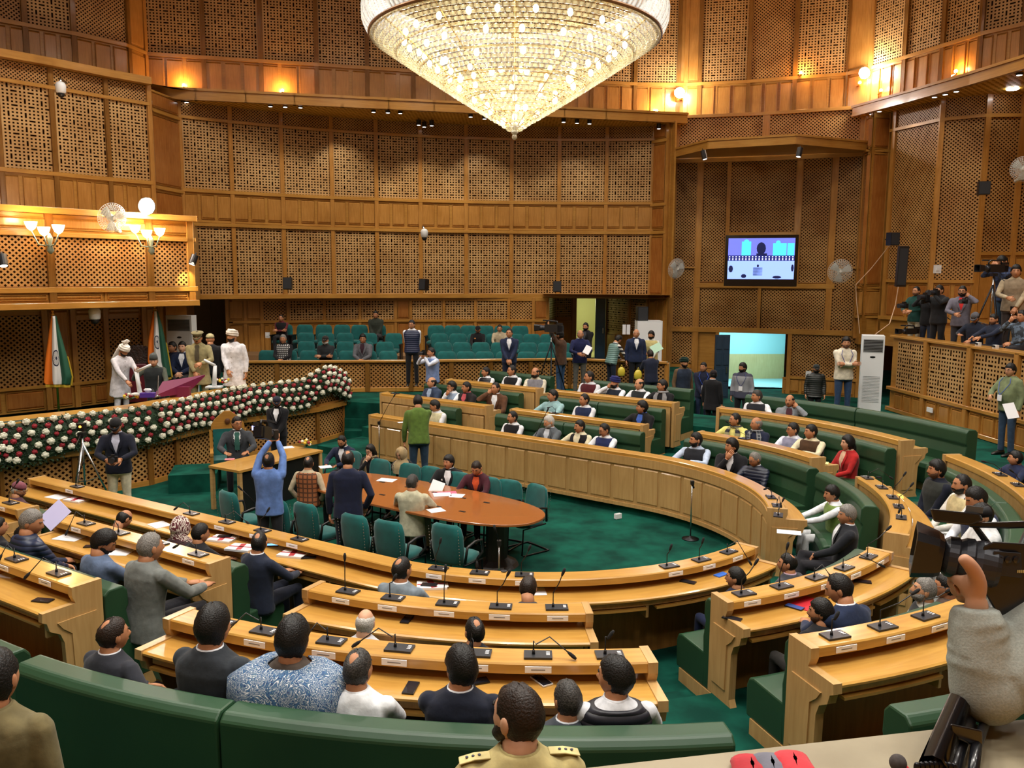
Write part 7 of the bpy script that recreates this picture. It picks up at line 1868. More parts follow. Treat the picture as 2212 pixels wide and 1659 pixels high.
far(1640, 833, 2, 'grey-haired man in dark waistcoat at the start of the long green bench', top='#20232a', vest=True, sleeve=WHT, hc='s', face=-45, arms=('lap', 'desk'), yaw=150)
far(1704, 843, 2, 'bald man in grey suit holding a phone to his ear', top='#7c8288', shirt='#4a2830', hair='ring', arms=('lap', 'ear'), face=-20, beard='mous', yaw=160)
# right-hand block
far(2033, 979, 1, 'man in black kurta and grey waistcoat with folded hands at the right', top='#2c2f2c', vest=True, sleeve='#131828', face=-5, beard='stubble', arms=('clasp', 'clasp'), yaw=95, legs='#1a2038', hair='thick')
far(2088, 1009, 1, 'bearded man in cream quilted waistcoat at the right', top='#c8b88a', vest=True, sleeve='#d8d4cc', face=0, beard='beard', arms=('lap', 'lap'), yaw=90, legs='#d8dade', hair='recede')
far(2124, 1033, 1, 'man in navy waistcoat and white sleeves looking down behind the video camera', top='#1c2542', vest=True, sleeve=WHT, face=0, nod=25, arms=('lap', 'lap'), yaw=90, legs='#d8dade')
far(2173, 1070, 1, 'dark-haired man in white kurta just above the video camera', top='#d8dadc', face=5, nod=10, beard='stubble', arms=('lap', 'lap'), yaw=85, legs='#d8dade', tone=0)
far(2204, 1000, 2, 'person in navy sleeves leaning on the desk at the right edge', top='#1a2240', arms=('reach', 'desk'), yaw=95)
far(2010, 1232, 1, 'grey-haired bearded man in dark waistcoat half hidden under the video camera', top='#2e3134', vest=True, sleeve='#b5b2a8', hc='g', beard='full', face=10, nod=-12, arms=('lap', 'lap'), yaw=70, legs='#c9c5b0', tone=0)
far(2062, 1226, 1, 'spectacled man half hidden behind the camera operator hand', top='#5a4a42', glasses=True, face=10, arms=('lap', 'lap'), yaw=65, rr=1.0)
# near right block
near(1714, 1191, 0, 'man with receding dark hair seen from behind by the crossed legs', top='#3a3b42', hair='spot', face=35, collar='#b99aa8', arms=('lap', 'lap'))
near(1599, 1234, 0, 'man with dark hair in navy trousers at the right end of the near front row', top='#182038', hair='short', face=40, arms=('lap', 'seat'), legs='#1a2342', yaw=25, knees=.5)
near(1834, 1244, 1, 'man in navy suit writing on the red folder', top='#1c2844', shirt=WHT, hair='recede', face=40, nod=15, arms=('desk', 'deskin'), lean=.22)
near(1783, 1288, 1, 'black-haired man in dark suit at the left end of the near right bench', top='#14151a', hair='thick', face=50, arms=('lap', 'lap'), legs='#2a2724', beard='stubble', yaw=20, knees=.5)
# near left and centre, front row
near(32, 1052, 0, 'old man in a maroon striped knitted cap at the left', top='#4a3038', hat='beanie', hatc='#7a4450', hc='w', beard='stubble', face=-60, nod=15, glasses=True, arms=('deskin', 'deskin'))
near(262, 1126, 0, 'bald man bending low in the near front row at left', top='#6a4a44', hair='ring', face=0, nod=35, arms=('deskin', 'deskin'), lean=.45)
near(385, 1125, 0, 'woman in maroon and cream patterned headscarf seen from behind', top='#3a2228', hat='scarf', hatc='#5a1e28', female=True, face=0, arms=('deskin', 'deskin'))
near(427, 1138, 0, 'dark-haired person in black beside the patterned headscarf', top='#17171c', hair='short', face=-20, nod=10, arms=('deskin', 'deskin'))
near(556, 1153, 0, 'man in navy suit with black hair turned left at the near front row', top='#1d2538', hair='spot', face=30, collar=WHT, arms=('desk', 'deskin'), legs='#161b2a')
near(867, 1204, 0, 'man in light grey suit with a round bald spot in the near front row', top='#78848e', hair='spot', face=-15, collar=WHT, arms=('deskin', 'deskin'))
near(1144, 1261, 0, 'dark brown-haired man bowed low behind the second-row ledge', top='#3a3a40', hair='short', hc='b', face=-10, nod=35, lean=.3, arms=('deskin', 'deskin'))
# second row
near(58, 1110, 1, 'grey-haired man in navy quilted jacket holding papers at the left', top='#1f2a44', pat='puffer', hc='g', face=-50, nod=15, arms=('lap', 'lap'), rr=1.0)
near(43, 1152, 1, 'black-haired bearded man in navy coat with spread hands on the desk', top='#1b2440', beard='beard', face=-60, nod=20, arms=('reach', 'desk'), lean=.2, rr=.95)
near(212, 1152, 1, 'black-haired man in blue-grey jacket looking down at papers', top='#5a6a86', beard='beard', face=-45, nod=30, arms=('deskin', 'deskin'), hair='thick')
near(318, 1161, 1, 'grey-haired man in light grey suit leaning on the second-row desk end', top='#6d716e', hc='g', hair='crop', face=-10, arms=('desk', 'deskin'), detail=2, lean=.08, coat=.1)
near(790, 1329, 1, 'bald man with a white fringe of hair below the black phone', top='#c2c4c8', hair='ring', hc='w', tone=3, detail=2, face=10, nod=10, arms=('deskin', 'deskin'))
near(1022, 1333, 1, 'dark-haired man with a bald patch at his crown, middle second row', top='#22242c', hair='spot', detail=2, face=30, arms=('deskin', 'deskin'))
near(-14, 1215, 1, 'person in black at the left picture edge', top='#14141a', hair='short', face=-20, arms=('lap', 'lap'), legs='#15161c')
# third row
near(235, 1343, 2, 'man in dark grey suit with thinning crown at lower left, hand on the bench', top='#2c2e36', hair='spot', collar=WHT, detail=2, face=-15, arms=('seat', 'lap'), hc='b')
near(455, 1312, 2, 'man in charcoal suit with thick black hair and white collar', top='#2b3036', hair='thick', collar=WHT, detail=2, face=0, arms=('deskin', 'deskin'))
ps = near(632, 1337, 2, 'man wrapped in a blue paisley shawl with white border', top='#4a4038', hair='thick', detail=2, face=0, arms=('desk', 'desk'), sleeve='#cfc4b4')
near(770, 1405, 2, 'grey-haired man in bright white shirt seen from behind', top='#e4e8ec', hair='spot', hc='s', detail=2, face=-12, collar='#e4e8ec', arms=('deskin', 'deskin'))
near(993, 1396, 2, 'spectacled man in navy suit with thick black hair pointing at a phone', top='#171c2c', hair='thick', glasses=True, collar=WHT, detail=2, face=35, arms=('desk', 'deskin'))
near(1222, 1469, 2, 'man with grey-black hair sitting low beside the officer', top='#3a4048', hair='short', hc='s', collar=WHT, detail=2, face=25, arms=('lap', 'lap'), stool=.42)
near(1340, 1416, 2, 'man in black quilted waistcoat with white sleeves at the end of the third row', top='#191a24', pat='puffer', vest=True, sleeve=WHT, detail=2, face=55, hair='thick', arms=('desk', 'lap'))
# paisley shawl over the shoulders
def shawl(p):
    P, TS, sc = p['P'], p['TS'], p['sc']; m = bpy.data.materials.new('paisley_cloth'); nt, b = nodes(m); tc = nd(nt, 'ShaderNodeTexCoord'); b.inputs['Roughness'].default_value = .8
    n = nd(nt, 'ShaderNodeTexNoise'); n.inputs['Scale'].default_value = 9; n.inputs['Distortion'].default_value = 2.5; nt.links.new(tc.outputs['Object'], n.inputs['Vector'])
    r = nd(nt, 'ShaderNodeValToRGB'); r.color_ramp.interpolation = 'CONSTANT'; e = r.color_ramp.elements; e[0].color = srgb('#1e2f5a'); e[1].position = .42; e[1].color = srgb('#3a6690')
    for pos, c in ((.5, '#26406e'), (.55, '#6c8c8a'), (.6, '#2c4878'), (.66, '#c9cfd2'), (.7, '#34568a')): q = e.new(pos); q.color = srgb(c)
    nt.links.new(mth(nt, 'ADD', mth(nt, 'MULTIPLY', mth(nt, 'SINE', mth(nt, 'MULTIPLY', n.outputs[0], 60)), .14), .55), r.inputs[0]); nt.links.new(r.outputs[0], b.inputs['Base Color'])
    arms = p['arms']; mb = MB(); rows = []
    for v, o_ in ((.515, .03), (.485, .07), (.43, .095), (.34, .10), (.24, .10), (.15, .095)):
        row = []
        for a in np.linspace(.5, 2*pi-.5, 40):
            q = TS(a, v, o_*(1+.12*sin(a*6))+.045*abs(sin(a))*(1 if v < .5 else 0)); row.append(P(q))
        rows.append(row)
    mb.loft(rows, caps=False, closed=False); o = mb.build('shawl', m, p['root'], smooth=True, loc=tuple(p['O'])); s_ = o.modifiers.new('s', 'SOLIDIFY'); s_.thickness = .012
    mb = MB(); rows = []
    for v, o_ in ((.155, .10), (.13, .102), (.105, .10)): rows.append([P(TS(a, v, o_*(1+.12*sin(a*6))+.048*abs(sin(a)))) for a in np.linspace(.5, 2*pi-.5, 40)])
    mb.loft(rows, caps=False, closed=False); o = mb.build('shawl_border', cloth('#d8dade'), p['root'], smooth=True, loc=tuple(p['O'])); s_ = o.modifiers.new('s', 'SOLIDIFY'); s_.thickness = .014
shawl(ps)
# around the oval table
W_ = lambda **k: dict(z=ZW, **k)
person('bearded man in dark suit writing at the far end of the oval table', 742, 941, z=ZW, d=14.6, sit=True, yaw=165, top='#18203a', shirt=WHT, beard='beard', hair='recede', nod=25, arms=('desk', 'deskin'), lean=.15)
person('spectacled woman in black shawl with hand over her mouth', 803, 963, z=ZW, d=14.1, sit=True, yaw=170, top='#18181c', female=True, hair='long', glasses=True, scarf=('#8d7a5c',), face=-20, nod=10, arms=('chin', 'lap'), tone=3)
person('woman in beige headscarf and black velvet coat reading a paper', 871, 967, z=ZW, d=13.8, sit=True, yaw=160, top='#141418', female=True, hat='scarf', hatc='#a08c68', nod=20, face=-15, arms=('desk', 'deskin'), tone=3, lean=.1)
person('moustached man in black jumper with white collar holding papers', 972, 981, z=ZW, d=12.9, sit=True, yaw=170, top='#121317', shirt=WHT, beard='mous', hair='thick', face=-25, arms=('desk', 'desk'), logo=('#d0d4dc', 0), lean=.05)
person('man in maroon jacket over orange shirt reading at the oval table', 1033, 992, z=ZW, d=12.5, sit=True, yaw=165, top='#3e1420', shirt='#c2502a', hair='short', hc='b', nod=25, arms=('desk', 'deskin'), lean=.15)
person('man in pale beige jacket seated with his back to the camera', 891, 1026, z=ZW, d=11.3, sit=True, yaw=-8, top='#b9b69c', hair='short', hc='s', face=-15, nod=10, arms=('desk', 'desk'), legs='#8d897c', detail=2, coat=.1)
person('man standing in navy jumper with blue lanyard collar, back to the camera', 752, 970, z=ZW, d=10.7, yaw=5, top='#141b34', hair='spot', hc='k', lanyard='#2f4fb8', arms=('hip', 'down'), legs='#131829', nod=10, detail=2, lean=.06)
person('man in orange checked waistcoat seen from behind at the oval table', 666, 989, z=ZW, d=12.4, sit=True, yaw=-10, top='#9c5c34', pat='darkplaid', vest=True, sleeve='#b5a78c', hair='spot', face=10, arms=('hip', 'hip'), legs='#3a4458', stool=.62)
pc = person('man in light blue jumper raising a video camera above his head', 580, 976, z=ZW, d=10.9, yaw=0, top='#5f7fbe', hair='spot', arms=('upin', 'upin'), legs='#24262c', nod=-15, detail=2)
person('clerk in dark grey suit, white shirt and green tie behind the clerk table', 512, 903, z=ZW, d=15.2, sit=True, yaw=195, top='#34383e', shirt=WHT, tie='#2f5a52', glasses=True, face=25, arms=('desk', 'desk'), hair='short', tone=1)
person('guard in black suit and cap standing with clasped hands behind the clerk table', 599, 856, z=ZW, d=16.4, yaw=180, top='#101116', shirt=WHT, hat='cap', hatc='#1c2030', beard='beard', arms=('clasp', 'clasp'), legs='#101116', face=15, nod=12, lanyard='#20222a')
pp_ = person('photographer in navy blazer, beret and cream trousers looking down at his camera', 251, 904, z=ZW, d=13.0, yaw=195, top='#121626', shirt='#b8bcd0', hat='cap', hatc='#17171a', arms=('hold', 'hold'), legs='#c8c2a8', nod=20)
person('man in olive green jumper and jeans leaning over the far desk', 903, 850, z=ZW, d=15.4, yaw=10, top='#56702e', hair='short', arms=('reach', 'down'), legs='#2c4258', lean=.22, nod=15)
# on the dais
person('attendant in white sherwani and fanned turban bending over the dais at left', 262, 745, z=ZDF, d=17.4, yaw=-120, top='#d5d4dc', hat='fancy', hatc='#e6e0d8', beard='beard', arms=('low', 'low'), coat=.25, legs='#d5d4dc', nod=25, lean=.18, buttons=True)
person('seated speaker in grey karakul cap and dark waistcoat raising his hand', 330, 768, z=ZDF, d=17.7, sit=True, yaw=205, top='#23282a', vest=True, sleeve='#4a5046', hat='karakul', hatc='#4c5252', arms=('wave', 'desk'), face=-10, nod=10, tone=3, hc='g', stool=.62)
person('police officer in khaki uniform and peaked cap on the dais', 425, 713, z=ZDF, d=18.2, yaw=190, top='#8f8660', hat='peaked', hatc='#7d7555', glasses=True, beard='mous', arms=('clasp', 'hold'), coat=.18, legs='#8f8660', tie='#4a4232', collar='#8f8660', belly=.02, nod=10)
person('attendant in white sherwani and feathered turban standing upright on the dais', 500, 701, z=ZDF, d=18.6, yaw=180, top='#dcdce2', hat='turban', hatc='#ddd2c4', beard='beard', arms=('clasp', 'down'), coat=.25, legs='#dcdce2', face=-30, buttons=True)
person('smiling man in navy suit seated behind the police officer', 392, 718, z=ZDF, d=19.6, sit=True, yaw=185, top='#1a2440', shirt=WHT, hair='short', arms=('lap', 'lap'), stool=.62, tone=3)
person('person in black coat turned away behind the police officer', 452, 723, z=ZDF, d=19.0, yaw=20, top='#14151a', hair='none', hat='beanie', hatc='#a89f78', arms=('down', 'down'), legs='#14151a')
person('dark-suited person behind the second flag', 372, 722, z=ZDF, d=19.8, sit=True, yaw=160, top='#151c36', hair='short', arms=('lap', 'lap'), stool=.6)
# rear of the hall
def rear(x, y, row, label, **kw):
    kw.setdefault('yaw', 178); kw.setdefault('arms', ('lap', 'lap')); return person(label, x, y, z=tz[row], d=td[row]+.0, sit=True, **kw)
rear(606, 684, 3, 'man with crossed arms in black and maroon jacket at the back left', top='#1a1a1e', vest=True, sleeve='#6a2830', arms=('cross', 'cross'), stool=.58, hair='recede')
rear(611, 726, 0, 'grey-haired man in black and white checked waistcoat, front visitors row', top='#3a3a3a', pat='check', vest=True, sleeve='#15151a', hc='g')
rear(702, 728, 0, 'white-bearded man in dark cap and coat with folded arms', top='#1f2326', hat='cap', hatc='#2a2624', hc='w', beard='full', arms=('cross', 'cross'))
rear(783, 723, 0, 'man in grey blazer over dark shirt in the front visitors row', top='#55565c', shirt='#2c1420', glasses=True, face=10, hair='thick')
rear(810, 673, 3, 'man in olive jacket seated in the back row', top='#2c322a', arms=('clasp', 'clasp'), hair='short', stool=.56)
rear(1031, 703, 2, 'man in black sweatshirt and black cap in the right visitors block', top='#111114', hat='cap', hatc='#15151a', logo=('#d08a4a', 0), arms=('knee', 'lap'), beard='stubble')
rear(1078, 700, 2, 'man in beige jumper beside the black cap', top='#a89a80', arms=('knee', 'lap'), hair='short')
person('man in navy quilted waistcoat standing in the aisle between seat blocks', 888, 689, z=-2.85, d=21.6, yaw=180, top='#1f2846', pat='puffer', vest=True, sleeve=WHT, arms=('back', 'back'), glasses=True, legs='#131418', face=-15)
person('man in pale blue sleeveless jumper photographing in front of the railing', 933, 748, z=Z4-.25, d=19.9, yaw=130, top='#7088b8', vest=True, sleeve='#cdd6e8', arms=('cam', 'cam'), legs='#4a5560')
person('man in navy suit standing with clasped hands before the railing', 1099, 705, z=Z4, d=21.8, yaw=178, top='#1e2844', shirt=WHT, arms=('clasp', 'clasp'), hair='recede', legs='#1a2036', face=-10)
pcm = person('cameraman in brown jacket working a shoulder-high camera on a tripod', 1211, 709, z=Z4, d=21.6, yaw=60, top='#4a3222', hat='beanie', hatc='#1c1a1a', arms=('cam', 'upin'), legs='#2f4a6c', beard='stubble')
person('balding man in navy jumper with white and red piping holding papers', 1252, 707, z=Z4, d=22.0, yaw=185, top='#1a2048', collar=WHT, hair='ring', hc='g', arms=('hold', 'hold'), legs='#5c5a54')
person('bearded man in black suit in the rear doorway', 1265, 691, z=Z4+.1, d=24.2, yaw=150, top='#101014', shirt='#3a3a40', beard='beard', arms=('clasp', 'clasp'), legs='#101014')
person('man in green quilted waistcoat and striped sleeves leaning forward', 1332, 718, z=Z4, d=22.4, yaw=-60, top='#6f908c', pat='puffer', vest=True, sleeve='#d8d4cc', spat='stripe', arms=('low', 'low'), legs='#1a2434', nod=30, lean=.28, hair='thick')
person('tall bald man in navy suit and open white shirt by the white cabinet', 1373, 704, z=Z4, d=22.3, yaw=180, top='#1c2744', shirt=WHT, hair='ring', hc='w', arms=('down', 'down'), legs='#17181e', face=-10)
person('man in yellow waistcoat holding a pale green file', 1406, 707, z=Z4, d=22.6, yaw=165, top='#c2b478', vest=True, sleeve='#dcdcd0', beard='beard', arms=('hold', 'clasp'), legs='#c8c8bc', face=-20, hair='thick')
person('man in dark suit stooping with his back turned, handing yellow bags', 1405, 748, z=Z4-.35, d=21.2, yaw=15, top='#1a2034', arms=('low', 'low'), legs='#1a2034', hair='short', hc='b', lean=.1)
person('man in dark green turban and slate waistcoat by the lattice', 1476, 761, z=ZD, d=21.6, yaw=-160, top='#252f40', vest=True, sleeve='#6a5238', hat='turban', hatc='#0f2a22', beard='beard', arms=('down', 'down'), legs='#1a1c22')
person('young man in navy cardigan with blue lanyard and white badge', 1519, 773, z=ZD, d=21.2, yaw=175, top='#171c34', lanyard='#3454b8', badge=True, arms=('clasp', 'clasp'), legs='#22304c', face=-30)
person('man in black coat and flat cap with his back half turned', 1540, 790, z=ZD, d=20.2, yaw=-40, top='#121216', hat='cap', hatc='#1c1418', arms=('down', 'down'), legs='#121216', collar=WHT, coat=.15, face=30)
person('bearded man in grey, navy and white jumper in front of the bright doorway', 1605, 773, z=ZD, d=21.0, yaw=150, top='#8c8e94', pat='fade', beard='beard', lanyard='#26306a', badge=True, arms=('down', 'down'), legs='#15161a', face=-30, hair='thick')
person('bearded man in black quilted jacket and grey cap against the lattice', 1763, 775, z=ZD+.25, d=20.5, yaw=170, top='#202422', pat='puffer', hat='cap', hatc='#2a3030', beard='full', arms=('down', 'down'), legs='#16181c', coat=.05)
person('man in cream jumper with crossed arms next to the air conditioner', 1826, 714, z=Z4, d=18.3, yaw=180, top='#d4ccb8', lanyard='#3a3f8c', arms=('cross', 'cross'), legs='#2a3f5e', beard='stubble', face=-15, hair='thick')
pg_ = person('spectacled man in green-grey sweatshirt with blue lanyard holding white papers', 2187, 767, z=Z4, d=14.6, yaw=105, top='#6f7a58', lanyard='#3050a0', badge=True, glasses=True, arms=('hold', 'down'), legs='#2c3f56', belly=.06, hair='thick', face=10, tone=0)
# press gallery
person('press photographer in dark green hoodie at the gallery corner', 1980, 604, z=ZG, d=20.0, yaw=120, top='#14403a', arms=('hold', 'hold'), legs='#b0a894', beard='stubble', hair='recede')
person('press photographer in black behind the green hoodie', 2006, 612, z=ZG, d=19.6, yaw=120, top='#15161a', arms=('cam', 'cam'), legs='#2a3448', nod=10)
person('press photographer in black jacket aiming a camera to the left', 2030, 600, z=ZG, d=18.9, yaw=115, top='#17181c', arms=('cam', 'cam'), legs='#17181c')
person('bearded spectacled man in grey and red jacket in the press gallery', 2078, 601, z=ZG, d=18.0, yaw=150, top='#63606c', shirt='#c83030', beard='beard', glasses=True, arms=('hold', 'ear'), legs='#2a2a30', hair='short', face=-10)
person('crouching man in grey cap and dark jacket in the press gallery', 2108, 661, z=ZG, d=17.6, sit=True, yaw=130, top='#1a2030', hat='cap', hatc='#5c5c62', arms=('desk', 'lap'), nod=25, stool=.45)
person('man in navy jacket leaning on the gallery parapet', 2150, 664, z=ZG, d=17.0, sit=True, yaw=105, top='#1a2236', beard='stubble', arms=('reach', 'reach'), stool=.45, nod=10)
person('cameraman in blue plaid shirt bending over a tripod camera, upper gallery step', 2168, 525, z=ZG+.44, d=18.1, yaw=110, top='#2c3c62', pat='darkplaid', arms=('cam', 'cam'), legs='#2c4258', nod=25, lean=.15)
person('dark-haired man in beige vest with a camera round his neck, upper gallery step', 2194, 543, z=ZG+.22, d=17.4, yaw=150, top='#8c7c66', vest=True, sleeve='#b0a084', arms=('hold', 'clasp'), legs='#3a3230', hair='thick')
person('person in blue camouflage jacket at the right edge of the gallery', 2210, 655, z=ZG, d=16.4, sit=True, yaw=110, top='#5a6c80', pat='camo', arms=('cam', 'lap'), stool=.45)
# close to the camera
po = person('police officer with cropped black hair and full beard seen from behind in khaki shirt', 1131, 1458, z=-3.3, d=2.95, yaw=8, top='#b3a46f', beard='full', hair='crop', hc='b', collar='#a89a66', detail=3, face=38, arms=('down', 'down'), legs='#8a7d52', tone=3)
def epaulette(p, s_):
    P, TS, sc = p['P'], p['TS'], p['sc']; mb = MB(); S_ = p['arms'][s_][0]; a = p['nk']*.42+S_*.58+p['axis']*.038; b = S_+np.array([.035*s_, 0, .050])
    mb.loft([[P(q+np.array([0, w2, 0])) for w2 in (-.024, .024)]+[P(q+np.array([0, w2, .006])) for w2 in (.024, -.024)] for q in (a, (a+b)/2+np.array([0, 0, .006]), b)]); mb.build('shoulder_strap', cloth('#c4b680'), p['root'], loc=tuple(p['O']), bevel=.003)
    mb = MB()
    for t in (.35, .55, .75): mb.ball(P(a*(1-t)+b*t+np.array([0, 0, .013])), np.array([.006, .006, .003])*sc, 8, 5)
    mb.build('rank_star', plain('dark_star', '#2a2c44', .4), p['root'], loc=tuple(p['O']))
epaulette(po, 1); epaulette(po, -1)
person('khaki-uniformed shoulder cut by the lower left picture edge', -22, 1400, z=-3.3, d=3.3, yaw=0, top='#6a6040', hair='short', collar='#6a6040', arms=('down', 'down'), legs='#5a5236', detail=2)
# ================================================================ hand-held cameras, tripods, bags
def video_camera(q, yaw, s, label, pitch=0, group=None):
    """lens points along local +y"""
    q = np.array(q, float); root = empty('video_camera', q, yaw, label, 'camera'); R_ = rotx(pitch)
    V = lambda a: R_@(np.array(a, float)*s)
    def bx(name, c, h, mat=BLACK, bev=.01): mb = MB(); mb.box(V(c), np.array(h)*s, R_); return mb.build(name, mat, root, bevel=bev*s)
    bx('body', (0, -.02, 0), (.06, .15, .075)); bx('battery', (0, -.21, 0), (.05, .05, .06), DKMET)
    mb = MB(); mb.lathe(V((0, .12, .0)), [(.045*s, 0), (.052*s, .03*s), (.056*s, .05*s), (.05*s, .06*s), (.056*s, .10*s), (.06*s, .13*s)], 24, ax=R_@np.array([0, 1, 0])); mb.build('lens_barrel', GREY, root, smooth=False)
    mb = MB(); mb.loft([[V((a*x_, yy, b*z_)) for x_, z_ in ((-1, -.75), (-.8, -1), (.8, -1), (1, -.75), (1, .75), (.8, 1), (-.8, 1), (-1, .75))] for yy, a, b in ((.24, .06, .052), (.26, .066, .058), (.36, .085, .07), (.362, .07, .058), (.28, .05, .04))]); mb.build('lens_hood', BLACK, root)
    mb = MB(); mb.tube([V((0, -.14, .075)), V((0, -.13, .14)), V((0, .08, .15)), V((0, .13, .11)), V((0, .12, .07))], .015*s, 8); mb.build('carry_handle', BLACK, root, smooth=True)
    bx('microphone', (.05, .1, .15), (.014, .12, .014), FOAM, .005)
    bx('viewfinder', (-.03, -.2, .09), (.025, .06, .025)); return root, bx
def still_camera(q, yaw, s, label):
    q = np.array(q, float); root = empty('stills_camera', q, yaw, label, 'camera')
    mb = MB(); mb.box((0, 0, 0), (.07*s, .03*s, .045*s)); mb.box((0, 0, .055*s), (.025*s, .028*s, .018*s)); mb.build('body', BLACK, root, bevel=.008*s)
    mb = MB(); mb.lathe((0, .03*s, 0), [(.035*s, 0), (.038*s, .05*s), (.042*s, .1*s), (.036*s, .1*s)], 16, ax=(0, 1, 0)); mb.build('lens', GREY, root)
    mb = MB(); mb.box((0, -.031*s, 0), (.04*s, .002, .028*s)); mb.build('rear_screen', plain('cam_screen', '#4a5a78', .2, emit=.3), root); return root
def tripod(q, zf, label, spread=.42, yaw=0, mat=DKMET):
    q = np.array(q, float); root = empty('tripod', (q[0], q[1], zf), yaw, label, 'tripod'); H = float(q[2]-zf)
    for k in range(3):
        a = 2*pi*k/3+.5; mb = MB(); mb.tube([(0, 0, H*.86), (cos(a)*spread*.5, sin(a)*spread*.5, H*.43), (cos(a)*spread, sin(a)*spread, .01)], [.02, .016, .013], 6); mb.build('leg', mat, root, smooth=True)
        mb = MB(); mb.tube([(0, 0, H*.35), (cos(a)*spread*.55, sin(a)*spread*.55, H*.4)], .008, 5); mb.build('brace', mat, root)
    mb = MB(); mb.tube([(0, 0, H*.3), (0, 0, H)], .018, 8); mb.build('column', CHROME, root, smooth=True)
    mb = MB(); mb.box((0, 0, H-.03), (.05, .06, .035)); mb.tube([(0, -.03, H-.02), (.05, -.3, H-.15)], .009, 6); mb.build('pan_head', BLACK, root); return root
def wrist(p, s_=1): return p['P'](p['wr'][s_])
def midw(p, off=(0, .06, .03)): return (wrist(p, 1)+wrist(p, -1))/2+p['B']@np.array(off)
video_camera(PD(571, 941, 10.6), pc['yaw'], 1.05, 'black video camera held overhead by the man in light blue jumper', pitch=-.25)
mb = MB(); q = PD(553, 931, 10.45); mb.box(q, (.045, .006, .028)); o = mb.build('flip_screen', plain('camera_screen_lit', '#a8b4ff', .3, emit=1.6), loc=tuple(q)); tag(o, 'small lit flip-out screen of the overhead video camera', 'screen')
q = PD(1190, 708, 21.3); video_camera(q, radians(60), 1.25, 'broadcast camera operated by the man in brown jacket at the rear'); tripod(q-np.array([0, 0, .12]), Z4, 'tall black tripod under the rear broadcast camera', .5)
tripod(PD(178, 945, 13.9), ZW, 'chrome-legged tripod standing before the dais at left', .42, mat=CHROME)
q = PD(178, 940, 13.9); root = empty('tripod_monitor', q, 0, 'small black device with orange light on the left tripod', 'device'); mb = MB(); mb.box(q+np.array([0, 0, .06]), (.06, .05, .06)); mb.build('housing', BLACK, root, loc=tuple(q)); mb = MB(); mb.ball(q+np.array([0, -.055, .07]), (.025, .01, .02), 8, 6); mb.build('light', plain('orange_light', '#ff7a2a', .4, emit=5), root, loc=tuple(q))
still_camera(midw(pp_, (0, .05, .02)), pp_['yaw'], 1.0, 'camera held by the photographer in navy blazer')
still_camera(PD(914, 765, 19.6), radians(130), 1.0, 'small camera at the eye of the man in pale blue sleeveless jumper')
for x, y, d, yw, s, lb in ((1951, 651, 19.4, 110, 1.3, 'black camera with bright lens held by the green hoodie'), (1996, 632, 18.9, 110, 1.4, 'long-lensed camera of the second press photographer'), (2018, 622, 18.4, 110, 1.3, 'camera raised by the press photographer in black jacket'), (2080, 640, 17.4, 120, 1.0, 'camera held by the man in grey and red jacket')):
    still_camera(PD(x, y, d), radians(yw), s, lb)
q = PD(2145, 568, 17.4); video_camera(q, radians(100), 1.1, 'video camera on a tripod on the upper gallery step'); tripod(q-np.array([0, 0, .1]), ZG+.3, 'black tripod with a slanting leg on the upper gallery step', .45)
tripod(PD(2033, 665, 19.1), ZG, 'black tripod with a bright collar behind the parapet of the press gallery', .3); tripod(PD(2185, 650, 17.3), ZG, 'dark tripod at the right of the press gallery', .35)
q = PD(1940, 706, 19.6); video_camera((q[0]+.25, q[1], q[2]+.0), radians(100), .9, 'black camera lying on the corner of the press gallery parapet')
for x, lb in ((2112, 'white-flagged microphone on the gallery parapet, left one'), (2150, 'white-flagged microphone on the gallery parapet, right one')):
    d = 9.24*1809/(x-1106)+.1; q = PD(x, 737, d); q[2] = ZP+.05; root = empty('press_microphone', q, .4, lb, 'microphone'); mb = MB(); mb.box((0, 0, .0), (.04, .04, .035)); mb.build('logo_flag', WHITE, root); mb = MB(); mb.tube([(0, 0, 0), (-.12, -.02, .02)], [.016, .02], 8); mb.build('head', FOAM, root, smooth=True)
# papers and files in hands
def held(x, y, d, w_, h_, ang, label, mat=PAPER, name='paper_sheet', cat='paper', th=.004):
    q = PD(x, y, d); mb = MB(); mb.box(q, (w_/2, th, h_/2), rotx(-.5)@roty(ang)); o = mb.build(name, mat, loc=tuple(q)); tag(o, label, cat)
held(2184, 875, 13.9, .2, .27, -.15, 'white papers held by the man in green-grey sweatshirt')
held(1268, 754, 21.6, .17, .24, .5, 'papers held by the man in navy jumper with piping')
held(1417, 748, 22.0, .3, .22, -.5, 'pale green file held by the man in yellow waistcoat', plain('pale_green_file', '#a9cdb4', .6), 'file_folder', 'folder')
held(944, 1060, 12.3, .2, .28, .35, 'white paper held up by the man in black jumper')
held(122, 1124, 8.3, .2, .26, .7, 'papers with purple-blue folder on the lap at the left', plain('lilac_papers', '#c9c6ee', .6))
def bag(q, s, label):
    root = empty('yellow_bag', q, 0, label, 'bag'); mb = MB(); mb.loft([[np.array(q)+np.array([cos(a)*r*s, sin(a)*r*.45*s, z*s]) for a in np.linspace(0, 2*pi, 13)[:-1]] for z, r in ((-.2, .09), (-.17, .15), (0, .17), (.14, .13), (.2, .05))]); mb.build('pouch', plain('yellow_plastic', '#cdb93e', .35), root, smooth=True, loc=tuple(q)); mb = MB(); mb.tube([np.array(q)+np.array([-.05, 0, .18])*s, np.array(q)+np.array([0, 0, .3])*s, np.array(q)+np.array([.05, 0, .18])*s], .008, 6); mb.build('handle', plain('yellow_plastic', '#cdb93e', .35), root, smooth=True, loc=tuple(q))
bag(PD(1342, 800, 22.0), .6, 'yellow bag hanging from the hand of the man in green quilted waistcoat'); bag(PD(1378, 806, 21.0), .6, 'bundle of yellow bags held by the stooping man in dark suit')
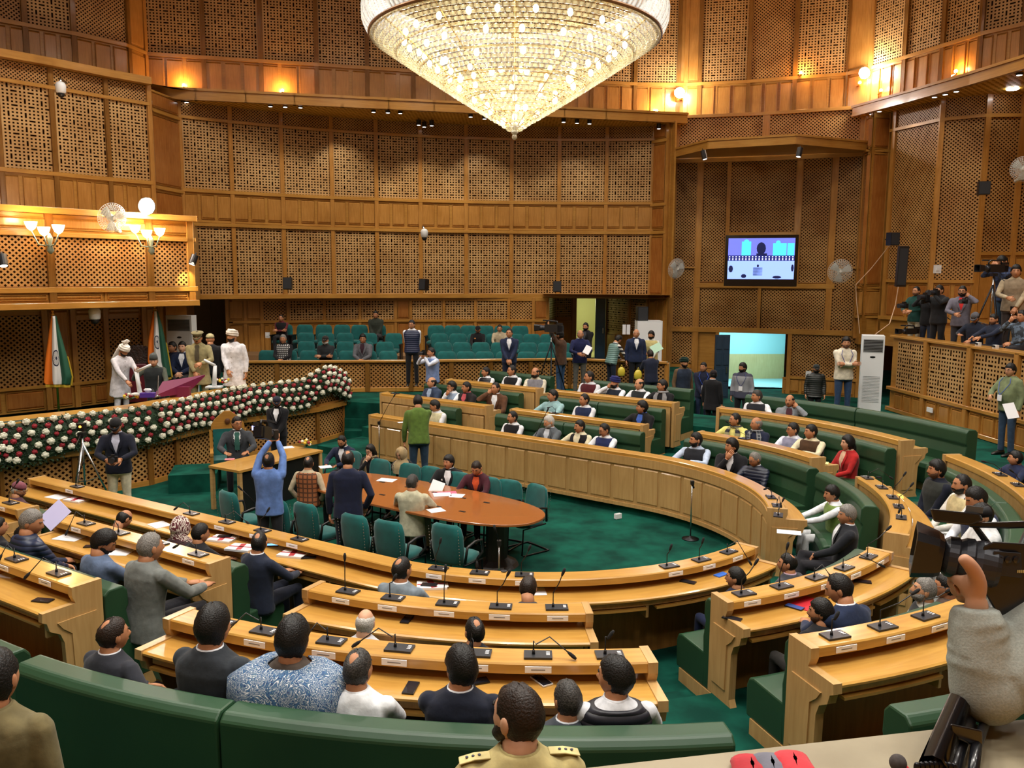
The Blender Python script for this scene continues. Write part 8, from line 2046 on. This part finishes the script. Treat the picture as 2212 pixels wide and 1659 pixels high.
# ================================================================ the parapet in front of the camera and the camera operator
ZPA = -1.05
pa, pb = PZ(1262, 1656, ZPA), PZ(2230, 1538, ZPA); dr = (pb-pa)/np.linalg.norm(pb-pa); nn_ = np.array([dr[1], -dr[0], 0])
a0, b0_ = pa-dr*.65, pb+dr*2.0
STONE = mottled('parapet_top', '#93886f', '#82775f', 5, .55, 4)
mb = MB(); WD = .26
mb.loft([[a0, b0_, b0_+nn_*WD, a0+nn_*WD], [p+np.array([0, 0, -.035]) for p in (a0, b0_, b0_+nn_*WD, a0+nn_*WD)]][::-1]); o = mb.build('wall_parapet_top', STONE, bevel=.006); tag(o, kind='structure')
mb = MB(); p1, p2 = a0+nn_*.03, b0_+nn_*.03; q1, q2 = a0+nn_*(WD-.03), b0_+nn_*(WD-.03)
mb.loft([[p+np.array([0, 0, -.036]) for p in (p1, p2, q2, q1)], [np.array([p[0], p[1], -3.15]) for p in (p1, p2, q2, q1)]]); o = mb.build('wall_parapet', WH); tag(o, kind='structure')
o = slab('floor_camera_platform', WH, [(-2, .9), (a0[0], a0[1]-.25), (b0_[0], b0_[1]-.35), (5, -2), (-2, -2)], -1.95, -3.2); tag(o, kind='structure')
mb = MB(); c = PD(2130, 1650, 1.25); mb.box((c[0]+.1, c[1]-.02, -1.2), (.5, .12, .02), .3); o = mb.build('trim_inner_shelf', DESK); tag(o, kind='structure')
# red and grey cloth bag with microphone
q = PZ(1680, 1652, ZPA); q = q-np.array([0, .03, 0]); root = empty('cloth_bag', q, 0, 'crumpled red and grey bag lying on the parapet at the bottom edge', 'bag')
def lump(name, mat, cx, w_, h_):
    mb = MB(); mb.loft([[q+np.array([cx+cos(a)*w_*r+.006*sin(3*a+z*90), sin(a)*.06*r, z*h_]) for a in np.linspace(0, 2*pi, 21)[:-1]] for z, r in ((0, 1), (.4, .98), (.75, .8), (.95, .45), (1, .1))]); o = mb.build(name, mat, root, smooth=True, loc=tuple(q))
lump('red_side', cloth('#b03038'), -.055, .045, .030); lump('grey_middle', cloth('#6a6a76'), -.012, .05, .034); lump('red_top', cloth('#c23840'), .035, .05, .042)
q2_ = PZ(1943, 1656, ZPA)+np.array([0, -.01, .03]); root = empty('handheld_microphone', q2_, 0, 'round grey foam microphone head on the parapet with a red and white tip', 'microphone')
mb = MB(); mb.ball(q2_+np.array([0, 0, -.005]), .018, 14, 10); mb.build('foam_head', mottled('grey_foam', '#4a4240', '#3a3432', 80, .9), root, smooth=True, loc=tuple(q2_)); mb = MB(); mb.tube([q2_+np.array([.012, 0, -.02]), q2_+np.array([.03, -.05, -.04])], .012, 8); mb.build('handle', plain('red_plastic', '#d02030', .4), root, smooth=True, loc=tuple(q2_))
# big camera: lens to the left, body off to the right
CDm = 1.95; PXM = 1809/CDm
def CP(x, y, dd=0.): return PD(x, y, CDm+dd)
c_org = CP(2190, 1200); rootc = empty('video_camera', c_org, 0, 'large black professional video camera in the right foreground, lens pointing left', 'camera')
CB = plain('camera_black', '#141519', .28, coat=.3)
def slabpx(name, pts, th, mat=CB, dd=0., bev=.004):
    mb = MB(); mb.loft([[CP(x, y, dd-th/2) for x, y in pts], [CP(x, y, dd+th/2) for x, y in pts]]); return mb.build(name, mat, rootc, loc=tuple(c_org), bevel=bev)
slabpx('camera_body', [(2128, 1168), (2150, 1158), (2320, 1166), (2330, 1330), (2160, 1316), (2128, 1262)], .13)
slabpx('side_panel', [(2150, 1178), (2210, 1182), (2212, 1236), (2150, 1230)], .012, GREY, -.07, .002)
axc = CP(2120, 1203)-CP(2050, 1196); axc /= np.linalg.norm(axc); axc = rotz(-.42)@axc
mb = MB(); mb.lathe(CP(2040, 1188), [(.040, 0), (.048, .01), (.050, .03), (.046, .034), (.052, .045), (.054, .062), (.050, .066), (.055, .08), (.052, .11), (.046, .12)], 28, ax=axc); mb.build('lens_barrel', GREY, rootc, loc=tuple(c_org))
mb = MB(); up_ = np.array([0, 0, 1.]); sd = np.cross(axc, up_); up_ = np.cross(sd, axc)
mb.loft([[CP(2038, 1188)-axc*t+sd*(a*x_)+up_*(b*z_) for x_, z_ in ((-1, -.7), (-.75, -1), (.75, -1), (1, -.7), (1, .7), (.75, 1), (-.75, 1), (-1, .7))] for t, a, b in ((0, .045, .042), (.012, .05, .048), (.062, .066, .058), (.063, .058, .05), (.03, .04, .036))]); mb.build('lens_hood', CB, rootc, loc=tuple(c_org))
slabpx('top_handle', [(2092, 1118), (2320, 1108), (2320, 1124), (2180, 1130), (2098, 1128)], .035)
slabpx('handle_strut', [(2102, 1126), (2118, 1126), (2148, 1164), (2132, 1168)], .03)
slabpx('flip_monitor', [(2012, 1088), (2120, 1098), (2128, 1112), (2098, 1124), (2020, 1116)], .09)
slabpx('monitor_screen', [(2090, 1080), (2128, 1084), (2126, 1098), (2088, 1096)], .01, plain('grey_screen', '#5a6066', .2), -.03, .001)
mb = MB(); mb.tube([CP(2105, 1100, .03), CP(2140, 1093, .03)], [.010, .014], 10); mb.build('front_microphone', FOAM, rootc, smooth=True, loc=tuple(c_org))
mb = MB()
for k in range(3): mb.lathe(CP(2162+18*k, 1196, -.075), [(.008, 0), (.008, .005), (.002, .007)], 12, ax=(0, -1, 0))
mb.build('dials', CB, rootc, loc=tuple(c_org))
mb = MB()
for k in range(4): q = CP(2203+4*k, 1222, -.077); mb.box(q, (.0014, .0008, .003))
mb.build('side_lettering', plain('gold_lettering', '#c9b87a', .5), rootc, loc=tuple(c_org))
# tripod under it
tq = PD(2105, 1480, 1.9); ZPL = -1.95
root = empty('camera_tripod', (tq[0], tq[1], ZPL), 0, 'heavy black tripod of the foreground video camera', 'tripod')
def TP(a): return np.array(a)-np.array([tq[0], tq[1], ZPL])
for pts, r in (([PD(2160, 1340, 2.0), PD(2100, 1480, 2.0), PD(2088, 1510, 1.93), PD(2052, 1580, 1.66), PD(2024, 1650, 1.52)], .026), ([PD(2190, 1340, 2.0), PD(2150, 1500, 2.0), PD(2138, 1545, 1.86), PD(2118, 1600, 1.64), PD(2112, 1655, 1.56)], .011), ([PD(2175, 1340, 2.0), PD(2110, 1490, 2.0), PD(2100, 1530, 1.88), PD(2078, 1590, 1.68), PD(2066, 1655, 1.58)], .022)):
    a_, b_ = pts[-2], pts[-1]; k_ = min(1.2, (ZPL-b_[2])/(b_[2]-a_[2])); e_ = b_+(b_-a_)*k_; e_[2] = ZPL; mb = MB(); mb.tube([TP(p) for p in pts+[e_]], r, 10); mb.build('leg', CB, root, smooth=True)
mb = MB(); mb.loft([[TP(PD(x, y, dd)) for x, y in ((2060, 1552), (2130, 1566), (2132, 1604), (2110, 1600), (2064, 1580))] for dd in (1.64, 1.72)]); mb.build('clamp', CB, root, bevel=.004)
mb = MB(); mb.tube([TP(PD(2190, 1290, 1.97)), TP(PD(2172, 1370, 1.96))], [.06, .05], 14); mb.build('head', CB, root, smooth=True)
mb = MB()
for k in range(9): mb.ball(TP(PD(1990+10*k, 1646-4*sin(pi*k/8), 1.52)), (.007, .007, .009), 6, 5)
mb.build('spreader_ring', DKMET, root)
# operator
opx = PD(2335, 1300, 1.97); OPO = np.array([opx[0]+.10, opx[1]-.05, ZPL])
op = person('camera operator in pale grey fleece with raised elbow, face beyond the right edge', loc=tuple(OPO), yaw=80, top='#a4aaa2', hair='short', arms=('down', 'down'), legs='#5a5450', detail=2)
sh_, el_, wr_ = PD(2275, 1325, 1.93), PD(2128, 1458, 1.84), PD(2115, 1296, 1.87)
root = op['root']; O_ = op['O']
mb = MB(); mb.tube([sh_+np.array([.2, 0, .03]), sh_, (sh_*.5+el_*.5)+np.array([.01, 0, -.01]), el_+np.array([.03, 0, -.01])], [.125, .12, .105, .085], 20); mb.ball(el_+np.array([.015, 0, -.02]), .082, 16, 12)
mb.tube([el_+np.array([.01, 0, -.02]), el_*.8+wr_*.2, (el_+wr_)/2+np.array([-.006, 0, .01]), wr_+np.array([0, 0, -.005])], [.078, .070, .060, .050], 20)
for k in range(5): t = .25+.14*k; c = el_*(1-t)+wr_*t; r_ = .072-.022*t; mb.tube([c+np.array([r_*cos(a), r_*sin(a), .008*sin(2*a+k)]) for a in np.linspace(0, 2*pi, 17)], .009, 6)
o = mb.build('raised_sleeve', mottled('fleece_grey', '#abb1aa', '#9aa19a', 200, .95, 3, bump=.12), root, smooth=True, loc=tuple(O_)); m_ = o.modifiers.new('r', 'REMESH'); m_.mode = 'VOXEL'; m_.voxel_size = .008; m_.use_smooth_shade = True; s_ = o.modifiers.new('s', 'SMOOTH'); s_.iterations = 6; s_.factor = .5
# hand: joints grown into one surface with a skin modifier
hv, he, hr = [], [], []
def hnode(p, r, par=None):
    hv.append(tuple(np.array(p)-O_)); hr.append(r)
    if par is not None: he.append((par, len(hv)-1))
    return len(hv)-1
w0 = hnode(PD(2114, 1318, 1.87), .034); w1 = hnode(PD(2112, 1282, 1.87), .031, w0); palm = hnode(PD(2104, 1248, 1.88), .036, w1)
th1 = hnode(PD(2122, 1240, 1.85), .024, palm); th2 = hnode(PD(2104, 1213, 1.845), .018, th1); th3 = hnode(PD(2090, 1200, 1.845), .016, th2); th4 = hnode(PD(2078, 1189, 1.85), .012, th3)
for (x1, y1, d1), (x2, y2, d2), (x3, y3, d3), r_ in (((2074, 1240, 1.90), (2060, 1232, 1.955), (2066, 1216, 2.0), .0165), ((2076, 1254, 1.90), (2062, 1248, 1.955), (2070, 1232, 2.01), .017), ((2082, 1268, 1.905), (2068, 1264, 1.955), (2076, 1246, 2.01), .0165), ((2090, 1280, 1.91), (2080, 1280, 1.95), (2086, 1262, 2.0), .0145)):
    a = hnode(PD(x1, y1, d1), r_, palm); b = hnode(PD(x2, y2, d2), r_*.85, a); c = hnode(PD(x3, y3, d3), r_*.7, b)
me = bpy.data.meshes.new('hand'); me.from_pydata(hv, he, []); ho = bpy.data.objects.new('hand', me); COL.objects.link(ho); ho.parent = root; me.materials.append(skin(3))
sm = ho.modifiers.new('skin', 'SKIN'); sm.use_smooth_shade = True; sm.branch_smoothing = .6
if not me.skin_vertices:
    bm = bmesh.new(); bm.from_mesh(me); bm.verts.layers.skin.verify(); bm.to_mesh(me); bm.free()
sv = me.skin_vertices[0]
for k, r in enumerate(hr): sv.data[k].radius = (r, r)
sv.data[0].use_root = True
sb_ = ho.modifiers.new('sub', 'SUBSURF'); sb_.levels = 2; sb_.render_levels = 2

# small extras
q = PZ(1338, 1112, ZW+.05); mb = MB(); mb.box(q, (.06, .03, .04), .6); o = mb.build('floor_socket', WHITE, bevel=.006); tag(o, 'white socket box low on the green plinth below the curved far desk', 'socket')
q = PZ(870, 915, LZ[0]+.004); mb = MB(); mb.box(q, (.09, .06, .003), .4); o = mb.build('paper_sheet', PAPER, loc=tuple(q)); tag(o, 'small white paper under the hand of the man in green jumper', 'paper')
